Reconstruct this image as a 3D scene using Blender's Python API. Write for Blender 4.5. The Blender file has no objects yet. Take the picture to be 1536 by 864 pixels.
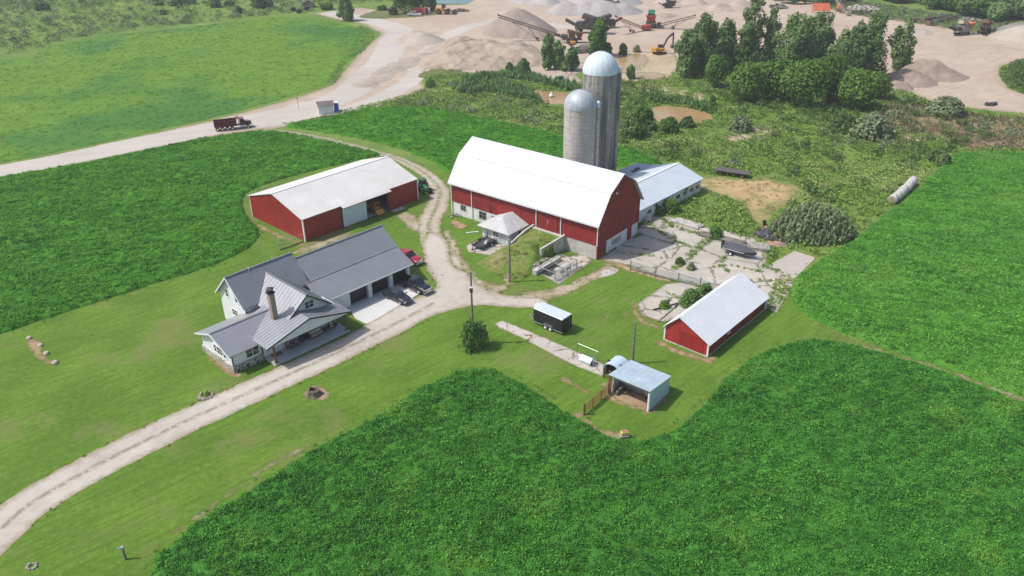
import bpy, math, random
import numpy as np
from mathutils import Vector, Matrix
from math import radians as R
S = bpy.context.scene
COL = S.collection
random.seed(7); RNG = np.random.default_rng(7)

# ------------------------------------------------------------ camera (drone, 57 m up)
CF, CT, CR, CH = 1195.867, 0.4935091, -0.00977392, 57.0
cam_d = bpy.data.cameras.new('camera'); cam = bpy.data.objects.new('camera', cam_d); COL.objects.link(cam); S.camera = cam
cam_d.sensor_width = 36; cam_d.lens = 36*CF/1536; cam_d.clip_start = .5; cam_d.clip_end = 6000
_f = Vector((0, math.cos(CT), -math.sin(CT))); _u = Vector((0, math.sin(CT), math.cos(CT))); _x = Vector((1, 0, 0))
_r = _x*math.cos(CR)+_u*math.sin(CR); _up = -_x*math.sin(CR)+_u*math.cos(CR)
cam.matrix_world = Matrix(((_r.x, _up.x, -_f.x, 0), (_r.y, _up.y, -_f.y, 0), (_r.z, _up.z, -_f.z, CH), (0, 0, 0, 1)))
S.render.resolution_x = 1024; S.render.resolution_y = 576

# ------------------------------------------------------------ light
SUN_EL = R(54); SUN_DIR = Vector((-math.cos(SUN_EL)*math.cos(R(6)), -math.cos(SUN_EL)*math.sin(R(6)), math.sin(SUN_EL)))  # towards the sun
w = bpy.data.worlds.new('World'); S.world = w; w.use_nodes = True
nt = w.node_tree; sky = nt.nodes.new('ShaderNodeTexSky'); sky.sky_type = 'NISHITA'; sky.sun_disc = False
sky.sun_elevation = SUN_EL; sky.sun_rotation = math.atan2(SUN_DIR.x, SUN_DIR.y); sky.dust_density = 2.5; sky.air_density = 1.0
bg = nt.nodes['Background']; nt.links.new(sky.outputs[0], bg.inputs[0]); bg.inputs[1].default_value = 0.15
sun_d = bpy.data.lights.new('sun', 'SUN'); sun = bpy.data.objects.new('sun', sun_d); COL.objects.link(sun)
sun_d.energy = 3.8; sun_d.angle = R(.6); sun_d.color = (1, .97, .925)
sun.rotation_euler = SUN_DIR.to_track_quat('Z', 'Y').to_euler(); sun.location = (0, 0, 120)
S.view_settings.view_transform = 'Standard'; S.view_settings.look = 'None'; S.view_settings.gamma = 1
S.view_settings.exposure = 0.12
S.cycles.max_bounces = 5; S.cycles.diffuse_bounces = 2; S.cycles.glossy_bounces = 2; S.cycles.transmission_bounces = 3
S.cycles.transparent_max_bounces = 4; S.cycles.volume_bounces = 0

# ------------------------------------------------------------ survey: photo point -> place on the ground
def ray(px, py):
    a, b = px-768, py-432; c, s = math.cos(CR), math.sin(CR); a, b = c*a+s*b, -s*a+c*b
    return (a/CF, math.cos(CT)-b/CF*math.sin(CT), -math.sin(CT)-b/CF*math.cos(CT))
def G(px, py, z=0.):
    d = ray(px, py); t = (z-CH)/d[2]; return (t*d[0], t*d[1], z)
def GL(*pts): return [G(x, y)[:2] for x, y in pts]
def proj(X, Y, Z):
    Z = Z-CH; d = Y*math.cos(CT)-Z*math.sin(CT); u = Y*math.sin(CT)+Z*math.cos(CT)
    return 768+CF*X/d, 432-CF*u/d
def up(x, y, py):
    lo, hi = 0., 60.
    for _ in range(40):
        m = (lo+hi)/2
        if proj(x, y, m)[1] > py: lo = m
        else: hi = m
    return lo

# ------------------------------------------------------------ materials
def new_mat(name):
    m = bpy.data.materials.new(name); m.use_nodes = True; t = m.node_tree; b = t.nodes['Principled BSDF']; return m, t, b
def N(t, kind, **kw):
    n = t.nodes.new(kind)
    for k, v in kw.items():
        if k.startswith('i_'):
            key = k[2:]; key = int(key) if key.isdigit() else key
            n.inputs[key].default_value = v
        else: setattr(n, k, v)
    return n
def math_(t, op, a, b=None, c=None):
    n = t.nodes.new('ShaderNodeMath'); n.operation = op
    for i, v in enumerate((a, b, c)):
        if v is None: continue
        if isinstance(v, (int, float)): n.inputs[i].default_value = v
        else: t.links.new(v, n.inputs[i])
    return n.outputs[0]
def noise(t, vec, scale, detail=3, rough=.55):
    n = N(t, 'ShaderNodeTexNoise'); n.inputs['Scale'].default_value = scale; n.inputs['Detail'].default_value = detail
    n.inputs['Roughness'].default_value = rough; t.links.new(vec, n.inputs['Vector']); return n.outputs[0]
def ramp(t, fac, stops):
    r = t.nodes.new('ShaderNodeValToRGB'); e = r.color_ramp.elements
    while len(e) < len(stops): e.new(.5)
    for i, (p, c) in enumerate(stops): e[i].position = p; e[i].color = (*c, 1)
    t.links.new(fac, r.inputs[0]); return r.outputs[0]
def mixc(t, fac, a, b):
    n = t.nodes.new('ShaderNodeMix'); n.data_type = 'RGBA'
    for i, v in ((0, fac), (6, a), (7, b)):
        if isinstance(v, (int, float)): n.inputs[i].default_value = v
        elif isinstance(v, tuple): n.inputs[i].default_value = (*v, 1) if len(v) == 3 else v
        else: t.links.new(v, n.inputs[i])
    return n.outputs[2]
def mapping(t, vec, scale=(1, 1, 1), rot=(0, 0, 0)):
    for sc_, ro_ in (((1, 1, 1), rot), (scale, (0, 0, 0))):      # turn first, stretch afterwards
        if ro_ == (0, 0, 0) and sc_ == (1, 1, 1): continue
        n = t.nodes.new('ShaderNodeMapping'); n.inputs['Scale'].default_value = sc_; n.inputs['Rotation'].default_value = ro_
        t.links.new(vec, n.inputs[0]); vec = n.outputs[0]
    return vec
def bump(t, h, b, strength=.3, dist=.1):
    n = t.nodes.new('ShaderNodeBump'); n.inputs['Strength'].default_value = strength; n.inputs['Distance'].default_value = dist
    t.links.new(h, n.inputs['Height']); t.links.new(n.outputs[0], b.inputs['Normal'])
def pos(t): return t.nodes.new('ShaderNodeNewGeometry').outputs['Position']
def objc(t): return t.nodes.new('ShaderNodeTexCoord').outputs['Object']

def M(name, col, rough=.6, metal=0., vary=.12, scale=1.5, bmp=0., rib=None, coat=0., dirt=None, streak=None, spec=.5):
    """painted / plain surface: object-space mottling; rib=(axis,period,depth) corrugation; dirt=(colour,amount); streak=(colour, amount) vertical weathering"""
    m, t, b = new_mat(name); o = objc(t)
    n1 = noise(t, o, scale, 4); dk = tuple(c*(1-vary*1.6) for c in col); lt = tuple(min(1, c*(1+vary)) for c in col)
    c = ramp(t, n1, [(.3, dk), (.7, lt)])
    if dirt:
        n2 = noise(t, o, scale*.35, 5, .65); f = math_(t, 'MULTIPLY', math_(t, 'SUBTRACT', n2, .5), 6*dirt[1]); f = math_(t, 'MINIMUM', math_(t, 'MAXIMUM', f, 0.), .85)
        c = mixc(t, f, c, dirt[0])
    if streak:
        n3 = noise(t, mapping(t, o, (streak[2] if len(streak) > 2 else 3, streak[2] if len(streak) > 2 else 3, .12)), 1., 4, .6)
        f = math_(t, 'MINIMUM', math_(t, 'MAXIMUM', math_(t, 'MULTIPLY', math_(t, 'SUBTRACT', n3, .5), 5*streak[1]), 0.), .8)
        c = mixc(t, f, c, streak[0])
    t.links.new(c, b.inputs['Base Color']); b.inputs['Roughness'].default_value = rough; b.inputs['Metallic'].default_value = metal
    b.inputs['Coat Weight'].default_value = coat; b.inputs['Specular IOR Level'].default_value = spec
    if rib:
        ax, per, dep = rib; s = t.nodes.new('ShaderNodeSeparateXYZ'); t.links.new(o, s.inputs[0])
        fr = math_(t, 'FRACT', math_(t, 'MULTIPLY', s.outputs[ax], 1/per)); h = math_(t, 'GREATER_THAN', math_(t, 'ABSOLUTE', math_(t, 'SUBTRACT', fr, .5)), .42)
        bump(t, h, b, 1., dep)
    elif bmp: bump(t, noise(t, o, scale*6, 3), b, bmp, .05)
    return m

def ground_mat(name, stops, scales=(.05, .4, 3.), wts=(.45, .3, .25), rough=.95, bmp=.4, bscale=4., bdist=.1, edge=None, extra=None, aniso=None):
    """soil / grass / gravel in world space. edge=(colour,width): colour near the sheet's edge; extra: callback(t, colour)->colour"""
    m, t, b = new_mat(name); p = pos(t)
    pa = mapping(t, p, (aniso[1], aniso[2], 1), (0, 0, aniso[0])) if aniso else p
    f = None
    for s, wgt in zip(scales, wts):
        x = math_(t, 'MULTIPLY', noise(t, pa if (aniso and s > .2) else p, s, 3), wgt); f = x if f is None else math_(t, 'ADD', f, x)
    c = ramp(t, f, stops)
    if edge:
        a = t.nodes.new('ShaderNodeAttribute'); a.attribute_name = 'sd'
        d = math_(t, 'ADD', a.outputs['Fac'], math_(t, 'MULTIPLY', math_(t, 'SUBTRACT', noise(t, p, 1.2, 4, .7), .5), edge[1]*2.2))
        g = math_(t, 'SUBTRACT', 1., math_(t, 'MINIMUM', math_(t, 'MAXIMUM', math_(t, 'DIVIDE', d, edge[1]), 0.), 1.))
        c = mixc(t, math_(t, 'MULTIPLY', g, edge[2] if len(edge) > 2 else .9), c, edge[0])
    if extra: c = extra(t, c, p)
    t.links.new(c, b.inputs['Base Color']); b.inputs['Roughness'].default_value = rough; b.inputs['Specular IOR Level'].default_value = .15
    if bmp: bump(t, noise(t, p, bscale, 4, .65), b, bmp, bdist)
    return m

def leaf_mat(name, dark, mid, light, patch=None, trans=.25, wscale=.12, rough=.6, lay=None):
    m, t, b = new_mat(name); g = t.nodes.new('ShaderNodeNewGeometry'); oi = t.nodes.new('ShaderNodeObjectInfo')
    f = math_(t, 'MULTIPLY', g.outputs['Random Per Island'], .42)
    f = math_(t, 'ADD', f, math_(t, 'MULTIPLY', oi.outputs['Random'], .22))
    f = math_(t, 'ADD', f, math_(t, 'MULTIPLY', noise(t, g.outputs['Position'], wscale, 3), .36))
    if lay: f = math_(t, 'ADD', f, math_(t, 'MULTIPLY', math_(t, 'SUBTRACT', noise(t, mapping(t, g.outputs['Position'], (.16, .85, .2), (0, 0, lay[0])), 1., 3, .6), .5), lay[1]))
    c = ramp(t, f, [(.2, dark), (.5, mid), (.82, light)])
    if patch:
        n = noise(t, g.outputs['Position'], patch[1], 4, .6)
        k = math_(t, 'MINIMUM', math_(t, 'MAXIMUM', math_(t, 'MULTIPLY', math_(t, 'SUBTRACT', n, patch[2]), 7.), 0.), patch[3])
        c = mixc(t, k, c, patch[0])
    t.links.new(c, b.inputs['Base Color']); b.inputs['Roughness'].default_value = rough; b.inputs['Specular IOR Level'].default_value = .25
    tr = t.nodes.new('ShaderNodeBsdfTranslucent'); t.links.new(c, tr.inputs[0]); mx = t.nodes.new('ShaderNodeMixShader'); mx.inputs[0].default_value = trans
    t.links.new(b.outputs[0], mx.inputs[1]); t.links.new(tr.outputs[0], mx.inputs[2]); t.links.new(mx.outputs[0], t.nodes['Material Output'].inputs[0])
    return m

# ------------------------------------------------------------ mesh helpers
def np_mesh(name, V, F, attrs=None, smooth=False):
    me = bpy.data.meshes.new(name); V = np.asarray(V, np.float32); F = np.asarray(F, np.int32)
    me.vertices.add(len(V)); me.vertices.foreach_set('co', V.ravel())
    if len(F):
        k = F.shape[1]; me.loops.add(F.size); me.loops.foreach_set('vertex_index', F.ravel())
        me.polygons.add(len(F)); me.polygons.foreach_set('loop_start', np.arange(0, F.size, k, dtype=np.int32))
        try: me.polygons.foreach_set('loop_total', np.full(len(F), k, np.int32))
        except Exception: pass
        me.polygons.foreach_set('use_smooth', np.full(len(F), smooth))
    for n, a in (attrs or {}).items():
        a = np.asarray(a, np.float32)
        if a.ndim == 1: me.attributes.new(n, 'FLOAT', 'POINT').data.foreach_set('value', a)
        else: me.attributes.new(n, 'FLOAT_VECTOR', 'POINT').data.foreach_set('vector', a.ravel())
    me.update(calc_edges=True); return me

class MB:
    def __init__(s): s.v = []; s.f = []
    def add(s, vs, fs):
        k = len(s.v); s.v += [tuple(map(float, v)) for v in vs]; s.f += [tuple(i+k for i in f) for f in fs]; return s
    def box(s, x0, x1, y0, y1, z0, z1):
        return s.add([(x0,y0,z0),(x1,y0,z0),(x1,y1,z0),(x0,y1,z0),(x0,y0,z1),(x1,y0,z1),(x1,y1,z1),(x0,y1,z1)],
                     [(0,3,2,1),(4,5,6,7),(0,1,5,4),(1,2,6,5),(2,3,7,6),(3,0,4,7)])
    def cbox(s, c, d, rz=0., rx=0., ry=0.):
        m = Matrix.Rotation(rz, 3, 'Z') @ Matrix.Rotation(ry, 3, 'Y') @ Matrix.Rotation(rx, 3, 'X'); k = []
        for z in (-.5, .5):
            for x, y in ((-.5,-.5),(.5,-.5),(.5,.5),(-.5,.5)): k.append(m @ Vector((x*d[0], y*d[1], z*d[2]))+Vector(c))
        return s.add(k, [(0,3,2,1),(4,5,6,7),(0,1,5,4),(1,2,6,5),(2,3,7,6),(3,0,4,7)])
    def slab(s, pts, th):
        """flat polygon given as its upper face (ccw seen from outside), thickened inwards"""
        P = [Vector(p) for p in pts]; n = Vector((0, 0, 0))
        for i in range(len(P)): n += P[i].cross(P[(i+1) % len(P)])
        n.normalize(); k = len(P); Q = [p-n*th for p in P]
        return s.add(P+Q, [tuple(range(k)), tuple(range(2*k-1, k-1, -1))]+[(i, i+k, (i+1) % k+k, (i+1) % k) for i in range(k)])
    def tube(s, p0, p1, r0, r1=None, n=8):
        r1 = r0 if r1 is None else r1; p0, p1 = Vector(p0), Vector(p1); d = (p1-p0)
        if d.length < 1e-6: return s
        q = d.normalized().to_track_quat('Z', 'X'); vs = []
        for p, r in ((p0, r0), (p1, r1)):
            for i in range(n): a = 2*math.pi*i/n; vs.append(p+q @ Vector((r*math.cos(a), r*math.sin(a), 0)))
        return s.add(vs, [(i, (i+1) % n, (i+1) % n+n, i+n) for i in range(n)]+[tuple(range(n-1, -1, -1)), tuple(range(n, 2*n))])
    def bar(s, p0, p1, wd, h=None):
        h = wd if h is None else h; p0, p1 = Vector(p0), Vector(p1); q = (p1-p0).normalized().to_track_quat('X', 'Z'); vs = []
        for p in (p0, p1):
            for y, z in ((-.5,-.5),(.5,-.5),(.5,.5),(-.5,.5)): vs.append(p+q @ Vector((0, y*wd, z*h)))
        return s.add(vs, [(0,3,2,1),(4,5,6,7),(0,1,5,4),(1,2,6,5),(2,3,7,6),(3,0,4,7)])
    def lathe(s, prof, c=(0, 0, 0), n=32):
        vs = []; k = len(prof)
        for i in range(n):
            a = 2*math.pi*i/n
            for r, z in prof: vs.append((c[0]+r*math.cos(a), c[1]+r*math.sin(a), c[2]+z))
        fs = [(i*k+j, ((i+1) % n)*k+j, ((i+1) % n)*k+j+1, i*k+j+1) for i in range(n) for j in range(k-1)]
        if prof[0][0] > 1e-4: fs.append(tuple(i*k for i in range(n-1, -1, -1)))
        if prof[-1][0] > 1e-4: fs.append(tuple(i*k+k-1 for i in range(n)))
        return s.add(vs, fs)
    def loft(s, rings, cap=True):
        k = len(rings[0]); vs = [p for r in rings for p in r]; fs = []
        for i in range(len(rings)-1):
            for j in range(k): fs.append((i*k+j, i*k+(j+1) % k, (i+1)*k+(j+1) % k, (i+1)*k+j))
        if cap: fs.append(tuple(range(k-1, -1, -1))); fs.append(tuple((len(rings)-1)*k+j for j in range(k)))
        return s.add(vs, fs)
    def prism(s, poly, y0, y1, ax='y'):
        """polygon in (a,z) extruded along y (or x)"""
        k = len(poly); g = (lambda a, z, y: (a, y, z)) if ax == 'y' else (lambda a, z, y: (y, a, z))
        return s.add([g(a, z, y0) for a, z in poly]+[g(a, z, y1) for a, z in poly],
                     [tuple(range(k)), tuple(range(2*k-1, k-1, -1))]+[(i, i+k, (i+1) % k+k, (i+1) % k) for i in range(k)])
    def mesh(s, name, smooth=False, bevel=0):
        me = bpy.data.meshes.new(name); me.from_pydata(s.v, [], s.f); me.update()
        import bmesh
        b = bmesh.new(); b.from_mesh(me); bmesh.ops.remove_doubles(b, verts=b.verts, dist=1e-5); bmesh.ops.recalc_face_normals(b, faces=b.faces)
        if bevel: bmesh.ops.bevel(b, geom=b.edges[:], offset=bevel, segments=2, affect='EDGES', profile=.5)
        b.to_mesh(me); b.free()
        if smooth:
            me.polygons.foreach_set('use_smooth', [True]*len(me.polygons))
            try: me.set_sharp_from_angle(angle=R(35))
            except Exception: pass
        return me

def link(name, me, mat=None, parent=None, loc=None, rz=None):
    o = bpy.data.objects.new(name, me); COL.objects.link(o)
    if mat and me: me.materials.append(mat)
    if parent: o.parent = parent
    if loc is not None: o.location = loc
    if rz is not None: o.rotation_euler = (0, 0, rz)
    return o
def tag(o, label=None, cat=None, group=None, kind=None):
    if label: o['label'] = label
    if cat: o['category'] = cat
    if group: o['group'] = group
    if kind: o['kind'] = kind
    return o
def T(name, label, cat, loc=(0, 0, 0), rz=0., group=None):
    o = bpy.data.objects.new(name, None); COL.objects.link(o); o.location = loc; o.rotation_euler = (0, 0, rz); o.empty_display_size = .3
    return tag(o, label, cat, group)
def P(name, mb, mat, parent, label=None, smooth=False, bevel=0, loc=None, rz=None):
    o = link(name, mb.mesh(name, smooth, bevel), mat, parent, loc, rz)
    if label: o['label'] = label
    return o
def one(name, mb, mat, label, cat, group=None, loc=(0, 0, 0), rz=0., smooth=False, bevel=0):
    return tag(link(name, mb.mesh(name, smooth, bevel), mat, None, loc, rz), label, cat, group)
def dup(root, loc, rz, label, scale=None):
    r = root.copy(); COL.objects.link(r); r.location = loc; r.rotation_euler = (0, 0, rz); r['label'] = label
    if scale is not None: r.scale = scale
    for ch in list(root.children):
        c = ch.copy(); COL.objects.link(c); c.parent = r
        for g in list(ch.children):
            d = g.copy(); COL.objects.link(d); d.parent = c
    return r

# ------------------------------------------------------------ fields of distance, sheets
def _hash(ix, iy, s): h = np.sin(ix*127.1+iy*311.7+s*74.7)*43758.5453; return h-np.floor(h)
def vnoise(x, y, s=0):
    ix, iy = np.floor(x), np.floor(y); fx, fy = x-ix, y-iy; fx = fx*fx*(3-2*fx); fy = fy*fy*(3-2*fy)
    a, b, c, d = _hash(ix, iy, s), _hash(ix+1, iy, s), _hash(ix, iy+1, s), _hash(ix+1, iy+1, s)
    return (a*(1-fx)+b*fx)*(1-fy)+(c*(1-fx)+d*fx)*fy
def fbm(x, y, s=0, o=3):
    r = 0; a = .5; t = 0
    for i in range(o): r = r+a*vnoise(x, y, s+i*13); t += a; x, y, a = x*2.1, y*2.1, a*.5
    return r/t
def smooth_poly(p, closed=True, n=4):
    p = np.array(p, float); k = len(p); out = []
    for i in range(k if closed else k-1):
        a, b, c, d = (p[(i-1) % k], p[i], p[(i+1) % k], p[(i+2) % k]) if closed else (p[max(i-1, 0)], p[i], p[i+1], p[min(i+2, k-1)])
        for j in range(n):
            t = j/n; out.append(.5*((2*b)+(-a+c)*t+(2*a-5*b+4*c-d)*t*t+(-a+3*b-3*c+d)*t**3))
    if not closed: out.append(p[-1])
    return np.array(out)
def sd_poly(poly):
    poly = np.array(poly, float)
    def f(x, y):
        d2 = np.full(x.shape, 1e18); ins = np.zeros(x.shape, bool); k = len(poly)
        for i in range(k):
            a, b = poly[i], poly[(i+1) % k]; e = b-a; L = e@e+1e-12
            t = np.clip(((x-a[0])*e[0]+(y-a[1])*e[1])/L, 0, 1); d2 = np.minimum(d2, (x-a[0]-t*e[0])**2+(y-a[1]-t*e[1])**2)
            if a[1] != b[1]:
                c = (a[1] > y) != (b[1] > y); ins ^= c & (x < e[0]*(y-a[1])/e[1]+a[0])
        d = np.sqrt(d2); return np.where(ins, d, -d)
    f.bb = (poly[:, 0].min(), poly[:, 0].max(), poly[:, 1].min(), poly[:, 1].max()); return f
def sd_path(pts, wd):
    pts = np.array(pts, float); wd = np.broadcast_to(np.array(wd, float), (len(pts),))
    def f(x, y):
        best = np.full(x.shape, -1e9)
        for i in range(len(pts)-1):
            a, b = pts[i], pts[i+1]; e = b-a; L = e@e+1e-12
            t = np.clip(((x-a[0])*e[0]+(y-a[1])*e[1])/L, 0, 1); d = np.hypot(x-a[0]-t*e[0], y-a[1]-t*e[1])
            best = np.maximum(best, wd[i]*(1-t)+wd[i+1]*t-d)
        return best
    m = wd.max(); f.bb = (pts[:, 0].min()-m, pts[:, 0].max()+m, pts[:, 1].min()-m, pts[:, 1].max()+m); return f
def union(*fs):
    def f(x, y):
        r = fs[0](x, y)
        for g in fs[1:]: r = np.maximum(r, g(x, y))
        return r
    b = np.array([g.bb for g in fs]); f.bb = (b[:, 0].min(), b[:, 1].max(), b[:, 2].min(), b[:, 3].max()); return f
def minus(a, b):
    def f(x, y): return np.minimum(a(x, y), -b(x, y))
    f.bb = a.bb; return f
def sheet_mesh(name, sdf, res, z=0., rough=.25, nscale=.8, hfun=None, cd=None, seed=0):
    x0, x1, y0, y1 = sdf.bb; x0 -= 2; y0 -= 2; x1 += 2; y1 += 2
    nx, ny = int((x1-x0)/res)+2, int((y1-y0)/res)+2
    X, Y = np.meshgrid(x0+np.arange(nx)*res, y0+np.arange(ny)*res); Xf, Yf = X.ravel(), Y.ravel()
    D = sdf(Xf, Yf)
    if rough: D = D+(fbm(Xf*nscale, Yf*nscale, seed)-.5)*2*rough
    Cd = cd(Xf, Yf) if cd else None
    idx = np.arange(nx*ny).reshape(ny, nx); a, b, c, d = idx[:-1, :-1].ravel(), idx[:-1, 1:].ravel(), idx[1:, 1:].ravel(), idx[1:, :-1].ravel()
    tri = np.concatenate([np.stack([a, b, c], 1), np.stack([a, c, d], 1)]); ins = D[tri] > 0; cnt = ins.sum(1)
    V = [Xf, Yf, D]+([Cd] if cd else []); A = np.stack(V, 1); faces = [tri[cnt == 3]]; extra = []; base = len(A)
    def cut(p, q): t = (D[p]/(D[p]-D[q]))[:, None]; r = A[p]*(1-t)+A[q]*t; r[:, 2] = 0; return r
    for k in (1, 2):
        tt = tri[cnt == k]; ii = ins[cnt == k]
        if not len(tt): continue
        s = np.argmax(ii, 1) if k == 1 else np.argmin(ii, 1); r = np.arange(len(tt))
        p, q, w_ = tt[r, s], tt[r, (s+1) % 3], tt[r, (s+2) % 3]; n = len(tt)
        pq, pw = cut(p, q), cut(p, w_); i1 = base+np.arange(n); i2 = i1+n; base += 2*n; extra += [pq, pw]
        if k == 1: faces.append(np.stack([p, i1, i2], 1))
        else: faces += [np.stack([i1, q, w_], 1), np.stack([i1, w_, i2], 1)]
    A = np.concatenate([A]+extra); Fc = np.concatenate(faces); used, inv = np.unique(Fc, return_inverse=True); A = A[used]; Fc = inv.reshape(Fc.shape)
    Z = (hfun(A[:, 0], A[:, 1], A[:, 2]) if hfun else 0)+z+0*A[:, 0]
    at = {'sd': A[:, 2]}
    if cd: at['cd'] = A[:, 3]
    return np_mesh(name, np.stack([A[:, 0], A[:, 1], Z], 1), Fc, at, smooth=bool(hfun))
def sheet(name, sdf, res, z, mat, **kw):
    return tag(link(name, sheet_mesh(name, sdf, res, z, **kw), mat), kind='structure')

# ------------------------------------------------------------ foliage
def quads(C, size, nrm=None, aspect=1., up_bias=0., rng=RNG, blade=False):
    n = len(C); d = rng.normal(size=(n, 3)); d[:, 2] = np.abs(d[:, 2])+up_bias
    if nrm is not None: d = d*.75+nrm*1.3
    d /= np.linalg.norm(d, axis=1)[:, None]
    r = rng.normal(size=(n, 3))
    if blade: r = np.stack([rng.normal(size=n)*.25, rng.normal(size=n)*.25, np.ones(n)], 1)
    u = r-(r*d).sum(1)[:, None]*d; u /= np.linalg.norm(u, axis=1)[:, None]; v = np.cross(d, u)
    s = np.broadcast_to(size, (n,))[:, None]; a = u*s*aspect; b = v*s/max(aspect, .5)
    V = np.stack([C-a, C-b*.9, C+a, C+b*.9], 1).reshape(-1, 3); F = np.arange(4*n).reshape(n, 4); return V, F
def clump_mesh(name, seed, n, rad, h, size, aspect=1.1, blade=False):
    r = np.random.default_rng(seed); a = r.uniform(0, 2*np.pi, n); q = np.sqrt(r.uniform(0, 1, n)); z = h*(1-.6*q**2)*r.uniform(.35, 1.05, n)
    C = np.stack([rad*q*np.cos(a), rad*q*np.sin(a), z], 1)
    V, F = quads(C, size*r.uniform(.6, 1.25, n), None, aspect, .3, r, blade); return np_mesh(name, V, F)
def clumps(name, mat, k, n, rad, h, size, aspect=1.1, blade=False, seed=1):
    out = []
    for i in range(k):
        me = clump_mesh('%s_leaves' % name, seed*10+i, n, rad, h, size, aspect, blade); me.materials.append(mat)
        out.append(bpy.data.objects.new('%s_leaves' % name, me))
    return out
def in_view(x, y, z=0., m=.1):
    Zc = z-CH; d = y*math.cos(CT)-Zc*math.sin(CT); u = y*math.sin(CT)+Zc*math.cos(CT); px, py = 768+CF*x/d, 432-CF*u/d
    return (px > -1536*m) & (px < 1536*(1+m)) & (py > -864*m) & (py < 864*(1+m))
def scatter_pts(sdf, dens, jitter_noise=None, inset=0., seed=0, zfun=None, maxn=400000):
    r = np.random.default_rng(seed); x0, x1, y0, y1 = sdf.bb; n = int((x1-x0)*(y1-y0)*dens); n = min(n, 4000000)
    x = r.uniform(x0, x1, n); y = r.uniform(y0, y1, n); k = in_view(x, y); x, y = x[k], y[k]
    D = sdf(x, y); k = D > inset
    if jitter_noise is not None: k &= jitter_noise(x, y) > r.uniform(0, 1, len(x))
    x, y, D = x[k], y[k], D[k]; return x, y, D
def stuff(name, base_me, base_mat, groups, kind='stuff', label=None):
    """groups: list of (x,y,z,scale(n) or (n,3), clump objects). One object: its own sheet plus instances of the clumps"""
    VS = []; F = None; nb = 0; bsd = None
    if base_me is not None:
        nb = len(base_me.vertices); V = np.empty(nb*3, np.float32); base_me.vertices.foreach_get('co', V); VS.append(V.reshape(-1, 3))
        F = np.empty(len(base_me.loops), np.int32); base_me.loops.foreach_get('vertex_index', F); F = F.reshape(-1, 3)
        bsd = np.empty(nb, np.float32)
        if 'sd' in base_me.attributes: base_me.attributes['sd'].data.foreach_get('value', bsd)
    sc = [np.zeros(nb)]; gid = [np.full(nb, -1.)]; srz = [np.zeros(nb)]; r = np.random.default_rng(len(name))
    for i, (x, y, z, s, cl) in enumerate(groups):
        VS.append(np.stack([x, y, z+0*x], 1)); sc.append(s+0*x); gid.append(np.full(len(x), float(i))); srz.append(r.uniform(0, 6.28, len(x)))
    V = np.concatenate(VS)
    me = np_mesh(name, V, F if F is not None else np.zeros((0, 3), int), {'scl': np.concatenate(sc), 'gid': np.concatenate(gid), 'rz': np.concatenate(srz),
                 'sd': np.concatenate([bsd if bsd is not None else np.zeros(0), np.zeros(len(V)-nb)])}, smooth=True)
    if base_mat: me.materials.append(base_mat)
    o = link(name, me); tag(o, kind=kind)
    if label: o['label'] = label
    ng = bpy.data.node_groups.new(name, 'GeometryNodeTree'); ng.interface.new_socket('Geometry', in_out='INPUT', socket_type='NodeSocketGeometry')
    ng.interface.new_socket('Geometry', in_out='OUTPUT', socket_type='NodeSocketGeometry')
    gi = ng.nodes.new('NodeGroupInput'); go = ng.nodes.new('NodeGroupOutput'); L = ng.links.new
    def attr(nm):
        n = ng.nodes.new('GeometryNodeInputNamedAttribute'); n.data_type = 'FLOAT'; n.inputs[0].default_value = nm; return n.outputs[0]
    jo = ng.nodes.new('GeometryNodeJoinGeometry')
    de = ng.nodes.new('GeometryNodeDeleteGeometry'); de.domain = 'POINT'; cp = ng.nodes.new('FunctionNodeCompare'); cp.data_type = 'FLOAT'; cp.operation = 'GREATER_THAN'
    L(attr('gid'), cp.inputs[0]); cp.inputs[1].default_value = -.5; L(gi.outputs[0], de.inputs[0]); L(cp.outputs[0], de.inputs[1])
    if nb: L(de.outputs[0], jo.inputs[0])
    for i, g in enumerate(groups):
        ip = ng.nodes.new('GeometryNodeInstanceOnPoints'); L(gi.outputs[0], ip.inputs['Points'])
        c2 = ng.nodes.new('FunctionNodeCompare'); c2.data_type = 'FLOAT'; c2.operation = 'EQUAL'; L(attr('gid'), c2.inputs[0]); c2.inputs[1].default_value = float(i); c2.inputs['Epsilon'].default_value = .1
        L(c2.outputs[0], ip.inputs['Selection']); ji = ng.nodes.new('GeometryNodeJoinGeometry')
        for ob in g[4]:
            oi = ng.nodes.new('GeometryNodeObjectInfo'); oi.inputs[0].default_value = ob; oi.inputs['As Instance'].default_value = True; L(oi.outputs['Geometry'], ji.inputs[0])
        L(ji.outputs[0], ip.inputs['Instance']); ip.inputs['Pick Instance'].default_value = True
        rn = ng.nodes.new('FunctionNodeRandomValue'); rn.data_type = 'INT'; rn.inputs[4].default_value = 0; rn.inputs[5].default_value = len(g[4])-1
        L(rn.outputs[2], ip.inputs['Instance Index'])
        cx = ng.nodes.new('ShaderNodeCombineXYZ'); L(attr('rz'), cx.inputs[2])
        L(cx.outputs[0], ip.inputs['Rotation']); L(attr('scl'), ip.inputs['Scale']); L(ip.outputs[0], jo.inputs[0])
    L(jo.outputs[0], go.inputs[0]); md = o.modifiers.new('leaves', 'NODES'); md.node_group = ng
    return o

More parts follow.
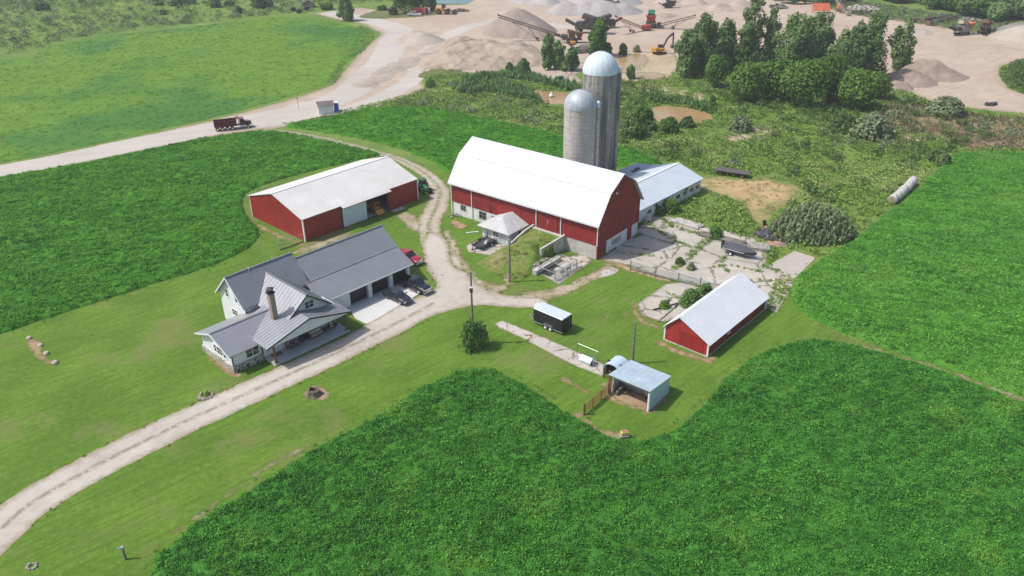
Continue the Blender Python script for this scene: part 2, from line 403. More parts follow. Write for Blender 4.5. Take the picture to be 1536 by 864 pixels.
def crown_mesh(name, seed, rx, rz_, zc, n, size, kind='round', lobes=9):
    """leaf-sized faces in clumps round uneven lobes, crown centred at zc"""
    r = np.random.default_rng(seed); Vs = []; cs = []
    for i in range(lobes):
        if kind == 'poplar':
            t = (i+r.uniform(.1, .9))/lobes; z = zc+(t*2-1)*rz_*.9; w_ = rx*min(1, 1.25*math.sin(math.pi*min(1, .16+t*.80))**.7); a = r.uniform(0, 6.28); rad = rx*r.uniform(.24, .46)*(1-.42*t); q = max(0, w_-rad*.7)*r.uniform(.35, 1.05)
            cs.append((q*math.cos(a), q*math.sin(a), z, rad, rad*r.uniform(1.1, 1.7)))
        elif kind == 'bush':
            a = r.uniform(0, 6.28); ph = r.uniform(0, 1.4); q = rx*.68*math.cos(ph)*r.uniform(.5, 1.1); rad = rx*r.uniform(.26, .42); H2 = zc+rz_
            cs.append((q*math.cos(a), q*math.sin(a), H2*.05+(H2-rad)*.95*math.sin(ph), rad, rad*1.05))
        else:
            a = r.uniform(0, 6.28); ph = r.uniform(-.5, 1.2); q = rx*.6*math.cos(ph)*r.uniform(.6, 1.1); rad = rx*r.uniform(.3, .5)
            cs.append((q*math.cos(a), q*math.sin(a), zc+rz_*.6*math.sin(ph), rad, rad*min(1.1, rz_/rx)))
    tot = sum(c[3]**2 for c in cs)
    for c in cs:
        k = max(8, int(n*c[3]**2/tot)); d = r.normal(size=(k, 3)); d /= np.linalg.norm(d, axis=1)[:, None]
        rr = r.uniform(.55, 1.12, k)[:, None]**.7; lump = 1+.22*np.sin(d[:, :1]*7+c[0]*3)*np.cos(d[:, 1:2]*6+c[2])
        C = np.array(c[:3])+d*rr*lump*np.array([c[3], c[3], c[4]])
        V, F = quads(C, size*r.uniform(.55, 1.3, k), d, 1.15, 0., r); Vs.append(V)
    k = int(n*.38); d = r.normal(size=(k, 3)); d /= np.linalg.norm(d, axis=1)[:, None]; q = r.uniform(.45, 1.04, k)[:, None]   # loose twigs through the whole crown
    if kind == 'bush': d[:, 2] = np.abs(d[:, 2]); C = d*q*np.array([rx*.95, rx*.95, zc+rz_])
    else:
        C = d*q*np.array([rx*.9, rx*.9, rz_*.97])
        if kind == 'poplar': C[:, :2] *= (1.12-.5*(C[:, 2:3]/rz_*.5+.5))
        C[:, 2] += zc
    keep = np.sin(C[:, 0]*2.1+seed)*np.sin(C[:, 1]*1.9+seed*2)*np.sin(C[:, 2]*1.6) > -.35; C = C[keep]; V, F = quads(C, size*r.uniform(.5, 1.1, len(C)), d[keep], 1.15, 0., r); Vs.append(V)
    V = np.concatenate(Vs); V[:, 2] = np.maximum(V[:, 2], .05); return np_mesh(name, V, np.arange(len(V)).reshape(-1, 4))
def trunk_mesh(h, r0, zc, rx, seed, nb=6):
    rr = random.Random(seed); m = MB(); pts = [(0, 0, 0)]
    for i in range(1, 6): pts.append((rr.uniform(-.1, .1)*i*.5, rr.uniform(-.1, .1)*i*.5, h*i/5))
    for i in range(5): m.tube(pts[i], pts[i+1], r0*(1-.17*i), r0*(1-.17*(i+1)), 7)
    for i in range(nb):
        k = rr.randint(2, 4); a = rr.uniform(0, 6.28); L = rx*rr.uniform(.5, .85)
        m.tube(pts[k], (pts[k][0]+L*math.cos(a), pts[k][1]+L*math.sin(a), pts[k][2]+L*.8), r0*.35, r0*.1, 5)
    return m
# ============================================================ THE SETTING
GRASS_D, GRASS_M, GRASS_L = (.030, .060, .009), (.070, .125, .014), (.120, .185, .022)
m_rough = ground_mat('rough_grass', [(.30, (.07, .135, .022)), (.45, (.12, .20, .035)), (.58, (.18, .25, .055)), (.72, (.30, .29, .12))], (.03, .25, 2.2), bmp=.8, bdist=.3)
base = link('ground', None)if False else None
gm = MB(); 
gv = [(-1500, -200), (1500, -200), (1500, 2600), (-1500, 2600)]
gm.add([(x, y, 0) for x, y in gv], [(0, 1, 2, 3)])
tag(link('ground', gm.mesh('ground'), m_rough), kind='structure')

# --- sand pit and haul road
def sandtint(t, c, p):
    n = noise(t, mapping(t, p, (.02, .02, 1)), 1., 3); c = mixc(t, math_(t, 'MINIMUM', math_(t, 'MAXIMUM', math_(t, 'MULTIPLY', math_(t, 'SUBTRACT', n, .5), 5.), 0.), .7), c, (.38, .28, .205))
    w_ = noise(t, mapping(t, p, (.9, .12, 1), (0, 0, R(62))), 1., 4, .6)     # wheel ruts dragged along the haul direction
    return mixc(t, math_(t, 'MINIMUM', math_(t, 'MAXIMUM', math_(t, 'MULTIPLY', math_(t, 'SUBTRACT', w_, .50), 6.), 0.), .6), c, (.33, .27, .22))
m_sand = ground_mat('pit_sand', [(.33, (.34, .265, .195)), (.5, (.45, .36, .28)), (.66, (.52, .435, .35))], (.02, .12, 1.4), bmp=.35, bdist=.2, edge=((.24, .21, .13), 2.2, .8), extra=sandtint)
pit = sd_poly(GL((-140, 275), (-60, 262), (0, 248), (100, 229), (200, 207), (330, 178), (430, 151), (500, 128), (514, 110), (528, 93), (548, 72), (572, 50), (545, 36), (500, 28), (472, 20), (540, 11), (600, 20), (640, 18), (650, 8), (700, 7),
                 (704, -60), (1230, -60), (1236, 10), (1320, 22), (1400, 34), (1470, 47), (1536, 52), (1700, 62), (1700, 92), (1545, 88), (1505, 98), (1498, 112), (1510, 132), (1560, 150), (1560, 172), (1490, 166), (1420, 158), (1385, 148),
                 (1345, 128), (1325, 112), (1290, 92), (1180, 70), (1090, 75), (1040, 95), (1010, 108), (985, 118), (940, 118), (925, 112), (880, 105), (862, 112), (874, 121), (862, 126), (835, 122), (800, 112), (775, 98), (740, 108), (700, 111), (640, 113), (632, 122), (640, 132), (600, 147), (560, 163),
                 (500, 178), (455, 187), (400, 193), (370, 197), (290, 209), (200, 228), (100, 248), (0, 265), (-60, 276), (-140, 292)))
sheet('sand_pit', pit, .9, .006, m_sand, rough=.7, nscale=.35)
m_haul = ground_mat('haul_gravel', [(.35, (.38, .335, .29)), (.5, (.45, .405, .36)), (.65, (.50, .455, .41))], (.03, .3, 3), bmp=.25, aniso=(R(-20), .12, 1.2))
haul = sd_path(smooth_poly(GL((-140, 283), (0, 256), (200, 217), (345, 187), (440, 166), (510, 146), (545, 120), (575, 90), (590, 62), (600, 45), (560, 32), (500, 20)), False, 5), 5)
haul2 = sd_path(smooth_poly(GL((360, 189), (430, 181), (500, 170), (560, 152), (600, 132), (625, 112), (640, 80), (690, 45), (760, 30), (860, 42)), False, 5), [3.2])
sheet('haul_road', minus(union(haul, haul2), lambda x, y: -pit(x, y)-.0), .7, .012, m_haul, rough=.7, nscale=.5)

# --- quarry lake and muddy ponds
def water(name, col, rough=.12):
    m, t, b = new_mat(name); p = pos(t); c = ramp(t, noise(t, p, .08, 3), [(.35, tuple(c*.85 for c in col)), (.65, tuple(min(1, c*1.12) for c in col))]); t.links.new(c, b.inputs['Base Color'])
    b.inputs['Roughness'].default_value = rough; bump(t, noise(t, p, 2.5, 2), b, .06, .05); return m
sheet('lake', sd_poly(GL((636, -80), (636, 2), (660, 5), (700, 6), (712, 0), (712, -80))), 2., .03, water('lake_water', (.10, .17, .165)), rough=.5)
m_mud = water('muddy_water', (.36, .235, .10), .18)
P1 = sd_poly(smooth_poly(GL((797, 137), (830, 137), (858, 141), (866, 149), (852, 155), (830, 157), (812, 151), (800, 146))))
P2 = sd_poly(smooth_poly(GL((983, 160), (1010, 160), (1040, 164), (1066, 172), (1064, 181), (1040, 185), (1010, 186), (986, 182), (978, 172))))
P3 = sd_poly(smooth_poly(GL((928, 86), (940, 81), (960, 82), (970, 90), (962, 100), (945, 110), (925, 105), (922, 95))))
P4 = sd_poly(smooth_poly(GL((958, 110), (985, 109), (994, 114), (985, 119), (960, 118))))
for q in (P1, P2, P3, P4): sheet('pond', q, .5, .035, m_mud, rough=.5, nscale=.6)
ponds = union(P1, P2, P3, P4)
m_clay = ground_mat('bare_clay', [(.35, (.30, .22, .13)), (.5, (.42, .33, .22)), (.65, (.50, .42, .31))], (.05, .5, 3), edge=((.14, .14, .06), 1.2))
for i, pts in enumerate((((1000, 75), (1020, 95), (1000, 118), (940, 122), (918, 112), (915, 84), (940, 76), (970, 78)), ((968, 128), (1010, 132), (1060, 142), (1050, 152), (1000, 150), (948, 142), (940, 132)),
                         ((1075, 205), (1120, 192), (1165, 194), (1160, 205), (1110, 214)), ((930, 222), (965, 228), (992, 240), (980, 248), (955, 246), (930, 232)), ((1360, 200), (1345, 215), (1335, 225), (1350, 226), (1395, 208)),)):
    sheet('bare_soil', minus(sd_poly(smooth_poly(GL(*pts))), ponds), .6, .010, m_clay, rough=1.3, nscale=.5, seed=i)
m_straw = ground_mat('trampled_straw', [(.35, (.30, .20, .10)), (.5, (.44, .31, .155)), (.65, (.50, .40, .24))], (.06, .5, 4), edge=((.13, .17, .04), 2.2), bmp=.5, extra=lambda t, c, p: mixc(t, math_(t, 'MINIMUM', math_(t, 'MAXIMUM', math_(t, 'MULTIPLY', math_(t, 'SUBTRACT', noise(t, p, .22, 5, .7), .50), 6.), 0.), .75), c, (.15, .19, .055)))
straw = sd_poly(smooth_poly(GL((985, 252), (1040, 262), (1100, 268), (1150, 268), (1195, 280), (1190, 300), (1160, 318), (1150, 340), (1128, 330), (1110, 305), (1070, 290), (1030, 275), (990, 262))))
sheet('straw_ground', straw, .5, .014, m_straw, rough=1.2, nscale=.5, seed=4)

# --- mown lawn round the farmyard
def lawn_extra(t, c, p):
    s = noise(t, mapping(t, p, (.16, 1.6, 1), (0, 0, R(-42))), 1., 3, .6)     # mower stripes
    c = mixc(t, math_(t, 'MINIMUM', math_(t, 'MAXIMUM', math_(t, 'MULTIPLY', math_(t, 'SUBTRACT', s, .47), 4.), 0.), .5), c, (.075, .135, .014))
    n = noise(t, p, .09, 5, .65); c = mixc(t, math_(t, 'MINIMUM', math_(t, 'MAXIMUM', math_(t, 'MULTIPLY', math_(t, 'SUBTRACT', n, .53), 6.), 0.), .62), c, (.17, .18, .06))
    d = noise(t, p, .5, 4, .7); return mixc(t, math_(t, 'MINIMUM', math_(t, 'MAXIMUM', math_(t, 'MULTIPLY', math_(t, 'SUBTRACT', d, .64), 8.), 0.), .5), c, (.24, .20, .10))
m_lawn = ground_mat('mown_grass', [(.34, (.050, .105, .012)), (.46, (.093, .175, .019)), (.56, (.130, .225, .027)), (.68, (.20, .27, .055))], (.11, 1.6, 11.), (.32, .30, .38), bmp=.9, bscale=12., bdist=.08, edge=((.15, .14, .05), 1.2, .6), extra=lawn_extra)
lawn = sd_poly(GL((-500, 1300), (-420, 700), (-200, 520), (0, 495), (150, 440), (300, 395), (385, 350), (360, 300), (450, 255), (580, 232), (660, 250), (900, 330), (950, 365), (945, 398), (1075, 432), (1150, 425), (1200, 440), (1260, 505), (1340, 520), (1560, 600), (1800, 700), (1900, 1300)))
sheet('lawn', lawn, .8, .004, m_lawn, rough=.5)

# --- gravel drive, tracks, worn soil
def strip(cn, half, col, amt=.8, wid=.28):
    def ex(t, c, p):
        a = t.nodes.new('ShaderNodeAttribute'); a.attribute_name = 'cd'
        f = math_(t, 'SUBTRACT', 1., math_(t, 'MINIMUM', math_(t, 'DIVIDE', math_(t, 'ABSOLUTE', a.outputs['Fac']), wid), 1.))
        f = math_(t, 'MULTIPLY', f, math_(t, 'MINIMUM', math_(t, 'MAXIMUM', math_(t, 'MULTIPLY', math_(t, 'SUBTRACT', noise(t, p, 1.3, 5, .75), .40), 7.), 0.), amt))
        return mixc(t, f, c, col)
    return ex
def cdist(pts):
    f = sd_path(pts, 0.); return lambda x, y: -f(x, y)
m_drive = ground_mat('drive_gravel', [(.34, (.33, .275, .215)), (.47, (.43, .385, .33)), (.62, (.50, .455, .40))], (.08, .7, 8.), bmp=.35, bscale=14, bdist=.05, edge=((.27, .215, .135), .9, .85), extra=strip('c', 0, (.18, .14, .10), .85, .55))
DR = smooth_poly(GL((-120, 900), (-60, 850), (0, 795), (45, 756), (120, 712), (200, 670), (300, 622), (400, 577), (470, 545), (540, 512), (600, 482), (650, 455)), False, 5)
drv = sd_path(DR, np.linspace(2.7, 2.4, len(DR)))
yardp = sd_poly(smooth_poly(GL((500, 520), (540, 492), (590, 462), (640, 440), (655, 428), (640, 400), (634, 375), (640, 352), (660, 352), (672, 368), (676, 392), (684, 402), (700, 410), (720, 428), (755, 442), (800, 446), (822, 454), (800, 462), (760, 460), (715, 458), (675, 466), (620, 484), (570, 510), (530, 530))))
TR = smooth_poly(GL((400, 194), (470, 205), (540, 222), (600, 240), (640, 262), (659, 285), (656, 308), (644, 332), (646, 355), (660, 378), (668, 400)), False, 6)
trk = sd_path(TR, np.interp(np.linspace(0, 1, len(TR)), [0, .25, .45, .6, .8, 1], [1.0, 1.1, 1.7, 2.1, 1.9, 3.0]))
sheet('gravel_drive', union(drv, yardp), .28, .020, m_drive, rough=.28, nscale=1.3, cd=cdist(DR))
m_track = ground_mat('track_gravel', [(.34, (.32, .27, .20)), (.5, (.41, .36, .28)), (.64, (.48, .43, .35))], (.08, .7, 8.), bmp=.35, bscale=14, bdist=.05, edge=((.22, .19, .10), .8, .85), extra=strip('c', 0, (.115, .125, .045), .95, .75))
sheet('dirt_track', minus(trk, yardp), .28, .016, m_track, rough=.4, nscale=1.2, cd=cdist(TR))
m_dirt = ground_mat('bare_dirt', [(.34, (.23, .15, .09)), (.5, (.34, .23, .145)), (.64, (.43, .33, .22))], (.2, 1.2, 8.), edge=((.13, .135, .035), .7, .9), bmp=.5)
SPUR = sd_path(smooth_poly(GL((790, 448), (830, 440), (870, 425), (905, 405), (930, 392)), False, 4), [2.0, 1.9, 1.8, 1.6, 1.5, 1.4, 1.4, 1.3, 1.3, 1.2, 1.2, 1.1, 1.1, 1.1, 1.0, 1.0, .9][:17])
m_worn = ground_mat('worn_gravel_grass', [(.3, (.12, .13, .04)), (.45, (.26, .22, .13)), (.6, (.42, .36, .27))], (.25, 1.1, 6.), edge=((.11, .13, .03), .9, .9), bmp=.5)
WORN = [SPUR, sd_poly(smooth_poly(GL((690, 405), (672, 380), (664, 352), (672, 345), (690, 372), (705, 398), (722, 418), (760, 430), (745, 440), (712, 425)))),
        sd_poly(smooth_poly(GL((596, 322), (612, 318), (636, 332), (640, 352), (625, 350), (606, 338)))), sd_poly(smooth_poly(GL((440, 375), (470, 365), (520, 350), (522, 354), (480, 372), (446, 382)))),
        sd_path(GL((1262, 512), (1330, 530), (1430, 560), (1540, 602)), .32), sd_path(GL((230, 820), (300, 772), (400, 700), (520, 640)), .16), sd_path(GL((-20, 165), (60, 152), (75, 142)), 3.)]
for i, q in enumerate(WORN): sheet('worn_ground', q, .35, .0105+.0005*i, m_worn, rough=.8, nscale=1., seed=i)
DIRT = [sd_poly(smooth_poly(GL((912, 585), (935, 582), (970, 596), (984, 610), (975, 622), (950, 612), (925, 606), (905, 598)))), sd_poly(GL((903, 576), (918, 570), (1000, 590), (1006, 596), (976, 618), (940, 606), (908, 594))),
        sd_path(GL((866, 622), (878, 634), (905, 650), (940, 655)), .45), sd_path(GL((990, 513), (1010, 525), (1063, 542), (1066, 537)), .55), sd_path(GL((375, 333), (415, 352), (458, 369)), .45), sd_path(GL((459, 368), (540, 336)), .3),
        sd_poly(smooth_poly(GL((456, 590), (470, 600), (486, 602), (494, 592), (486, 580), (468, 580)))), sd_poly(smooth_poly(GL((309, 535), (330, 555), (350, 566), (362, 562), (345, 545), (318, 526)))), sd_poly(smooth_poly(GL((40, 505), (60, 512), (64, 530), (82, 546), (80, 550), (58, 538), (42, 520)))),
        sd_path(smooth_poly(GL((955, 455), (953, 468), (965, 484), (990, 492)), False, 3), .4), sd_path(GL((900, 386), (930, 398), (945, 404), (1000, 420)), .8), sd_path(GL((755, 395), (762, 425), (770, 425)), .6), sd_poly(smooth_poly(GL((690, 440-96), (675, 335), (683, 330), (700, 338)))),
        sd_path(GL((840, 565), (880, 590)), .35)]
for i, q in enumerate(DIRT): sheet('bare_dirt', q, .3, .0145+.0011*i, m_dirt, rough=.5, nscale=1.5, seed=i+20)

# --- concrete
def crackmix(scale, width, col, amt=.9):
    def ex(t, c, p):
        v = t.nodes.new('ShaderNodeTexVoronoi'); v.feature = 'DISTANCE_TO_EDGE'; v.inputs['Scale'].default_value = scale
        d = t.nodes.new('ShaderNodeVectorMath'); d.operation = 'ADD'; nn = t.nodes.new('ShaderNodeTexNoise'); nn.inputs['Scale'].default_value = 1.2; t.links.new(p, nn.inputs[0]); t.links.new(nn.outputs[1], d.inputs[0]); t.links.new(p, d.inputs[1]); t.links.new(d.outputs[0], v.inputs['Vector'])
        wn = math_(t, 'MULTIPLY', math_(t, 'MAXIMUM', math_(t, 'SUBTRACT', noise(t, p, .35, 3), .38), 0.), width*9)
        f = math_(t, 'MULTIPLY', math_(t, 'LESS_THAN', v.outputs[0], wn), amt); return mixc(t, f, c, col)
    return ex
CC = [(.34, (.30, .27, .22)), (.45, (.39, .35, .30)), (.56, (.46, .42, .36)), (.68, (.50, .46, .40))]
m_conc_old = ground_mat('cracked_concrete', CC, (.1, .7, 6.), rough=.9, bmp=.2, edge=((.20, .17, .10), .5, .8), extra=crackmix(.15, .020, (.13, .12, .07), .75))
m_conc_path = ground_mat('path_concrete', [(.34, (.34, .31, .27)), (.5, (.43, .395, .35)), (.64, (.50, .465, .41))], (.1, .7, 6.), bmp=.2, edge=((.24, .17, .10), .3, .7), extra=crackmix(.3, .012, (.17, .12, .07)))
m_conc_new = ground_mat('new_concrete', [(.34, (.50, .49, .47)), (.64, (.58, .57, .55))], (.1, .7, 6.), bmp=.1)
yard = sd_poly(GL((899, 388), (908, 383), (935, 358), (962, 338), (968, 328), (985, 322), (1010, 326), (1040, 338), (1082, 345), (1122, 353), (1136, 362), (1128, 372), (1148, 378), (1152, 392), (1148, 400), (1184, 412), (1190, 428), (1165, 470), (1150, 462), (1110, 428), (1075, 438), (1040, 424), (985, 414), (945, 398), (925, 394)))
def slab_sheet(name, sdf, z, mat, res=.3, rough=.12, **kw): return sheet(name, sdf, res, z, mat, rough=rough, nscale=1.6, **kw)
slab_sheet('concrete_yard', yard, .028, m_conc_old, rough=.35)
slab_sheet('concrete_slab', sd_poly(GL((1150, 400), (1192, 377), (1224, 387), (1183, 427), (1165, 416))), .060, ground_mat('slab_concrete', [(.34, (.37, .33, .29)), (.64, (.45, .40, .36))], (.15, .9, 6.), bmp=.2), .25)
OCT = sd_poly(GL((955, 457), (999, 426), (1030, 423), (1048, 432), (1056, 444), (1040, 456), (1022, 480), (992, 483), (962, 474)))
slab_sheet('concrete_pad', OCT, .070, m_conc_old, .25)
slab_sheet('concrete_patch', sd_poly(GL((893, 420), (905, 405), (918, 401), (929, 405), (922, 411), (905, 416))), .028, m_conc_path, .2, .3)
slab_sheet('concrete_path', sd_poly(GL((742, 486), (752, 481), (764, 485), (800, 500), (850, 521), (905, 546), (912, 556), (902, 564), (870, 552), (840, 538), (785, 508), (748, 492))), .034, m_conc_path, .25)
slab_sheet('milk_house_apron', sd_poly(GL((699, 369), (712, 362), (760, 368), (765, 375), (740, 384), (702, 378))), .028, m_conc_path, .25)
slab_sheet('pen_floor', sd_poly(GL((808, 410), (835, 388), (878, 380), (888, 392), (838, 427), (831, 423))), .040, m_conc_old, .25)
slab_sheet('garage_apron', sd_poly(GL((523, 462), (588, 430), (622, 412), (636, 432), (634, 438), (555, 484), (548, 486), (533, 478))), .045, m_conc_new, .25, .03)

# ============================================================ crops
m_leafA = leaf_mat('alfalfa_leaf', (0.026, 0.120, 0.017), (0.072, 0.270, 0.029), (0.180, 0.504, 0.066), patch=((.22, .46, .06), .13, .565, .6), wscale=.15, trans=.38, lay=(R(-25), .75))
m_leafB = leaf_mat('alfalfa_leaf_right', (0.041, 0.152, 0.021), (0.110, 0.338, 0.036), (0.255, 0.593, 0.080), patch=((.24, .46, .075), .07, .52, .5), wscale=.1, trans=.38, lay=(R(20), .9))
m_leafC = leaf_mat('alfalfa_leaf_left', (0.027, 0.122, 0.012), (0.078, 0.281, 0.020), (0.189, 0.500, 0.044), patch=((.19, .39, .022), .1, .57, .6), wscale=.1, trans=.38, lay=(R(-15), .8))
m_leafE = leaf_mat('hay_leaf', (.070, .150, .016), (.120, .235, .022), (.185, .315, .040), patch=((.048, .160, .030), .018, .47, .85), wscale=.05, lay=(R(-30), .6))
def canopy(name, dark, mid, light, patch=None, bmp=1.):
    def ex(t, c, p):
        if not patch: return c
        n = noise(t, p, patch[1], 4, .6); return mixc(t, math_(t, 'MINIMUM', math_(t, 'MAXIMUM', math_(t, 'MULTIPLY', math_(t, 'SUBTRACT', n, patch[2]), 7.), 0.), patch[3]), c, patch[0])
    return ground_mat(name, [(.32, dark), (.5, mid), (.68, light)], (.12, 1.1, 7.), (.3, .35, .35), bmp=bmp, bscale=5., bdist=.35, extra=ex)
clA = clumps('alfalfa', m_leafA, 5, 26, .36, .42, .085, 1.3, seed=3)
clB = clumps('alfalfa_right', m_leafB, 4, 22, .44, .40, .105, 1.25, seed=5)
clC = clumps('alfalfa_left', m_leafC, 4, 22, .44, .40, .105, 1.25, seed=6)
clE = clumps('hay', m_leafE, 3, 14, .6, .07, .10, 1.2, seed=7)
def field(name, sdf, hgt_, cl, mat, dens, res=.5, seed=0, sc=(.65, 1.25), rough=.35):
    wind = lambda x, y: .12*(fbm((x*.8+y*.6)*.9, (-x*.6+y*.8)*.35, seed+5)-.5)*2+.14*(fbm(x*.8, y*.8, seed+9)-.5)*2
    hf = lambda x, y, d: np.clip(d/.7, 0, 1)**.6*(hgt_*.72+hgt_*wind(x, y)*2.2)+.02
    me = sheet_mesh(name, sdf, res, 0., rough=rough, nscale=.9, hfun=hf, seed=seed)
    x, y, d = scatter_pts(sdf, dens, seed=seed, inset=-.15); dd = d+(fbm(x*.9, y*.9, seed)-.5)*2*rough; k = dd > .05; x, y, dd = x[k], y[k], dd[k]
    g = lambda X, Y: sdf(X, Y)+1.1; g.bb = (sdf.bb[0]-1.2, sdf.bb[1]+1.2, sdf.bb[2]-1.2, sdf.bb[3]+1.2); xe, ye, de = scatter_pts(g, 1.6, lambda X, Y: np.where(sdf(X, Y) < .2, np.clip(fbm(X*.6, Y*.6, seed+30)*2.2-.75, 0, 1), 0), 0, seed=seed+60)
    x, y, dd = np.concatenate([x, xe]), np.concatenate([y, ye]), np.concatenate([dd, np.full(len(xe), .05)])
    z = np.maximum(hf(x, y, dd)-.18*hgt_, 0); r = np.random.default_rng(seed+1); print(name, len(x), len(me.vertices))
    return stuff(name, me, mat, [(x, y, z, np.random.default_rng(seed+2).uniform(sc[0], sc[1], len(x))*np.clip(.42+dd, .42, 1)*(.75+.5*fbm(x*.35, y*.35, seed+40)), cl)])
fA = sd_poly(smooth_poly(GL((200, 1000), (228, 868), (237, 837), (270, 808), (310, 775), (365, 742), (419, 709), (492, 666), (560, 629), (610, 597), (655, 571), (700, 557), (745, 559), (790, 580), (840, 612), (885, 640), (915, 657), (950, 662), (985, 658), (1020, 641), (1058, 603), (1095, 565), (1140, 532), (1200, 513), (1260, 516), (1330, 533), (1420, 562), (1536, 606), (1720, 672), (1800, 1000)), True, 3))
fB = sd_poly(smooth_poly(GL((1188, 446), (1195, 418), (1228, 392), (1262, 372), (1292, 352), (1335, 318), (1385, 276), (1420, 240), (1450, 230), (1536, 230), (1720, 236), (1850, 640), (1720, 656), (1536, 598), (1430, 557), (1330, 524), (1262, 498), (1210, 472)), True, 3))
fC = sd_poly(smooth_poly(GL((-160, 300), (0, 267), (100, 251), (200, 231), (290, 212), (370, 200), (420, 199), (480, 210), (530, 222), (570, 231), (540, 240), (470, 256), (400, 276), (368, 292), (366, 318), (386, 342), (386, 358), (366, 376), (330, 394), (290, 408), (200, 436), (100, 468), (0, 502), (-160, 556)), True, 3))
fD = sd_poly(smooth_poly(GL((428, 189), (480, 180), (540, 166), (600, 160), (660, 166), (720, 177), (780, 189), (850, 205), (935, 222), (985, 240), (990, 250), (930, 250), (850, 262), (760, 262), (700, 262), (670, 258), (650, 244), (600, 224), (540, 208), (480, 198)), True, 3))
fE = sd_poly(smooth_poly(GL((-160, 120), (-40, 92), (40, 88), (62, 74), (110, 62), (180, 52), (260, 44), (340, 34), (420, 25), (480, 30), (540, 42), (562, 52), (548, 70), (526, 90), (506, 104), (496, 122), (440, 143), (380, 160), (330, 174), (200, 203), (100, 225), (0, 244), (-160, 276)), True, 3))
field('alfalfa_crop', fA, .62, clA, canopy('canopy_a', (0.022, 0.100, 0.013), (0.053, 0.200, 0.022), (0.112, 0.338, 0.044), ((.10, .19, .02), .16, .60, .6)), 7., .4, 1, (.6, 1.25))
field('alfalfa_crop', fB, .62, clB, canopy('canopy_b', (0.036, 0.119, 0.014), (0.078, 0.238, 0.025), (0.154, 0.406, 0.048)), 4.2, .5, 2)
field('alfalfa_crop', fC, .62, clC, canopy('canopy_c', (0.022, 0.098, 0.009), (0.057, 0.200, 0.015), (0.125, 0.350, 0.027)), 3.4, .5, 3)
field('alfalfa_crop', fD, .60, clC, canopy('canopy_d', (0.026, 0.108, 0.008), (0.060, 0.216, 0.014), (0.132, 0.348, 0.026)), 2.6, .6, 4)
field('hay_crop', fE, .20, clE, canopy('canopy_e', (.075, .15, .015), (.115, .22, .020), (.155, .28, .035), ((.045, .15, .028), .018, .47, .85), .35), .55, .8, 5, (.7, 1.3))

# ============================================================ rough vegetation
m_w1 = leaf_mat('weed_leaf', (.065, .140, .018), (.160, .280, .038), (.30, .430, .085), patch=((.40, .42, .15), .05, .53, .7), wscale=.04)
m_w2 = leaf_mat('shrub_leaf', (.042, .085, .018), (.095, .165, .038), (.18, .26, .07), wscale=.08)
m_w3 = leaf_mat('grey_shrub_leaf', (.10, .135, .06), (.185, .235, .11), (.30, .34, .19), wscale=.08)
m_reed = leaf_mat('reed_leaf', (.045, .11, .03), (.105, .21, .055), (.20, .33, .10), wscale=.2)
m_dry = leaf_mat('dry_grass_leaf', (.15, .13, .06), (.24, .20, .09), (.36, .30, .16), wscale=.2)
c_weed = clumps('weed', m_w1, 4, 18, .8, .6, .17, 1.5, seed=11); c_shr = clumps('shrub', m_w2, 4, 60, 1.25, 1.7, .21, 1.2, seed=12)
c_grey = clumps('grey_shrub', m_w3, 4, 50, 1.3, 1.3, .24, 1.2, seed=13); c_reed = clumps('reed', m_reed, 3, 22, .6, 1.7, .34, 2.6, True, seed=14)
c_tuft = clumps('grass_tuft', m_w1, 3, 9, .16, .22, .09, 2., True, seed=15); c_dry = clumps('dry_tuft', m_dry, 3, 12, .5, .4, .14, 1.8, seed=16)
fields_all = union(fA, fB, fC, fD, fE)
scrubZ = sd_poly(GL((430, 190), (540, 160), (600, 146), (636, 133), (640, 114), (700, 111), (745, 108), (778, 100), (830, 124), (870, 128), (880, 108), (920, 112), (990, 118), (1010, 108), (1050, 96), (1180, 72), (1290, 94), (1330, 118), (1350, 132), (1400, 156), (1500, 170), (1700, 178), (1700, 232), (1536, 228), (1440, 228), (1400, 255), (1330, 318), (1290, 350), (1240, 382), (1222, 388), (1190, 374), (1150, 398), (1150, 376), (1085, 344), (1040, 336), (1010, 324), (985, 320), (1050, 290), (1055, 262), (1020, 246), (985, 238), (930, 220), (840, 202), (720, 176), (640, 164), (560, 164), (480, 180)))
excl = union(ponds, straw, sd_poly(GL((1000, 75), (1020, 95), (1000, 118), (940, 122), (918, 112), (915, 84), (940, 76), (970, 78))))
zone = minus(scrubZ, excl)
brz = minus(sd_poly(smooth_poly(GL((1310, 172), (1345, 150), (1400, 160), (1500, 176), (1700, 184), (1700, 228), (1536, 226), (1450, 222), (1400, 205), (1340, 196)))), ponds)
x1, y1, d1 = scatter_pts(zone, 1.25, lambda x, y: (.1+1.3*fbm(x*.12, y*.12, 3))*np.where(brz(x, y) > 1, .18, 1), .2, seed=21)
x2, y2, d2 = scatter_pts(zone, .13, lambda x, y: np.clip((fbm(x*.06, y*.06, 8)-.50)*8, 0, 1)+.03, 1.5, seed=22)
x3, y3, d3 = scatter_pts(zone, .07, lambda x, y: np.clip((fbm(x*.05, y*.05, 18)-.52)*8, 0, 1), 1.5, seed=23)
x4, y4, d4 = scatter_pts(zone, .5, lambda x, y: np.clip((fbm(x*.07, y*.07, 28)-.56)*9, 0, 1), .5, seed=24)
r = np.random.default_rng(5)
print('scrub', len(x1), len(x2), len(x3), len(x4))
stuff('rough_vegetation', None, None, [(x1, y1, 0*x1, r.uniform(.5, 1.35, len(x1)), c_weed), (x2, y2, 0*x2, r.uniform(.5, 1.25, len(x2)), c_shr), (x3, y3, 0*x3, r.uniform(.5, 1.2, len(x3)), c_grey), (x4, y4, 0*x4, r.uniform(.5, 1.1, len(x4)), c_dry)])
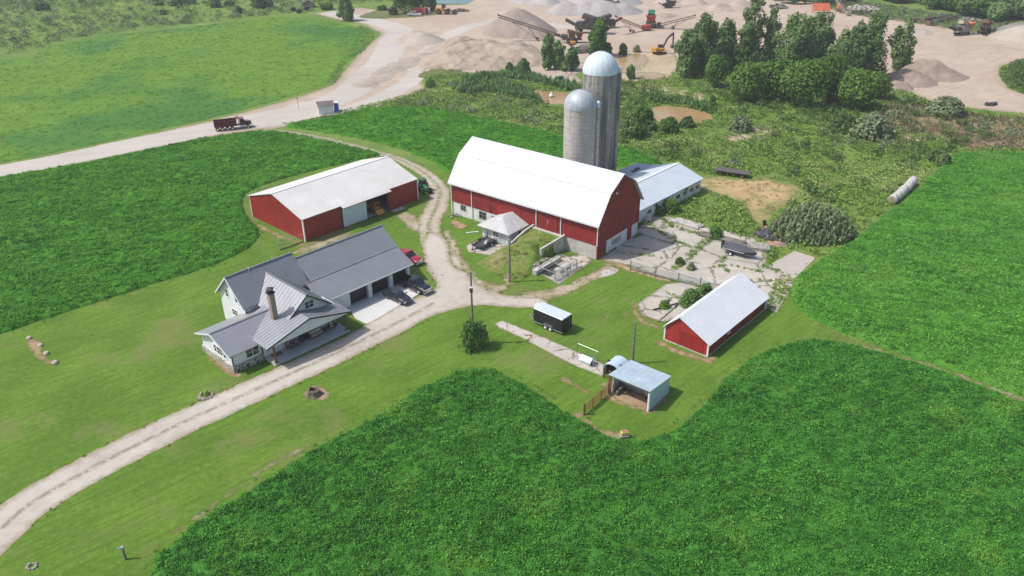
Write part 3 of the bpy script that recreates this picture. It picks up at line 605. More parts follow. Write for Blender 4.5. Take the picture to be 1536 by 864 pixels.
reedz = minus(union(sd_poly(smooth_poly(GL((700, 126), (740, 120), (790, 122), (830, 132), (845, 136), (870, 138), (866, 128), (830, 124), (780, 112), (700, 118)))), sd_poly(smooth_poly(GL((690, 140), (740, 140), (790, 150), (812, 153), (800, 143), (780, 132), (720, 124), (680, 130)))), sd_path(GL((1066, 168), (1030, 155), (985, 152)), 1.6)), ponds)
x, y, d = scatter_pts(reedz, 1.6, None, 0, seed=31); stuff('reeds', None, None, [(x, y, 0*x, r.uniform(.6, 1.1, len(x)), c_reed)])
isl = union(sd_poly(smooth_poly(GL((628, 112), (650, 104), (680, 105), (704, 110), (690, 116), (640, 118)))), sd_poly(smooth_poly(GL((425, 186), (455, 180), (482, 174), (508, 172), (500, 176), (460, 184)))), sd_poly(smooth_poly(GL((510, 110), (520, 92), (548, 74), (560, 50), (540, 40), (534, 60), (516, 84), (494, 112), (492, 124), (504, 122)))))
m_islg = ground_mat('weedy_verge', [(.35, (.07, .10, .03)), (.6, (.16, .17, .07))], (.1, .8, 5.), bmp=.6)
sheet('weedy_verge', isl, .6, .016, m_islg, rough=.6)
x, y, d = scatter_pts(isl, .7, None, 0, seed=32); stuff('verge_weeds', None, None, [(x, y, 0*x, r.uniform(.4, .95, len(x)), c_weed)])
# meadow with low shrubs, upper left; forest floor growth, upper right
mead = sd_poly(GL((-200, 80), (-100, 112), (0, 86), (50, 76), (100, 60), (200, 46), (330, 32), (420, 22), (470, 20), (500, 8), (640, 0), (640, -70), (-200, -70)))
x1, y1, d1 = scatter_pts(mead, .075, lambda x, y: np.clip((fbm(x*.03, y*.03, 41)-.3)*3, .1, 1), 2., seed=41); x2, y2, d2 = scatter_pts(mead, .22, lambda x, y: fbm(x*.05, y*.05, 44), .5, seed=42)
x3, y3, d3 = scatter_pts(mead, .014, None, 3., seed=43)
stuff('meadow_shrubs', None, None, [(x1, y1, 0*x1, r.uniform(.4, 1.3, len(x1)), c_grey), (x2, y2, 0*x2, r.uniform(.7, 1.5, len(x2)), c_weed), (x3, y3, 0*x3, r.uniform(.6, 1.5, len(x3)), c_shr)])
edgez = sd_poly(GL((1236, 14), (1300, 26), (1380, 36), (1460, 50), (1536, 56), (1700, 66), (1700, 30), (1536, 36), (1460, 30), (1380, 16), (1300, 4), (1236, -6)))
x1, y1, d1 = scatter_pts(edgez, .22, None, 0, seed=45); x2, y2, d2 = scatter_pts(edgez, .5, None, 0, seed=46)
stuff('bank_shrubs', None, None, [(x1, y1, 0*x1, r.uniform(.5, 1.1, len(x1)), c_grey), (x2, y2, 0*x2, r.uniform(.7, 1.3, len(x2)), c_weed)])
rtz = sd_poly(smooth_poly(GL((1500, 112), (1505, 100), (1540, 90), (1620, 84), (1700, 90), (1700, 150), (1570, 146), (1518, 134))))
x, y, d = scatter_pts(rtz, .5, None, 0, seed=47); xg, yg, dg = scatter_pts(rtz, .6, None, 0, seed=48)
stuff('thicket', None, None, [(x, y, 0*x, r.uniform(.7, 1.3, len(x))*np.clip(d*.3, .5, 1.3), c_shr), (xg, yg, 0*xg, r.uniform(.7, 1.3, len(xg)), c_weed)])
# tufts along the edges of drive, track, concrete; weeds growing out of the yard's joints
ring = lambda f, a, b: (lambda x, y: np.where((f(x, y) > a) & (f(x, y) < b), 1., 0.))
tx, ty = [], []
for f, a, b_, dn in ((union(drv, yardp), -.5, .15, 2.2), (trk, -.5, .15, 1.6), (yard, -.7, .4, 2.2), (OCT, -.4, .3, 3.), (union(*WORN[:3]), -.3, 1., 1.2)):
    g = lambda x, y: np.where((f(x, y) > a) & (f(x, y) < b_), 1., -1.); g.bb = (f.bb[0]-1, f.bb[1]+1, f.bb[2]-1, f.bb[3]+1)
    x, y, d = scatter_pts(g, dn, lambda x, y: fbm(x*.5, y*.5, 2)*1.5-.2, 0, seed=int(dn*10)); tx.append(x); ty.append(y)
tx, ty = np.concatenate(tx), np.concatenate(ty); gk = sd_poly(GL((523, 462), (588, 430), (622, 412), (636, 432), (634, 438), (555, 484), (548, 486), (533, 478)))(tx, ty) < -.3; tx, ty = tx[gk], ty[gk]
stuff('edge_grass', None, None, [(tx, ty, 0*tx+.01, r.uniform(.4, 1.1, len(tx)), c_tuft)])
joints = union(*[sd_path(GL(*p), w_) for p, w_ in ((((968, 330), (985, 345), (1010, 362), (1050, 375)), .35), (((985, 322), (1010, 340), (1050, 352), (1090, 362)), .5), (((1012, 402), (1030, 388), (1050, 370), (1064, 358)), .6), (((900, 386), (935, 362), (960, 352)), .35), (((1150, 398), (1165, 380), (1170, 372)), .4), (((1146, 400), (1184, 416)), .45), (((1150, 460), (1170, 440), (1175, 420)), 1.1), (((1100, 425), (1130, 420), (1165, 422)), .35), (((1060, 402), (1100, 398), (1140, 408)), .25), (((1090, 380), (1082, 395), (1092, 410)), .2), (((1000, 440), (1030, 452)), .3), (((940, 380), (1000, 388)), .2))])
x, y, d = scatter_pts(joints, 4., None, 0, seed=52); xs, ys, dsd = scatter_pts(joints, 1.3, None, 0, seed=53); stuff('joint_weeds', None, None, [(x, y, 0*x+.03, r.uniform(.7, 2., len(x)), c_tuft), (xs, ys, 0*xs+.03, r.uniform(.25, .7, len(xs)), c_weed)])

tag(link('brown_bank_soil', sheet_mesh('brown_bank_soil', brz, .8, .012, rough=1.5, nscale=.3), ground_mat('brown_earth', [(.35, (.13, .10, .055)), (.5, (.22, .165, .10)), (.65, (.30, .24, .15))], (.08, .5, 3), bmp=.6)), kind='structure')
m_brown = leaf_mat('brown_weed_leaf', (.11, .09, .045), (.20, .165, .085), (.30, .25, .14), wscale=.08); c_brown = clumps('brown_weed', m_brown, 3, 16, .8, .6, .18, 1.5, seed=19)
x, y, d = scatter_pts(brz, 1.2, lambda x, y: np.clip(fbm(x*.07, y*.07, 66)*3-1.0, .15, 1), 0, seed=66); stuff('brown_growth', None, None, [(x, y, 0*x, r.uniform(.6, 1.4, len(x)), c_brown)])

x, y, d = scatter_pts(straw, 1.1, lambda x, y: np.clip(fbm(x*.25, y*.25, 81)*3-1.2, 0, 1), -.3, seed=81); stuff('straw_tufts', None, None, [(x, y, 0*x, r.uniform(.3, .9, len(x)), c_dry)])
# ============================================================ farm buildings
m_white = M('white_siding', (.74, .75, .76), .6, vary=.05, rib=(2, .25, .02)); m_trim = M('white_trim', (.76, .77, .78), .5, vary=.04)
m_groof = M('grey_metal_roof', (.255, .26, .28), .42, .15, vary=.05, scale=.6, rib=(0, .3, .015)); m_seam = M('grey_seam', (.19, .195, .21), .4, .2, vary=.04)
m_litroof = M('lit_slope_roof', (.31, .315, .335), .4, .15, vary=.05, scale=.6)  # paler copy of the grey roof: sun and sky sheen put into colour
m_black = M('black_paint', (.012, .012, .014), .45); m_glass = M('dark_glass', (.02, .025, .03), .08, spec=.8); m_ldark = M('dark_interior', (.02, .018, .016), .9)
m_wood = M('brown_wood', (.17, .085, .04), .7, vary=.3, scale=4); m_wick = M('brown_wicker', (.13, .075, .045), .85, vary=.3, scale=12); m_cush = M('beige_cushion', (.50, .45, .38), .9)
m_red = M('red_metal_siding', (.30, .016, .015), .5, vary=.10, scale=.5, rib=(0, .3, .03), dirt=((.20, .025, .02), .5)); m_redy = M('red_metal_gable', (.30, .016, .015), .5, vary=.10, scale=.5, rib=(1, .3, .03), dirt=((.17, .02, .015), .7))
m_redw = M('red_board_siding', (.25, .016, .014), .7, vary=.22, scale=.7, rib=(0, .22, .03), streak=((.13, .012, .010), .5, 2.5)); m_redwy = M('red_board_gable', (.25, .016, .014), .7, vary=.2, scale=.7, rib=(1, .22, .03))
m_wroof = M('white_metal_roof', (.66, .67, .69), .55, .0, vary=.03, scale=.4, rib=(0, .9, .03), streak=((.52, .51, .49), .06, .8)); m_croof = M('cream_metal_roof', (.63, .61, .575), .6, .0, vary=.05, scale=.25, rib=(0, .9, .03), streak=((.46, .43, .38), .07, .6), dirt=((.46, .44, .40), .25))
m_broof = M('pale_metal_roof', (.54, .59, .64), .5, .05, vary=.05, scale=.5, rib=(0, .9, .02)); m_wwall = M('whitewashed_wall', (.66, .66, .64), .8, vary=.08, bmp=.3, dirt=((.40, .36, .30), .35))
m_conc = M('weathered_concrete', (.46, .44, .40), .9, vary=.12, scale=1.2, bmp=.4, streak=((.26, .24, .21), .35)); m_galv = M('galvanised_steel', (.45, .47, .48), .4, .6, vary=.15, scale=3)
m_pole = M('weathered_pole', (.20, .18, .155), .9, vary=.3, scale=5)
def grime(m, col, top=.9, amt=.6, z0=0.):
    t = m.node_tree; b = t.nodes['Principled BSDF']; src = b.inputs['Base Color'].links[0].from_socket; o = objc(t); g = t.nodes.new('ShaderNodeSeparateXYZ'); t.links.new(o, g.inputs[0])
    h = math_(t, 'SUBTRACT', g.outputs[2], z0); n = math_(t, 'MULTIPLY', noise(t, o, 1.6, 5, .7), top*2); f = math_(t, 'MINIMUM', math_(t, 'MAXIMUM', math_(t, 'MULTIPLY', math_(t, 'SUBTRACT', math_(t, 'SUBTRACT', n, top*.55), h), 1.4), 0.), amt)
    t.links.new(mixc(t, f, src, col), b.inputs['Base Color'])
grime(m_red, (.22, .13, .085), .7); grime(m_redy, (.24, .14, .09), .8); grime(m_wwall, (.33, .28, .21), .7, .7); grime(m_white, (.50, .47, .40), .4, .4); grime(m_redw, (.20, .10, .07), .5, .5)
def brick_mat(name, c1, c2, mort, sx, scale):
    m, t, b = new_mat(name); o = objc(t); br = t.nodes.new('ShaderNodeTexBrick'); br.inputs['Color1'].default_value = (*c1, 1); br.inputs['Color2'].default_value = (*c2, 1); br.inputs['Mortar'].default_value = (*mort, 1)
    br.inputs['Scale'].default_value = scale; br.inputs['Mortar Size'].default_value = .03; t.links.new(mapping(t, o, (1, 1, 1), (R(90), 0, 0)), br.inputs[0]); t.links.new(br.outputs[0], b.inputs[0]); b.inputs['Roughness'].default_value = .9; return m
m_brick = brick_mat('tan_brick', (.33, .235, .17), (.23, .16, .115), (.38, .34, .30), 1, 3.5)
def stone_mat():
    m, t, b = new_mat('fieldstone'); v = t.nodes.new('ShaderNodeTexVoronoi'); v.inputs['Scale'].default_value = 2.2; t.links.new(objc(t), v.inputs[0]); e = t.nodes.new('ShaderNodeTexVoronoi'); e.feature = 'DISTANCE_TO_EDGE'; e.inputs['Scale'].default_value = 2.2; t.links.new(objc(t), e.inputs[0])
    s = t.nodes.new('ShaderNodeSeparateColor'); t.links.new(v.outputs['Color'], s.inputs[0]); c = ramp(t, s.outputs[0], [(.1, (.07, .065, .06)), (.4, (.23, .19, .15)), (.65, (.42, .37, .32)), (.9, (.14, .12, .11))])
    c = mixc(t, math_(t, 'LESS_THAN', e.outputs[0], .07), c, (.52, .49, .45)); t.links.new(c, b.inputs[0]); b.inputs['Roughness'].default_value = .85; bump(t, e.outputs[0], b, .8, .1); return m
m_stone = stone_mat()
m_dome = M('blue_white_dome', (.60, .68, .72), .55, .0, vary=.05, scale=.8, streak=((.40, .50, .56), .25)); m_dome2 = M('galvanised_dome', (.44, .47, .50), .5, .12, vary=.12, scale=.8, streak=((.20, .20, .21), .35, 2))

def window(par, mat_frame, ax, c, w_, h, out, bars=1, th=.06, fr=.09):
    """ax='x': wall plane x=const facing out(+1/-1); 'y' likewise. frame (part) > pane (sub-part)"""
    f = MB(); pn = MB(); cx, cy, cz = c
    def bx(m, a0, a1, z0, z1, d0, d1):
        d0, d1 = sorted((d0*out, d1*out))
        if ax == 'y': m.box(cx+a0, cx+a1, cy+d0, cy+d1, cz+z0, cz+z1)
        else: m.box(cx+d0, cx+d1, cy+a0, cy+a1, cz+z0, cz+z1)
    bx(f, -w_/2-fr, -w_/2, -h/2, h/2, -.02, th); bx(f, w_/2, w_/2+fr, -h/2, h/2, -.02, th); bx(f, -w_/2-fr, w_/2+fr, h/2, h/2+fr, -.02, th); bx(f, -w_/2-fr-.04, w_/2+fr+.04, -h/2-fr, -h/2, -.02, th+.03)
    for i in range(bars): x = -w_/2+w_*(i+1)/(bars+1); bx(f, x-.035, x+.035, -h/2, h/2, -.02, th-.01)
    bx(f, -w_/2, w_/2, -.025, .025, -.02, th-.02); bx(pn, -w_/2, w_/2, -h/2, h/2, -.01, .02)
    o = P('window', f, mat_frame, par); P('pane', pn, m_glass, o); return o

# ---------------------------------------------------------------- farmhouse
HY = R(46.5)
H_ = T('farmhouse', 'white farmhouse with dark grey metal roofs, stone footing and attached three bay garage', 'house', (-35.24, 84.02, 0), HY)
w1 = MB(); w1.prism([(0, 0), (7.7, 0), (7.7, 2.85), (3.85, 4.2), (0, 2.75)], 0, 8.2, 'x'); P('wing_wall', w1, m_white, H_)
w2 = MB(); w2.prism([(6.8, 0), (13.4, 0), (13.4, 4.6), (10.1, 7.7), (6.8, 4.6)], 6.2, 15.85, 'x'); P('main_wall', w2, m_white, H_)
w3 = MB(); w3.prism([(8.3, 0), (14.4, 0), (14.4, 4.35), (11.35, 6.72), (8.3, 4.25)], .35, 9.2, 'y'); w3.prism([(8.35, 4.0), (14.38, 4.0), (14.38, 4.36), (11.35, 6.70), (8.35, 4.26)], -.2, .36, 'y'); w3.box(6.2, 16, .36, 7, 0, 3.3); P('front_wall', w3, m_white, H_)
sb = MB()
for a in ((-.16, .02, -.16, 7.86), (.0, 4.3, -.16, .0)): sb.box(a[0], a[1], a[2], a[3], -.05, .95)
P('stone_footing', sb, m_stone, H_)
# garage: back wall, end walls, front piers and header
g = MB(); g.box(15.86, 31.5, 12.6, 12.8, 0, 4.3); g.prism([(2.88, 0), (12.8, 0), (12.8, 4.2), (9.5, 6.95), (6.0, 4.45), (2.88, 2.95)], 31.3, 31.5, 'x'); g.box(15.86, 20.27, 2.88, 3.1, 0, 3.0)
for x0, x1 in ((23.6, 24.25), (27.55, 28.2), (31.0, 31.29)): g.box(x0, x1, 2.88, 3.4, 0, 3.0)
g.box(20.27, 31.29, 2.9, 3.08, 2.35, 3.0); P('garage_wall', g, m_white, H_)
for x0, x1 in ((20.27, 23.6), (24.25, 27.55), (28.2, 31.0)):
    d = MB(); d.box(x0, x1, 3.42, 3.5, 0, 2.34)
    for k in range(1, 4): d.box(x0+.05, x1-.05, 3.40, 3.421, k*.585-.012, k*.585+.012)
    P('garage_door', d, m_black, H_)
fl = MB(); fl.box(20.2, 31.3, 2.9, 3.5, 0, .06); P('garage_sill', fl, m_conc, H_)
def seams(par, a, b, c, d, n, hgt_=.035, wd=.035):
    """raised seams from edge a-b (eave) to edge d-c (ridge)"""
    m = MB(); a, b, c, d = map(Vector, (a, b, c, d))
    for i in range(n+1):
        t = i/n; p = a.lerp(b, t); q = d.lerp(c, t); m.bar(p+Vector((0, 0, .02)), q+Vector((0, 0, .02)), wd, hgt_)
    return m
def roof(par, a, b, c, d, mat, th=.12, n=None, name='roof'):
    m = MB(); m.slab([a, b, c, d], th); o = P(name, m, mat, par)
    if n: P('roof_seam', seams(par, a, b, c, d, n), m_seam if mat is m_groof else mat, o)
    return o
roof(H_, (5.75, 6.35, 4.28), (16.15, 6.35, 4.28), (16.15, 10.1, 7.85), (5.75, 10.1, 7.85), m_groof, n=26)
roof(H_, (5.75, 10.1, 7.85), (16.15, 10.1, 7.85), (16.15, 13.85, 4.28), (5.75, 13.85, 4.28), m_groof)
roof(H_, (15.3, 2.35, 2.86), (31.95, 2.35, 2.86), (31.95, 6.0, 4.62), (15.3, 6.0, 4.62), m_groof)
roof(H_, (16.16, 6.0, 4.64), (31.95, 6.0, 4.64), (31.95, 9.5, 7.15), (16.16, 9.5, 7.15), m_groof)
roof(H_, (16.16, 9.5, 7.15), (31.95, 9.5, 7.15), (31.95, 13.2, 4.5), (16.16, 13.2, 4.5), m_groof)
m = MB(); m.bar((15.3, 6.0, 4.68), (31.95, 6.0, 4.68), .12, .04); P('roof_flashing', m, m_litroof, H_)
roof(H_, (-.55, -.5, 2.74), (9, -.5, 2.74), (9, 3.85, 4.38), (-.55, 3.85, 4.38), m_groof)
roof(H_, (-.55, 3.85, 4.38), (8.4, 3.85, 4.38), (8.4, 8.25, 2.75), (-.55, 8.25, 2.75), m_litroof, n=22)
roof(H_, (7.85, 9.3, 4.12), (7.85, -.7, 4.12), (11.35, -.7, 6.92), (11.35, 9.3, 6.92), m_litroof, n=14)
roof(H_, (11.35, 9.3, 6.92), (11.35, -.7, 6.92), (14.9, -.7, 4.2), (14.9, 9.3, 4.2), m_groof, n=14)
roof(H_, (3.35, 5.2, 3.14), (3.35, -2.95, 3.14), (9.9, -2.95, 4.88), (9.9, 5.2, 4.88), m_litroof, n=14, name='porch_roof')
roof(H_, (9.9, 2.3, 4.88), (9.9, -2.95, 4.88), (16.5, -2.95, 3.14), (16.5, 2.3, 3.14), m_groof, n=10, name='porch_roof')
pg = MB(); pg.prism([(3.6, 3.0), (16.2, 3.0), (16.2, 3.08), (9.9, 4.74), (3.6, 3.08)], -2.8, -2.6, 'y'); pg.box(3.6, 3.8, -2.6, 0, 2.95, 3.1); pg.box(16.0, 16.2, -2.6, .3, 2.95, 3.1); P('porch_gable', pg, m_white, H_)
fa = MB()
for a, b in (((3.35, -2.98, 3.05), (9.9, -2.98, 4.79)), ((9.9, -2.98, 4.79), (16.5, -2.98, 3.05)), ((7.85, -.73, 4.03), (11.35, -.73, 6.83)), ((11.35, -.73, 6.83), (14.9, -.73, 4.11))): fa.bar(a, b, .05, .16)
P('fascia', fa, m_black, H_)
for a, b in (((-.58, -.5, 2.68), (-.58, 3.85, 4.3)), ((-.58, 3.85, 4.3), (-.58, 8.25, 2.68)), ((5.72, 6.35, 4.2), (5.72, 10.1, 7.77)), ((5.72, 10.1, 7.77), (5.72, 13.85, 4.2)), ((15.3, 2.32, 2.78), (31.95, 2.32, 2.78))): fb = MB(); fb.bar(a, b, .05, .18); P('bargeboard', fb, m_trim, H_)
rc = MB()
for a, b in (((5.75, 10.1, 7.88), (16.15, 10.1, 7.88)), ((16.16, 9.5, 7.18), (31.95, 9.5, 7.18)), ((-.55, 3.85, 4.4), (8, 3.85, 4.4)), ((11.35, -.7, 6.94), (11.35, 8.8, 6.94))): rc.bar(a, b, .3, .05)
P('ridge_cap', rc, m_seam, H_)
pf = MB(); pf.box(4.3, 16.0, -2.65, .34, 0, .28); P('porch_floor', pf, M('porch_concrete', (.42, .43, .44), .85, vary=.05), H_)
for x, y in ((4.6, -2.35), (15.75, -2.35)): q = MB(); q.box(x-.12, x+.12, y-.12, y+.12, .28, 3.0); q.box(x-.17, x+.17, y-.17, y+.17, .28, .5); P('post', q, m_wood, H_)
q = MB(); q.box(15.6, 15.8, -.1, .1, .28, 3.0); P('post', q, m_wood, H_); q = MB(); q.box(4.1, 4.22, -.16, -.04, .0, 2.9); P('downspout', q, m_black, H_)
q = MB(); q.box(-.06, .06, -.12, -.0, .9, 2.7); P('downspout', q, m_black, H_)
q = MB(); q.box(6.15, 6.25, 6.66, 6.78, 3.2, 4.3); P('downspout', q, m_black, H_)
dr = MB(); dr.box(5.1, 6.0, .28, .36, .28, 2.4); P('front_door', dr, m_black, H_)
ch = MB(); ch.box(7.1, 7.8, 1.15, 1.85, 3.4, 8.0); co = P('chimney', ch, m_brick, H_)
cc = MB(); cc.box(6.97, 7.93, 1.02, 1.98, 8.0, 8.12); cc.box(7.2, 7.7, 1.25, 1.75, 8.12, 8.5); cc.lathe([(.62, 8.5), (.62, 8.56), (.12, 8.8), (.001, 8.84)], (7.45, 1.5, 0), 4); P('chimney_cap', cc, m_black, co)
window(H_, m_trim, 'y', (11.75, -.2, 5.15), 1.3, .95, -1, 1)
window(H_, m_trim, 'y', (2.85, 0, 1.85), 1.75, 1.15, -1, 1)
for cy, w_ in ((4.1, .55), (2.95, 1.3), (1.75, .55)): window(H_, m_trim, 'x', (0, cy, 1.95), w_, 1.05, -1, 0 if w_ < 1 else 1)
for cy, cz, w_, h in ((11.25, 4.9, .65, 1.2), (8.8, 4.9, .65, 1.2), (9.95, 2.3, 1.2, .9)): window(H_, m_trim, 'x', (6.2, cy, cz), w_, h, -1, 0 if w_ < 1 else 1)
window(H_, m_trim, 'y', (12.2, .36, 1.6), 2.0, 1.1, -1, 2)
window(H_, m_trim, 'y', (8.6, .36, 1.6), 1.0, 1.1, -1, 1)
vt = MB(); vt.tube((13.2, 10.3, 7.6), (13.2, 10.3, 8.15), .06); P('roof_vent', vt, m_trim, H_)
vt = MB(); vt.box(9.2, 9.28, 9.85, 9.93, 7.5, 8.15); P('roof_vent', vt, m_trim, H_)

def hl(x, y, z=.28): v = Vector((-35.24, 84.02, 0))+Matrix.Rotation(HY, 3, 'Z') @ Vector((x, y, z)); return tuple(v)
def armchair(label, x, y, rz):
    t = T('wicker_chair', label, 'chair', hl(x, y), HY+rz, 'wicker chairs on the farmhouse porch'); m = MB(); m.box(-.38, .38, -.36, .36, .05, .34); m.box(-.38, -.27, -.36, .36, .34, .62); m.box(.27, .38, -.36, .36, .34, .62); m.box(-.38, .38, .26, .38, .34, .95); P('chair_frame', m, m_wick, t, bevel=.02)
    m = MB(); m.box(-.26, .26, -.34, .25, .35, .48); P('seat_cushion', m, m_cush, t, bevel=.03); m = MB(); m.box(-.26, .26, .12, .25, .49, .9); P('back_cushion', m, m_cush, t, bevel=.03)
armchair('brown wicker armchair nearest the front door, beside the tan pillow chair', 7.85, -.55, R(40)); armchair('wicker armchair with cushion turned sideways between the door side chair and the sofa', 8.9, -.7, R(70))
armchair('brown wicker armchair right of the small wicker table on the porch', 14.6, -.45, R(-20)); armchair('rightmost wicker armchair by the far porch post', 15.3, -.1, R(-60))
t = T('sofa', 'light grey cushioned wicker sofa in the middle of the white porch', 'sofa', hl(12.0, -.5), HY); m = MB(); m.box(-1.1, 1.1, -.4, .4, .05, .32); m.box(-1.1, 1.1, .3, .42, .3, .9); m.box(-1.1, -.98, -.4, .3, .3, .62); m.box(.98, 1.1, -.4, .3, .3, .62); P('sofa_frame', m, m_wick, t, bevel=.02)
for i in range(3): m = MB(); m.box(-.96+i*.64, -.34+i*.64, -.38, .28, .33, .48); P('seat_cushion', m, m_cush, t, bevel=.03)
m = MB(); m.box(-.96, .96, .14, .28, .49, .88); P('back_cushion', m, m_cush, t, bevel=.03)
t = T('wicker_table', 'low brown wicker side table right of the porch sofa', 'table', hl(13.7, -.55), HY); m = MB(); m.box(-.4, .4, -.3, .3, .35, .42); P('table_top', m, m_wick, t); m = MB(); m.box(-.34, .34, -.25, .25, 0, .35); P('table_base', m, m_wick, t)
t = T('grill', 'black barbecue grill against the porch wall left of the sofa', 'grill', hl(10.2, -.25), HY); m = MB(); m.box(-.5, .5, -.25, .25, .1, .8); P('grill_cart', m, m_black, t); m = MB(); m.prism([(-.25, .8), (.25, .8), (.22, 1.05), (-.1, 1.12), (-.24, 1.0)], -.5, .5, 'x'); P('grill_lid', m, m_black, t)
one('doormat', MB().box(-.7, .7, -.45, .45, 0, .02), m_wood, 'brown doormat lying before the porch door', 'doormat', loc=hl(5.8, -.6, .281), rz=HY)

# ---------------------------------------------------------------- left machine shed
LB = T('machine_shed', 'long red machine shed with cream white roof and open bay', 'shed', (-35.05, 123.13, 0), R(47.2)); Lx, Ly, e1, rd = 25.6, 16.5, 4.15, 6.62
m = MB(); m.prism([(0.1, 0), (Ly, 0), (Ly, e1), (Ly*.51, rd-.1), (.1, e1)], .05, .2, 'x'); P('gable_wall', m, m_redy, LB); m = MB(); m.prism([(0.1, 0), (Ly, 0), (Ly, e1), (Ly*.51, rd-.1), (.1, e1)], Lx-.25, Lx-.1, 'x'); P('gable_wall', m, m_redy, LB)
m = MB(); m.box(.2, 8.05, 0.05, .2, 0, e1); m.box(18.3, Lx-.1, 0.05, .2, 0, e1); m.box(8.05, 18.3, .25, .35, 3.45, e1); P('front_wall', m, m_red, LB); m = MB(); m.box(.2, Lx-.1, Ly-.15, Ly, 0, e1); P('back_wall', m, m_red, LB)
m = MB(); m.box(8.0, 13.35, -.12, -.02, .1, 3.6); P('sliding_door', m, M('white_sheet_door', (.62, .70, .76), .5, vary=.04, rib=(0, .3, .02)), LB, label='white sliding door half across the bay')
m = MB()
for x in (8, 13.35, 18.2): m.box(x-.06, x+.06, -.14, .22, 0, 3.6)
m.box(8, 18.3, -.16, .24, 3.5, 3.66); P('door_frame', m, M('dark_frame', (.05, .04, .04), .7), LB)
for q_ in ((.0, .18, -.06, .2), (-.0, .16, Ly-.1, Ly+.05), (Lx-.14, Lx+.02, -.06, .2)): m = MB(); m.box(*q_, 0, e1); P('corner_trim', m, m_trim, LB)
m = MB(); m.slab([(-.15, -.1, e1+.02), (Lx+.1, -.1, e1+.02), (Lx+.1, Ly*.51, rd+.05), (-.15, Ly*.51, rd+.05)], .1); m.slab([(7.9, -.75, e1-.24), (18.75, -.75, e1-.24), (18.75, -.1, e1+.025), (7.9, -.1, e1+.025)], .08); m.slab([(-.15, Ly*.51, rd+.05), (Lx+.1, Ly*.51, rd+.05), (Lx+.1, Ly+.2, e1-.02), (-.15, Ly+.2, e1-.02)], .1); ro = P('roof', m, m_croof, LB)
m = MB(); m.bar((-.15, Ly*.51, rd+.07), (Lx+.1, Ly*.51, rd+.07), .4, .04); P('ridge_cap', m, m_trim, ro)
m = MB(); m.box(.2, Lx-.25, .2, Ly-.2, .0, .05); P('floor', m, m_conc, LB)
for x in (6, 12, 18, 22): m = MB(); m.box(x-.1, x+.1, 8, 8.2, 0, 6); P('column', m, m_wood, LB)
def lb(x, y, z=0): v = Vector((-35.05, 123.13, 0))+Matrix.Rotation(R(47.2), 3, 'Z') @ Vector((x, y, z)); return tuple(v)
m_rub = M('tyre_rubber', (.018, .018, .018), .85); m_yel = M('yellow_paint', (.55, .27, .03), .45); m_rim = M('steel_rim', (.45, .45, .46), .35, .6)
def wheel(par, x, y, r, wd, rimm=None, name='wheel'):
    m = MB(); m.loft([[(x+rr*math.cos(a), yy, r+rr*math.sin(a)) for a in [i*math.pi/9 for i in range(18)]] for yy, rr in ((y-wd/2, r*.88), (y-wd/2+.03, r), (y+wd/2-.03, r), (y+wd/2, r*.88))])
    o = P(name, m, m_rub, par, smooth=False); s = 1 if y > 0 else -1; m = MB(); m.tube((x, y+s*(wd/2-.06), r), (x, y+s*(wd/2+.012), r), r*.58, n=12); P('rim', m, rimm or m_rim, o); return o
t = T('skid_loader', 'yellow skid steer loader parked inside the open bay of the long red shed', 'loader', lb(16.2, 1.3, .05), R(47.2-90))
m = MB(); m.box(-1.1, .7, -.5, .5, .35, 1.15); P('body', m, m_yel, t, bevel=.05); m = MB()
for x in (-.5, .55):
    for y in (-.5, .5): m.bar((x, y, 1.1), (x, y, 2.05), .08)
m.box(-.6, .65, -.58, .58, 2.02, 2.1); P('cab', m, m_yel, t)
for y in (-.75, .75): m = MB(); m.bar((-1.0, y*.85, 1.5), (1.1, y*.85, .9), .14); m.bar((-1.0, y*.85, .7), (-1., y*.85, 1.55), .14); P('lift_arm', m, m_yel, t)
m = MB(); m.prism([(1.0, .1), (1.8, .1), (1.15, .85), (1.0, .85)], -.85, .85, 'y'); P('bucket', m, m_yel, t)
for x in (-.65, .45):
    for y in (-.75, .75): wheel(t, x, y, .4, .28, m_yel)
one('threshold_slab', MB().box(-1.3, 1.3, -.5, .5, 0, .1), m_conc, 'small concrete step slab lying outside the red shed beside its open bay', 'slab', loc=lb(19.8, -.9), rz=R(47))

# green tractor behind the far end of the shed
m_grn = M('green_paint', (.02, .13, .035), .4, coat=.3)
def tractor(loc, rz):
    t = T('tractor', 'green farm tractor standing behind the far right end of the long red shed', 'tractor', loc, rz)
    m = MB(); m.loft([[(x, -w_, z0), (x, w_, z0), (x, w_, z1), (x, w_*.6, z1+.12), (x, -w_*.6, z1+.12), (x, -w_, z1)] for x, w_, z0, z1 in ((.2, .42, .7, 1.5), (1.4, .38, .7, 1.45), (2.0, .32, .75, 1.3), (2.1, .25, .8, 1.2))]); P('hood', m, m_grn, t)
    m = MB(); m.box(-1.0, .2, -.3, .3, .5, 1.1); m.box(-1.1, .1, -.95, -.55, 1.25, 1.4); m.box(-1.1, .1, .55, .95, 1.25, 1.4); P('chassis', m, m_grn, t)
    c = MB()
    for x, y in ((-.9, -.5), (-.9, .5), (.2, -.5), (.2, .5)): c.bar((x, y, 1.1), (x, y, 2.35), .08)
    c.box(-1.05, .35, -.62, .62, 2.35, 2.47); c = P('cab', c, m_grn, t); q = MB(); q.box(-.86, .16, -.47, .47, 1.3, 2.33); P('cab_glass', q, m_glass, c)
    for y in (-.85, .85): wheel(t, -.7, y, .8, .45, m_yel); wheel(t, 1.5, y*.9, .5, .3, m_yel)
    m = MB(); m.tube((1.1, 0, 1.5), (1.1, 0, 2.3), .05); P('exhaust', m, m_black, t)
tractor((-17.0, 146.2, 0), R(-60))
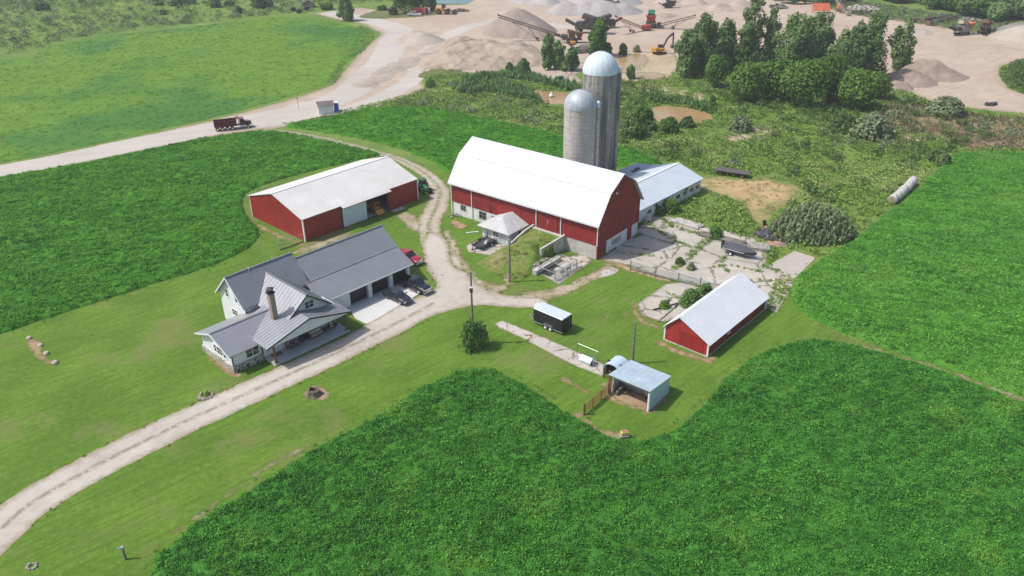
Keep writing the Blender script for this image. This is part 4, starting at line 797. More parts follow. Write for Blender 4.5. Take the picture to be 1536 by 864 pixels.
# wire dog run at the near corner of the red shed
def wire_panel(p, q, h, par=None, every=.35, r=.012, post=.03, rail=True):
    m = MB(); p, q = Vector(p), Vector(q); L = (q-p).length; n = max(1, int(L/1.8)); 
    for i in range(n+1): a = p.lerp(q, i/n); m.tube(a, a+Vector((0, 0, h)), post, n=6)
    for z in ([0.05, h] if rail else [h]): m.tube(p+Vector((0, 0, z)), q+Vector((0, 0, z)), post*.8, n=5)
    k = int(h/every)
    for i in range(1, k): m.bar(p+Vector((0, 0, i*every)), q+Vector((0, 0, i*every)), r)
    k = int(L/every)
    for i in range(1, k): a = p.lerp(q, i/k); m.bar(a, a+Vector((0, 0, h)), r)
    return m
t = T('wire_pen', 'wire mesh dog pen with timber sill at the near corner of the red machine shed', 'pen', lb(-.2, .4), R(47.2))
for a, b in (((-4.4, .1, 0), (0, 0, 0)), ((-4.4, .1, 0), (-2.4, 3.8, 0))): P('mesh_panel', wire_panel(a, b, 1.4), m_galv, t)
m = MB(); m.bar((-4.4, 0, .1), (0, -.1, .1), .16); P('sill', m, m_wood, t)

# ---------------------------------------------------------------- main barn (gambrel)
BB = T('gambrel_barn', 'great red barn with white gambrel roof standing before the two concrete silos', 'barn', (13.72, 115.04, 0), R(141.04)); L = 31.7; W = 13.0
prof = [(0, 6.5), (-2.75, 10.45), (-6.53, 12.72), (-10.3, 10.45), (-13.06, 6.6)]
gp = [(-.15, 2.45), (-.15, 6.5), (-2.8, 10.3), (-6.53, 12.55), (-10.25, 10.3), (-12.9, 6.5), (-12.9, 2.45)]
m = MB(); m.prism(gp, .1, .3, 'x'); m.prism([(-.15, 0), (-.15, 2.45), (-2.3, 2.45), (-2.3, 0)], .1, .3, 'x'); m.prism([(-9.2, .0), (-9.2, 2.45), (-10.6, 2.45), (-10.6, .0)], .1, .3, 'x'); P('gable_wall', m, m_redwy, BB)
m = MB(); m.prism(gp, L-.3, L-.1, 'x'); P('gable_wall', m, m_redwy, BB)
m = MB(); m.box(.3, L-.1, -.3, -.12, 2.45, 6.55); P('front_wall', m, m_redw, BB); m = MB(); m.box(.3, L-.1, -12.95, -12.75, 2.45, 6.5); P('back_wall', m, m_redw, BB)
m = MB(); m.box(.3, 14, -.5, -.2, 0, 2.45); P('foundation', m, m_conc, BB); m = MB(); m.box(14, L-.2, -.5, -.2, 0, 2.45); m.box(.3, L-.2, -12.9, -12.6, 0, 2.45); m.box(L-.5, L-.2, -12.6, -.5, 0, 2.45); P('foundation', m, m_wwall, BB)
m = MB(); m.box(.05, .3, -9.1, -4.4, 1.9, 2.45); m.box(.12, .3, -4.4, -2.9, .0, 2.45); m.box(.12, .3, -9.19, -7.3, 0, 1.9); m.box(.12, .3, -7.3, -4.4, 0, .8); m.box(.12, .3, -12.6, -10.7, 0, 2.45); P('end_wall_base', m, m_wwall, BB)
m = MB(); m.box(.25, .4, -7.3, -4.4, .8, 1.9); P('window_opening', m, m_galv, BB); m = MB(); m.box(.4, .5, -2.9, -2.3, 0, 2.3); m.box(.4, .5, -12.6, -.5, 2.2, 2.44); P('doorway', m, m_ldark, BB)
def rf(y0, z0, y1, z1, lift=.0): return [(-.35, y0, z0+lift), (L+.15, y0, z0+lift), (L+.15, y1, z1+lift), (-.35, y1, z1+lift)]
m = MB()
for i in range(4):
    a, b = prof[i], prof[i+1]; a = (a[0]+(.45 if i == 0 else 0), a[1]-(.55 if i == 0 else 0)); b = (b[0]-(.35 if i == 3 else 0), b[1]-(.45 if i == 3 else 0))
    m.slab(rf(a[0], a[1], b[0], b[1], .06), .1) if False else m.slab([(-.35, b[0], b[1]+.06), (L+.15, b[0], b[1]+.06), (L+.15, a[0], a[1]+.06), (-.35, a[0], a[1]+.06)][::-1], .1)
ro = P('roof', m, M('barn_metal_roof', (.55, .56, .575), .6, .0, vary=.03, scale=.4, rib=(0, .9, .03), streak=((.44, .43, .42), .08, .8)), BB)
m = MB(); m.bar((-.35, -2.75, 10.53), (L+.15, -2.75, 10.53), .12, .03); P('roof_joint', m, M('roof_joint', (.55, .56, .58), .6), ro)
m = MB(); m.bar((-.35, -6.53, 12.8), (L+.15, -6.53, 12.8), .4, .04); P('ridge_cap', m, m_trim, ro)
m = MB(); m.bar((-.35, .42, 5.93), (L+.15, .42, 5.93), .12, .12); P('gutter', m, m_trim, BB)
for x in (.15, 7.3, 12.35, 26.7, 31.55): m = MB(); m.box(x-.06, x+.06, -.1, .02, 2.45 if x < 20 else .2, 6.0); m.bar((x, -.04, 5.95), (x, .4, 5.95), .1); P('downspout', m, m_trim, BB)
for x0, x1 in ((8.0, 11.9), (22.3, 26.3), (15.6, 19.3)):
    m = MB(); m.box(x0, (x0+x1)/2-.02, -.11, -.04, 2.6, 5.5); m.box((x0+x1)/2+.02, x1, -.11, -.04, 2.6, 5.5); P('barn_door', m, m_redw, BB)
    m = MB(); m.box(x0-.2, x1+.2, -.1, -.02, 5.5, 5.62); P('door_track', m, M('rusty_track', (.10, .02, .015), .8), BB)
m = MB(); m.bar((9.95, -.03, 3.8), (9.95, -.03, 4.4), .05); P('door_handle', m, m_trim, BB)
for x, z, w_ in ((28.9, 1.75, 1.1), (24.3, 1.5, 1.5), (21.8, 1.5, .7)): window(BB, m_galv, 'y', (x, -.2, z), w_, .9 if w_ < 1.2 else 1.3, 1, 1)
m = MB(); m.box(-.15, .05, -5.1, -4.75, 9.9, 10.15); m.bar((.1, -4.9, 10.2), (-.25, -4.9, 10.1), .06); P('lamp', m, m_trim, BB)
def bb(x, y, z=0): v = Vector((13.72, 115.04, 0))+Matrix.Rotation(R(141.04), 3, 'Z') @ Vector((x, y, z)); return tuple(v)
# earth ramp, its walls
def ramp_h(x, y, d=None):
    dx, dy = x-13.72, y-115.04; c, s = math.cos(R(141.04)), math.sin(R(141.04)); lx = dx*c+dy*s; ly = -dx*s+dy*c
    h = 2.42*np.clip(1-(ly-.6)/12.5, 0, 1)**1.15; t = np.clip((ly-3.6)/10, 0, 1)
    sideR = np.where(ly > 4.4, (lx-(6.9-1.6*np.clip((ly-4.5)/5, 0, 1)))*.75, 99); sideL = np.where(ly > 4.4, ((15.2-.4*t)-lx)*.55, 99)
    h = np.minimum(h, np.minimum(sideR, sideL)); h = h+(fbm(x*1.2, y*1.2, 3)-.5)*.22*np.clip(h, 0, 1)
    lim = np.minimum(np.minimum(lx-6.78, 13.2-lx), ly+.1); return np.where((ly > 4.4), h, np.where(lim > 0, h, lim))
def ramp_sd(x, y): return ramp_h(x, y)+0.0
ramp_sd.bb = (-6, 14, 100, 128)
m_bank = ground_mat('bank_grass', [(.34, (.08, .15, .02)), (.47, (.11, .18, .025)), (.57, (.24, .21, .09)), (.69, (.33, .27, .15))], (.25, 1.3, 5.), bmp=.8, bdist=.2)
tag(link('bank', sheet_mesh('bank', ramp_sd, .3, .0, rough=0, hfun=lambda x, y, d: np.maximum(ramp_h(x, y), 0)+.015), m_bank), kind='structure')
bz = union(sd_path([bb(5.6, 6)[:2], bb(5.3, 8.5)[:2], bb(6.2, 11.5)[:2], bb(8.5, 14)[:2]], .9), sd_path([bb(9, 3)[:2], bb(10.5, 6)[:2], bb(11, 10)[:2]], 1.6))
x, y, d = scatter_pts(bz, 3., None, 0, seed=61); stuff('bank_weeds', None, None, [(x[::2], y[::2], np.maximum(ramp_h(x[::2], y[::2]), 0), r.uniform(.25, .6, len(x[::2])), c_weed), (x[1::2], y[1::2], np.maximum(ramp_h(x[1::2], y[1::2]), 0), r.uniform(.4, .9, len(x[1::2])), c_dry)])
def walltop(name, pts, th, mat, label):
    m = MB(); rings = []
    for x, y, z in pts: rings.append([(x-th/2, y, 0), (x+th/2, y, 0), (x+th/2, y, z), (x-th/2, y, z)])
    m.loft(rings); return one(name, m, mat, label, 'wall', loc=(13.72, 115.04, 0), rz=R(141.04))
walltop('retaining_wall', [(6.6, -.2, 2.75), (6.6, .6, 2.65), (7.6, 5.0, 1.75)], .35, m_conc, 'thick grey concrete retaining wall between the barn ramp and the railed pen')
walltop('retaining_wall', [(12.95, -.2, 2.85), (13.0, 2.2, 2.55), (13.5, 5.6, 1.25)], .32, m_conc, 'low concrete retaining wall between the barn ramp and the milk house')
one('ramp_sill', MB().box(6.8, 13.1, -.12, .55, 2.3, 2.5), m_conc, 'pale concrete sill at the top of the barn ramp', 'sill', loc=(13.72, 115.04, 0), rz=R(141.04))
# milk house
MH = T('milk_house', 'small whitewashed milk house with shingled hip roof against the red barn', 'milk house', bb(14.3, 0), R(141.04))
m = MB(); m.box(.2, 5.9, -.1, 4.7, 0, 2.5); P('wall', m, m_wwall, MH)
m_shing = M('pale_shingles', (.47, .465, .46), .9, vary=.10, scale=1.5, bmp=.4, dirt=((.36, .34, .32), .4))
m = MB(); m.add([(-.35, -.1, 2.5), (6.5, -.1, 2.5), (6.5, 5.35, 2.5), (-.35, 5.35, 2.5), (3.1, -.1, 4.05), (3.1, 2.7, 4.0)], [(1, 2, 5, 4), (2, 3, 5), (3, 0, 4, 5), (0, 1, 4), (0, 3, 2, 1)]); P('roof', m, m_shing, MH)
m = MB(); m.box(-.38, 6.53, 5.34, 5.4, 2.36, 2.5); m.box(6.5, 6.56, -.1, 5.4, 2.36, 2.5); m.box(-.41, -.36, -.1, 5.4, 2.36, 2.5); P('fascia', m, M('worn_fascia', (.35, .33, .30), .9, vary=.3, scale=3), MH)
window(MH, m_trim, 'y', (2.9, 4.7, 1.55), 1.1, .8, 1, 1); m = MB(); m.box(.9, 1.75, 4.69, 4.76, 0, 2.05); P('door', m, M('weathered_door', (.45, .50, .54), .7, vary=.15), MH)
for x in (2.0, 4.3, 5.2): m = MB(); m.box(x-.05, x+.05, 4.69, 4.74, 0, 2.4); P('batten', m, m_galv, MH)
m = MB(); m.box(.12, .21, 1.4, 2.1, 1.3, 1.8); P('wall_vent', m, m_black, MH)
# railed concrete pen with feed trough
PN = T('cattle_pen', 'galvanised rail pen around a concrete feed bunk beside the barn foundation', 'pen', (13.72, 115.04, 0), R(141.04))
m = MB(); m.prism([(4.5, .04), (5.3, .04), (5.3, .75), (4.5, .75)], 3.6, 10.2, 'y'); P('feed_bunk', m, m_conc, PN)
rails = MB(); posts_ = [(1.1, 10.0), (1.1, 7.9), (1.08, 6.0), (1.05, 4.2)]
for x, y in posts_: q = MB(); q.tube((x, y, .04), (x, y, 1.5), .09); P('post', q, m_galv, PN)
for x, y in ((4.4, 9.6), (4.4, 6.5), (4.4, 4.0)): q = MB(); q.tube((x, y, .7), (x, y, 1.3), .06); P('post', q, m_galv, PN)
for i in range(3):
    for z in (.3, .6, 1.0, 1.45): rails.bar(posts_[i]+(z,), posts_[i+1]+(z,), .08)
for (x0, y0), (x1, y1) in (((1.1, 10.0), (4.4, 9.6)), ((1.1, 7.9), (4.4, 6.5)), ((1.05, 4.2), (4.4, 4.0))): rails.bar((x0, y0, 1.45), (x1, y1, 1.3), .10)
rails.bar((4.4, 9.6, 1.3), (4.4, 4.0, 1.3), .10); P('rail', rails, M('old_pipe', (.30, .31, .31), .6, .2, vary=.2), PN)
q = MB(); q.box(2.6, 4.45, 5.2, 9.3, .045, .09); P('muck_patch', q, M('wet_muck', (.06, .058, .05), .6, vary=.5, scale=1), PN)
for y in (6.9, 5.4): q = MB(); q.box(2.0, 3.2, y-.5, y+.5, .045, .45); P('stall_block', q, m_conc, PN)
m = MB(); m.box(.75, 1.0, 3.0, 10.4, .03, .14); P('kerb', m, m_conc, PN)

# ---------------------------------------------------------------- low white wing barn
WB = T('low_barn', 'long low white cattle barn with pale metal roof behind the red barn', 'barn', (23.86, 130.92, 0), R(47.14))
m = MB(); m.prism([(0.05, 0), (10.7, 0), (10.7, 2.75), (5.35, 4.45), (.05, 2.75)], 18.5, 18.7, 'x'); m.box(-1.9, 18.5, .05, .2, 0, 2.75); m.box(-3, 18.5, 10.5, 10.7, 0, 2.75); P('wall', m, m_wwall, WB)
m = MB(); m.slab([(-4.5, -.35, 2.72), (19, -.35, 2.72), (19, 5.35, 4.55), (-4.5, 5.35, 4.55)], .1); m.slab([(-4.5, 5.35, 4.55), (19, 5.35, 4.55), (19, 11.0, 2.74), (-4.5, 11.0, 2.74)], .1); P('roof', m, m_broof, WB)
m = MB(); m.bar((-4.5, 5.35, 4.57), (19, 5.35, 4.57), .4, .04); P('ridge_cap', m, m_trim, WB)
for x in (1.2, 3.8, 6.1, 8.4, 10.7, 13.1, 15.4, 17.6): window(WB, m_galv, 'y', (x, .05, 1.35), 1.15, .6, -1, 0, fr=.05)
for x in (3.1, 13.3):
    m = MB(); m.lathe([(.34, -.1), (.38, 0), (.34, .1)], (0, 0, 0), 14); o = P('fan', m, m_galv, WB, loc=(x, -.12, 2.05)); o.rotation_euler = (R(90), 0, 0); q = MB(); q.lathe([(.28, .1), (.28, .13)], (0, 0, 0), 14); P('fan_grille', q, m_black, o)
m = MB(); m.box(-4.4, -1.9, .3, .4, 0, 2.7); P('doorway', m, m_ldark, WB); m = MB(); m.box(-.9, 0.6, -.9, .0, 0, .75); m.box(-.9, .6, -.9, -.82, .75, 1.0); P('loading_step', m, m_conc, WB)
m = MB(); m.prism([(10.72, 0), (15.2, 0), (15.2, 2.0), (10.72, 2.55)], 10.5, 18.9, 'x'); P('annex_wall', m, m_wwall, WB)
m = MB(); m.slab([(10.3, 10.9, 2.78), (19.1, 10.9, 2.78), (19.1, 15.5, 2.12), (10.3, 15.5, 2.12)], .1); P('annex_roof', m, M('blue_grey_roof', (.30, .35, .42), .45, .2, vary=.08, rib=(0, .9, .02)), WB)
for x, y in ((13.6, 12.0), (15.2, 12.4)): m = MB(); m.box(x-.55, x+.55, y-.35, y+.35, 2.5, 2.8); P('skylight', m, m_black, WB)

# ---------------------------------------------------------------- silos
def silo(name, label, x, y, r_, ytop, ydome, col, stain, amt, dome, seed):
    h = up(x, y, ytop); hd = up(x, y, ydome); t = T(name, label, 'silo', (x, y, 0))
    mm, tt, b = new_mat('silo_concrete'); o = objc(tt); c = ramp(tt, noise(tt, o, .8, 4), [(.3, tuple(k*.85 for k in col)), (.7, tuple(k*1.12 for k in col))])
    s = noise(tt, mapping(tt, o, (1.7, 1.7, .05)), 1., 5, .65); s2 = noise(tt, mapping(tt, o, (.5, .5, .12)), 1., 3, .6)
    g_ = tt.nodes.new('ShaderNodeSeparateXYZ'); tt.links.new(o, g_.inputs[0])
    f = math_(tt, 'MULTIPLY', math_(tt, 'SUBTRACT', math_(tt, 'ADD', math_(tt, 'MULTIPLY', s, .6), math_(tt, 'MULTIPLY', s2, .4)), .5-amt*.12), 9*amt)
    f = math_(tt, 'MINIMUM', math_(tt, 'MAXIMUM', f, 0.), .88); c = mixc(tt, f, c, stain)
    hz = math_(tt, 'FRACT', math_(tt, 'MULTIPLY', g_.outputs[2], 1/.76)); ring_ = math_(tt, 'GREATER_THAN', hz, .93); c = mixc(tt, math_(tt, 'MULTIPLY', ring_, .35), c, (.12, .11, .10))
    n2 = noise(tt, mapping(tt, o, (.6, .6, 1.6)), 1.2, 5, .7); c = mixc(tt, math_(tt, 'MINIMUM', math_(tt, 'MAXIMUM', math_(tt, 'MULTIPLY', math_(tt, 'SUBTRACT', n2, .55), 6.), 0.), .5), c, stain)
    tt.links.new(c, b.inputs[0]); b.inputs['Roughness'].default_value = .92; bump(tt, math_(tt, 'ADD', hz, noise(tt, o, 6, 3)), b, .3, .04)
    m = MB(); m.lathe([(r_, 0), (r_, h), (r_-.15, h+.05)], n=48); P('silo_wall', m, mm, t, smooth=True)
    hp = MB()
    for k in range(int(h/.76)): z = .4+k*.76; hp.lathe([(r_+.005, z-.018), (r_+.02, z), (r_+.005, z+.018)], n=48)
    P('steel_hoop', hp, M('rusted_hoop', (.17, .15, .135), .8, .3), t)
    R_ = r_+.08; dh = hd-h; m = MB(); m.lathe([(R_, h-.12), (R_, h+.06)]+[(R_*math.cos(a), h+.06+dh*math.sin(a)) for a in [R(k) for k in range(6, 90, 7)]]+[(.25, hd), (.25, hd+.12), (.001, hd+.14)], n=40); do = P('dome', m, dome, t, smooth=True)
    m = MB()
    for k in range(20):
        a = 2*math.pi*k/20; pts = [(R_*1.004*math.cos(q)*math.cos(a), R_*1.004*math.cos(q)*math.sin(a), h+.06+dh*1.004*math.sin(q)) for q in [R(j) for j in range(0, 88, 11)]]
        for i in range(len(pts)-1): m.bar(pts[i], pts[i+1], .05)
    P('dome_rib', m, dome, do)
    m = MB(); ca = R(-5); cx, cy = (r_+.32)*math.cos(ca), (r_+.32)*math.sin(ca); m.loft([[(cx+.42*math.cos(a), cy+.55*math.sin(a), z) for a in [2*math.pi*i/12 for i in range(12)]] for z in (0, h-.1)]); P('chute', m, mm, t, smooth=True)
    m = MB(); m.loft([[(cx+.40*k*math.cos(a), cy+.5*k*math.sin(a), z) for a in [2*math.pi*i/10 for i in range(10)]] for z, k in ((h-.1, 1), (h+.75, 1), (h+1.0, .6))]); P('chute_hood', m, m_dome, t)
    return t
silo('silo', 'shorter pale concrete silo with galvanised dome right behind the red barn', 12.83, 144.3, 2.95, 160.5, 136, (.50, .465, .41), (.24, .22, .195), .30, m_dome2, 1)
silo('silo', 'taller dark streaked concrete silo with pale blue dome', 17.0, 151.0, 3.27, 108.6, 79, (.42, .39, .35), (.11, .105, .10), .62, m_dome, 2)

# ---------------------------------------------------------------- small red shed on the right
SB = T('small_shed', 'small red shed with white metal roof beside the octagonal concrete pad', 'shed', (25.23, 86.29, 0), R(48.13))
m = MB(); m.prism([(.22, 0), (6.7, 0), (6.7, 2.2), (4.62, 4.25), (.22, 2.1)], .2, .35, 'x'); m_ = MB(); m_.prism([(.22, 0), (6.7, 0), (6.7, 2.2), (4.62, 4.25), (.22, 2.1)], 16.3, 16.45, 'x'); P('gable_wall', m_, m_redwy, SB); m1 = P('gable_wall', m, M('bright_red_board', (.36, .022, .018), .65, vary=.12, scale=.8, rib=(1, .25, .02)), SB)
m = MB(); m.box(.35, 16.3, .22, .37, .15, 2.1); m.box(.35, 16.3, 6.55, 6.7, .15, 2.2); P('side_wall', m, m_redw, SB); m = MB(); m.box(.15, 16.5, .18, .4, -.05, .15); m.box(.12, .34, .2, 6.75, -.05, .14); P('sill', m, m_conc, SB)
m = MB(); m.slab([(-.1, -.12, 1.98), (16.75, -.12, 1.98), (16.75, 4.62, 4.4), (-.1, 4.62, 4.4)], .08); m.slab([(-.1, 4.62, 4.4), (16.75, 4.62, 4.4), (16.75, 6.95, 2.12), (-.1, 6.95, 2.12)], .08); P('roof', m, m_wroof, SB)
for q_ in ((.12, .26, .14, .36), (.12, .26, 6.6, 6.8), (16.35, 16.5, .14, .36)): m = MB(); m.box(*q_, 0, 2.08); P('corner_trim', m, m_trim, SB)
m = MB()
for y0, y1 in ((.9, 2.7), (2.74, 4.55)): m.box(.15, .2, y0, y1, .15, 2.3)
m.box(.13, .2, .8, 4.65, 2.3, 2.4); P('sliding_door', m, m_redy, SB); m = MB(); m.tube((-.05, 4.62, 4.3), (-.05, 4.62, 5.2), .02); P('lightning_rod', m, m_galv, SB)
window(SB, m_trim, 'y', (5.6, .22, 1.35), .5, .4, -1, 0)
m = MB(); m.tube((16.5, .1, .0), (16.5, .1, 1.95), .07); P('downspout', m, m_trim, SB)
# ============================================================ vehicles and yard things
def paint(name, c, coat=.8): return M(name, c, .35, .1, vary=.03, coat=coat)
m_lamp = M('headlight_glass', (.75, .76, .74), .15); m_tail = M('tail_light', (.35, .01, .01), .2); m_chrome = M('chrome', (.60, .60, .61), .2, .9); m_grill = M('grille', (.08, .08, .085), .4, .4)
def body_loft(stn, n=0):
    """stations (x, zlo, zhi, half width low, half width high)"""
    rings = []
    for x, z0, z1, wl, wh in stn:
        zm = z0+(z1-z0)*.55
        rings.append([(x, -wl*.92, z0), (x, wl*.92, z0), (x, wl, z0+.12*(z1-z0)), (x, wl, zm), (x, wh, z1-.04), (x, wh*.9, z1), (x, -wh*.9, z1), (x, -wh, z1-.04), (x, -wl, zm), (x, -wl, z0+.12*(z1-z0))])
    return MB().loft(rings)
def car(name, label, loc, rz, col, kind):
    t = T(name, label, 'car' if kind == 'sedan' else 'pickup truck', loc, rz); mp = paint(name+'_paint', col)
    if kind == 'sedan':
        P('body', body_loft([(-2.42, .35, .80, .70, .62), (-2.3, .22, 1.0, .86, .74), (-1.6, .20, 1.08, .92, .80), (-.6, .20, .98, .93, .84), (.8, .20, .96, .93, .84), (1.5, .2, .88, .92, .80), (2.2, .24, .74, .86, .70), (2.42, .34, .62, .72, .60)]), mp, t, smooth=True)
        cab = MB(); cab.loft([[(-1.85, -.72, 1.05), (-1.85, .72, 1.05), (-1.84, .70, 1.06), (-1.84, -.70, 1.06)], [(-1.1, -.80, 1.0), (-1.1, .80, 1.0), (-1.1, .60, 1.40), (-1.1, -.60, 1.40)], [(-.3, -.82, .96), (-.3, .82, .96), (-.3, .62, 1.46), (-.3, -.62, 1.46)], [(.3, -.82, .94), (.3, .82, .94), (.3, .60, 1.41), (.3, -.60, 1.41)], [(1.25, -.76, .90), (1.25, .76, .90), (1.25, .74, .92), (1.25, -.74, .92)]])
        P('window_glass', cab, m_glass, t, smooth=True); rf_ = MB(); rf_.loft([[(-1.15, -.60, 1.36), (-1.15, .60, 1.36), (-1.15, .58, 1.405), (-1.15, -.58, 1.405)], [(-.3, -.63, 1.44), (-.3, .63, 1.44), (-.3, .58, 1.49), (-.3, -.58, 1.49)], [(.35, -.60, 1.39), (.35, .60, 1.39), (.35, .56, 1.43), (.35, -.56, 1.43)]]); P('roof', rf_, mp, t, smooth=True)
        pl = MB()
        for y in (-.79, .79):
            for x in (-.95, -.15): pl.bar((x, y, .98), (x+.02, y*.78, 1.42), .06)
        P('pillar', pl, mp, t); wb, wr, yw, fx = 1.42, .34, .82, 2.3; bx = -2.36; hz = .62
        m = MB(); m.box(2.36, 2.44, -.4, .4, .36, .5); P('grille', m, m_grill, t)
    else:
        P('body', body_loft([(-.55, .45, 1.15, .95, .92), (.9, .45, 1.15, .96, .92), (1.0, .45, 1.14, .97, .90), (2.2, .45, 1.10, .97, .86), (2.75, .5, 1.0, .94, .78), (2.86, .55, .9, .88, .7)]), mp, t, smooth=True)
        bed = MB(); bed.box(-2.9, -.6, -.97, -.83, .5, 1.2); bed.box(-2.9, -.6, .83, .97, .5, 1.2); bed.box(-2.9, -2.8, -.83, .83, .5, 1.2); bed.box(-.68, -.58, -.83, .83, .5, 1.25); bed.box(-2.8, -.68, -.83, .83, .5, .72); P('truck_bed', bed, mp, t)
        cab = MB(); cab.loft([[(-.52, -.86, 1.14), (-.52, .86, 1.14), (-.45, .70, 1.78), (-.45, -.70, 1.78)], [(.6, -.86, 1.14), (.6, .86, 1.14), (.55, .70, 1.80), (.55, -.70, 1.80)], [(1.35, -.84, 1.12), (1.35, .84, 1.12), (1.30, .80, 1.16), (1.30, -.80, 1.16)]]); P('window_glass', cab, m_glass, t)
        rf_ = MB(); rf_.box(-.48, .62, -.72, .72, 1.78, 1.86)
        P('roof', rf_, mp, t, bevel=.02); pl = MB()
        for y in (-.86, .86):
            for x in (-.48, .1, .62): pl.bar((x, y, 1.13), (x*.95, y*.83, 1.8), .07)
            pl.bar((1.3, y*.98, 1.14), (.62, y*.84, 1.8), .06)
        P('pillar', pl, mp, t); wb, wr, yw, fx = 1.75, .42, .86, 2.8; bx = -2.92; hz = .85
        m = MB(); m.box(2.82, 2.93, -.62, .62, .62, .95); P('grille', m, m_chrome, t); m = MB(); m.box(2.78, 3.02, -.95, .95, .42, .62); P('front_bumper', m, m_chrome, t, bevel=.02)
        m = MB(); m.box(-3.05, -2.88, -.9, .9, .45, .62); P('rear_bumper', m, m_chrome, t)
        for y in (-1.0, 1.0): m = MB(); m.box(-.5, 1.2, y-.08, y+.08, .36, .42); P('running_board', m, m_chrome, t)
    for x in (-wb, wb):
        for y in (-yw, yw): wheel(t, x, y, wr, .24, m_chrome)
    for y in (-.68, .68): m = MB(); m.box(fx-.02, fx+.06, y-.16, y+.16, hz-.08, hz+.08); P('headlight', m, m_lamp, t); m = MB(); m.box(bx-.03, bx+.05, y-.15, y+.15, hz, hz+.18); P('tail_light', m, m_tail, t)
    for y in (-1, 1): m = MB(); m.cbox((.75 if kind == 'sedan' else 1.05, y*1.02, 1.0 if kind == 'sedan' else 1.25), (.12, .22, .16)); P('side_mirror', m, m_black if kind == 'sedan' else m_chrome, t)
    return t
car('sedan', 'black sedan parked nose out before the garage between the door piers', (-16.75, 102.6, .05), R(-41), (.022, .026, .032), 'sedan')
car('pickup_truck', 'black crew cab pickup parked before the last garage door', (-14.6, 106.0, .045), R(-41), (.010, .011, .013), 'pickup')
car('pickup_truck', 'red pickup half hidden behind the far end of the garage', (-16.9, 115.6, .0), R(-38), (.38, .018, .03), 'pickup')

# utility trailer beside the milk house
t = T('utility_trailer', 'open black utility trailer with raised mesh ramp before the milk house', 'trailer', (-4.55, 121.1, .03), R(54))
m = MB(); m.box(-2.1, 2.1, -1.0, 1.0, .48, .56)
P('deck', m, M('trailer_deck', (.06, .06, .062), .8, vary=.3), t); m = MB()
for z in (.62, .98):
    for a, b in (((-2.1, -1.03, z), (2.1, -1.03, z)), ((-2.1, 1.03, z), (2.1, 1.03, z)), ((-2.1, -1.03, z), (-2.1, 1.03, z))): m.bar(a, b, .07, .1 if z < .9 else .07)
for x in (-2.1, -1.05, 0, 1.05, 2.1):
    for y in (-1.03, 1.03): m.bar((x, y, .5), (x, y, .98), .06)
m.bar((-2.1, -.7, .5), (-3.3, 0, .5), .09); m.bar((-2.1, .7, .5), (-3.3, 0, .5), .09); m.bar((-3.1, 0, 0), (-3.1, 0, .75), .08); m.cbox((-3.35, 0, .55), (.3, .14, .12)); P('trailer_frame', m, m_black, t)
m = wire_panel((2.12, -.95, .5), (2.12, .95, .5), 1.5, every=.22, r=.02, post=.035); P('ramp_gate', m, m_black, t)
for y in (-1.2, 1.2): wheel(t, .35, y, .34, .2, m_trim); q = MB(); q.box(-.15, .85, y-.13, y+.13, .72, .76); P('mudguard', q, m_black, t)
one('tarp_bundle', MB().loft([[(x, -w_, 0), (x, w_, 0), (x, w_*.7, h), (x, -w_*.5, h*1.2)] for x, w_, h in ((-.9, .1, .05), (-.5, .35, .25), (.1, .45, .38), (.6, .3, .25), (.9, .1, .08))]), m_galv, 'silvery sheet bundle lying on the bed of the open trailer', 'bundle', loc=(-4.2, 120.9, .6), rz=R(80))
one('plank', MB().loft([[(x, .25*math.sin(x*1.6)-.1, 0), (x, .25*math.sin(x*1.6)+.1, 0), (x, .25*math.sin(x*1.6)+.1, .14), (x, .25*math.sin(x*1.6)-.1, .14)] for x in [i*.3-1 for i in range(8)]]), m_trim, 'curved white strip lying on the grass left of the milk house', 'strip', loc=G(708, 349), rz=R(-5))

# black enclosed trailer
t = T('cargo_trailer', 'black enclosed cargo trailer with pale roof on the lawn by the path', 'trailer', (5.35, 94.75, 0), R(-41.6))
m = MB(); m.loft([[(x, -w_, .45), (x, w_, .45), (x, w_, z1), (x, -w_, z1)] for x, w_, z1 in ((-2.75, .35, 2.2), (-2.25, 1.1, 2.45), (2.75, 1.1, 2.45))]); P('box_body', m, M('black_panel', (.010, .010, .012), .5, vary=.05), t)
m = MB(); m.loft([[(x, -w_, 2.45), (x, w_, 2.45), (x, w_*.9, z1), (x, -w_*.9, z1)] for x, w_, z1 in ((-2.75, .45, 2.5), (-2.2, 1.12, 2.56), (2.8, 1.12, 2.56))]); P('roof', m, m_broof, t)
m = MB(); m.bar((-2.4, -.8, .42), (-3.9, 0, .42), .1); m.bar((-2.4, .8, .42), (-3.9, 0, .42), .1); m.bar((-3.6, 0, 0), (-3.6, 0, .9), .08); m.box(-2.3, 2.8, -1.14, -1.08, .38, .5); m.box(-2.3, 2.8, 1.08, 1.14, .38, .5); P('chassis', m, m_galv, t)
for x in (-.05, .8):
    for y in (-1.12, 1.12): wheel(t, x, y, .34, .2, m_trim)
for y in (-1.2, 1.2): m = MB(); m.prism([(-.55, .55), (-.4, .8), (1.15, .8), (1.3, .55), (1.22, .55), (1.1, .73), (-.35, .73), (-.47, .55)], y-.14, y+.14, 'y'); P('mudguard', m, m_chrome, t)
m = MB(); m.box(2.75, 2.79, -.98, .98, .5, 2.38); P('rear_door', m, m_black, t); m = MB(); m.bar((2.82, .5, .6), (2.82, .5, 2.3), .04); P('door_bar', m, m_galv, t)
for y in (-1, 1): m = MB(); m.box(2.79, 2.83, y-.08, y+.08, .6, .75); P('tail_light', m, m_tail, t)

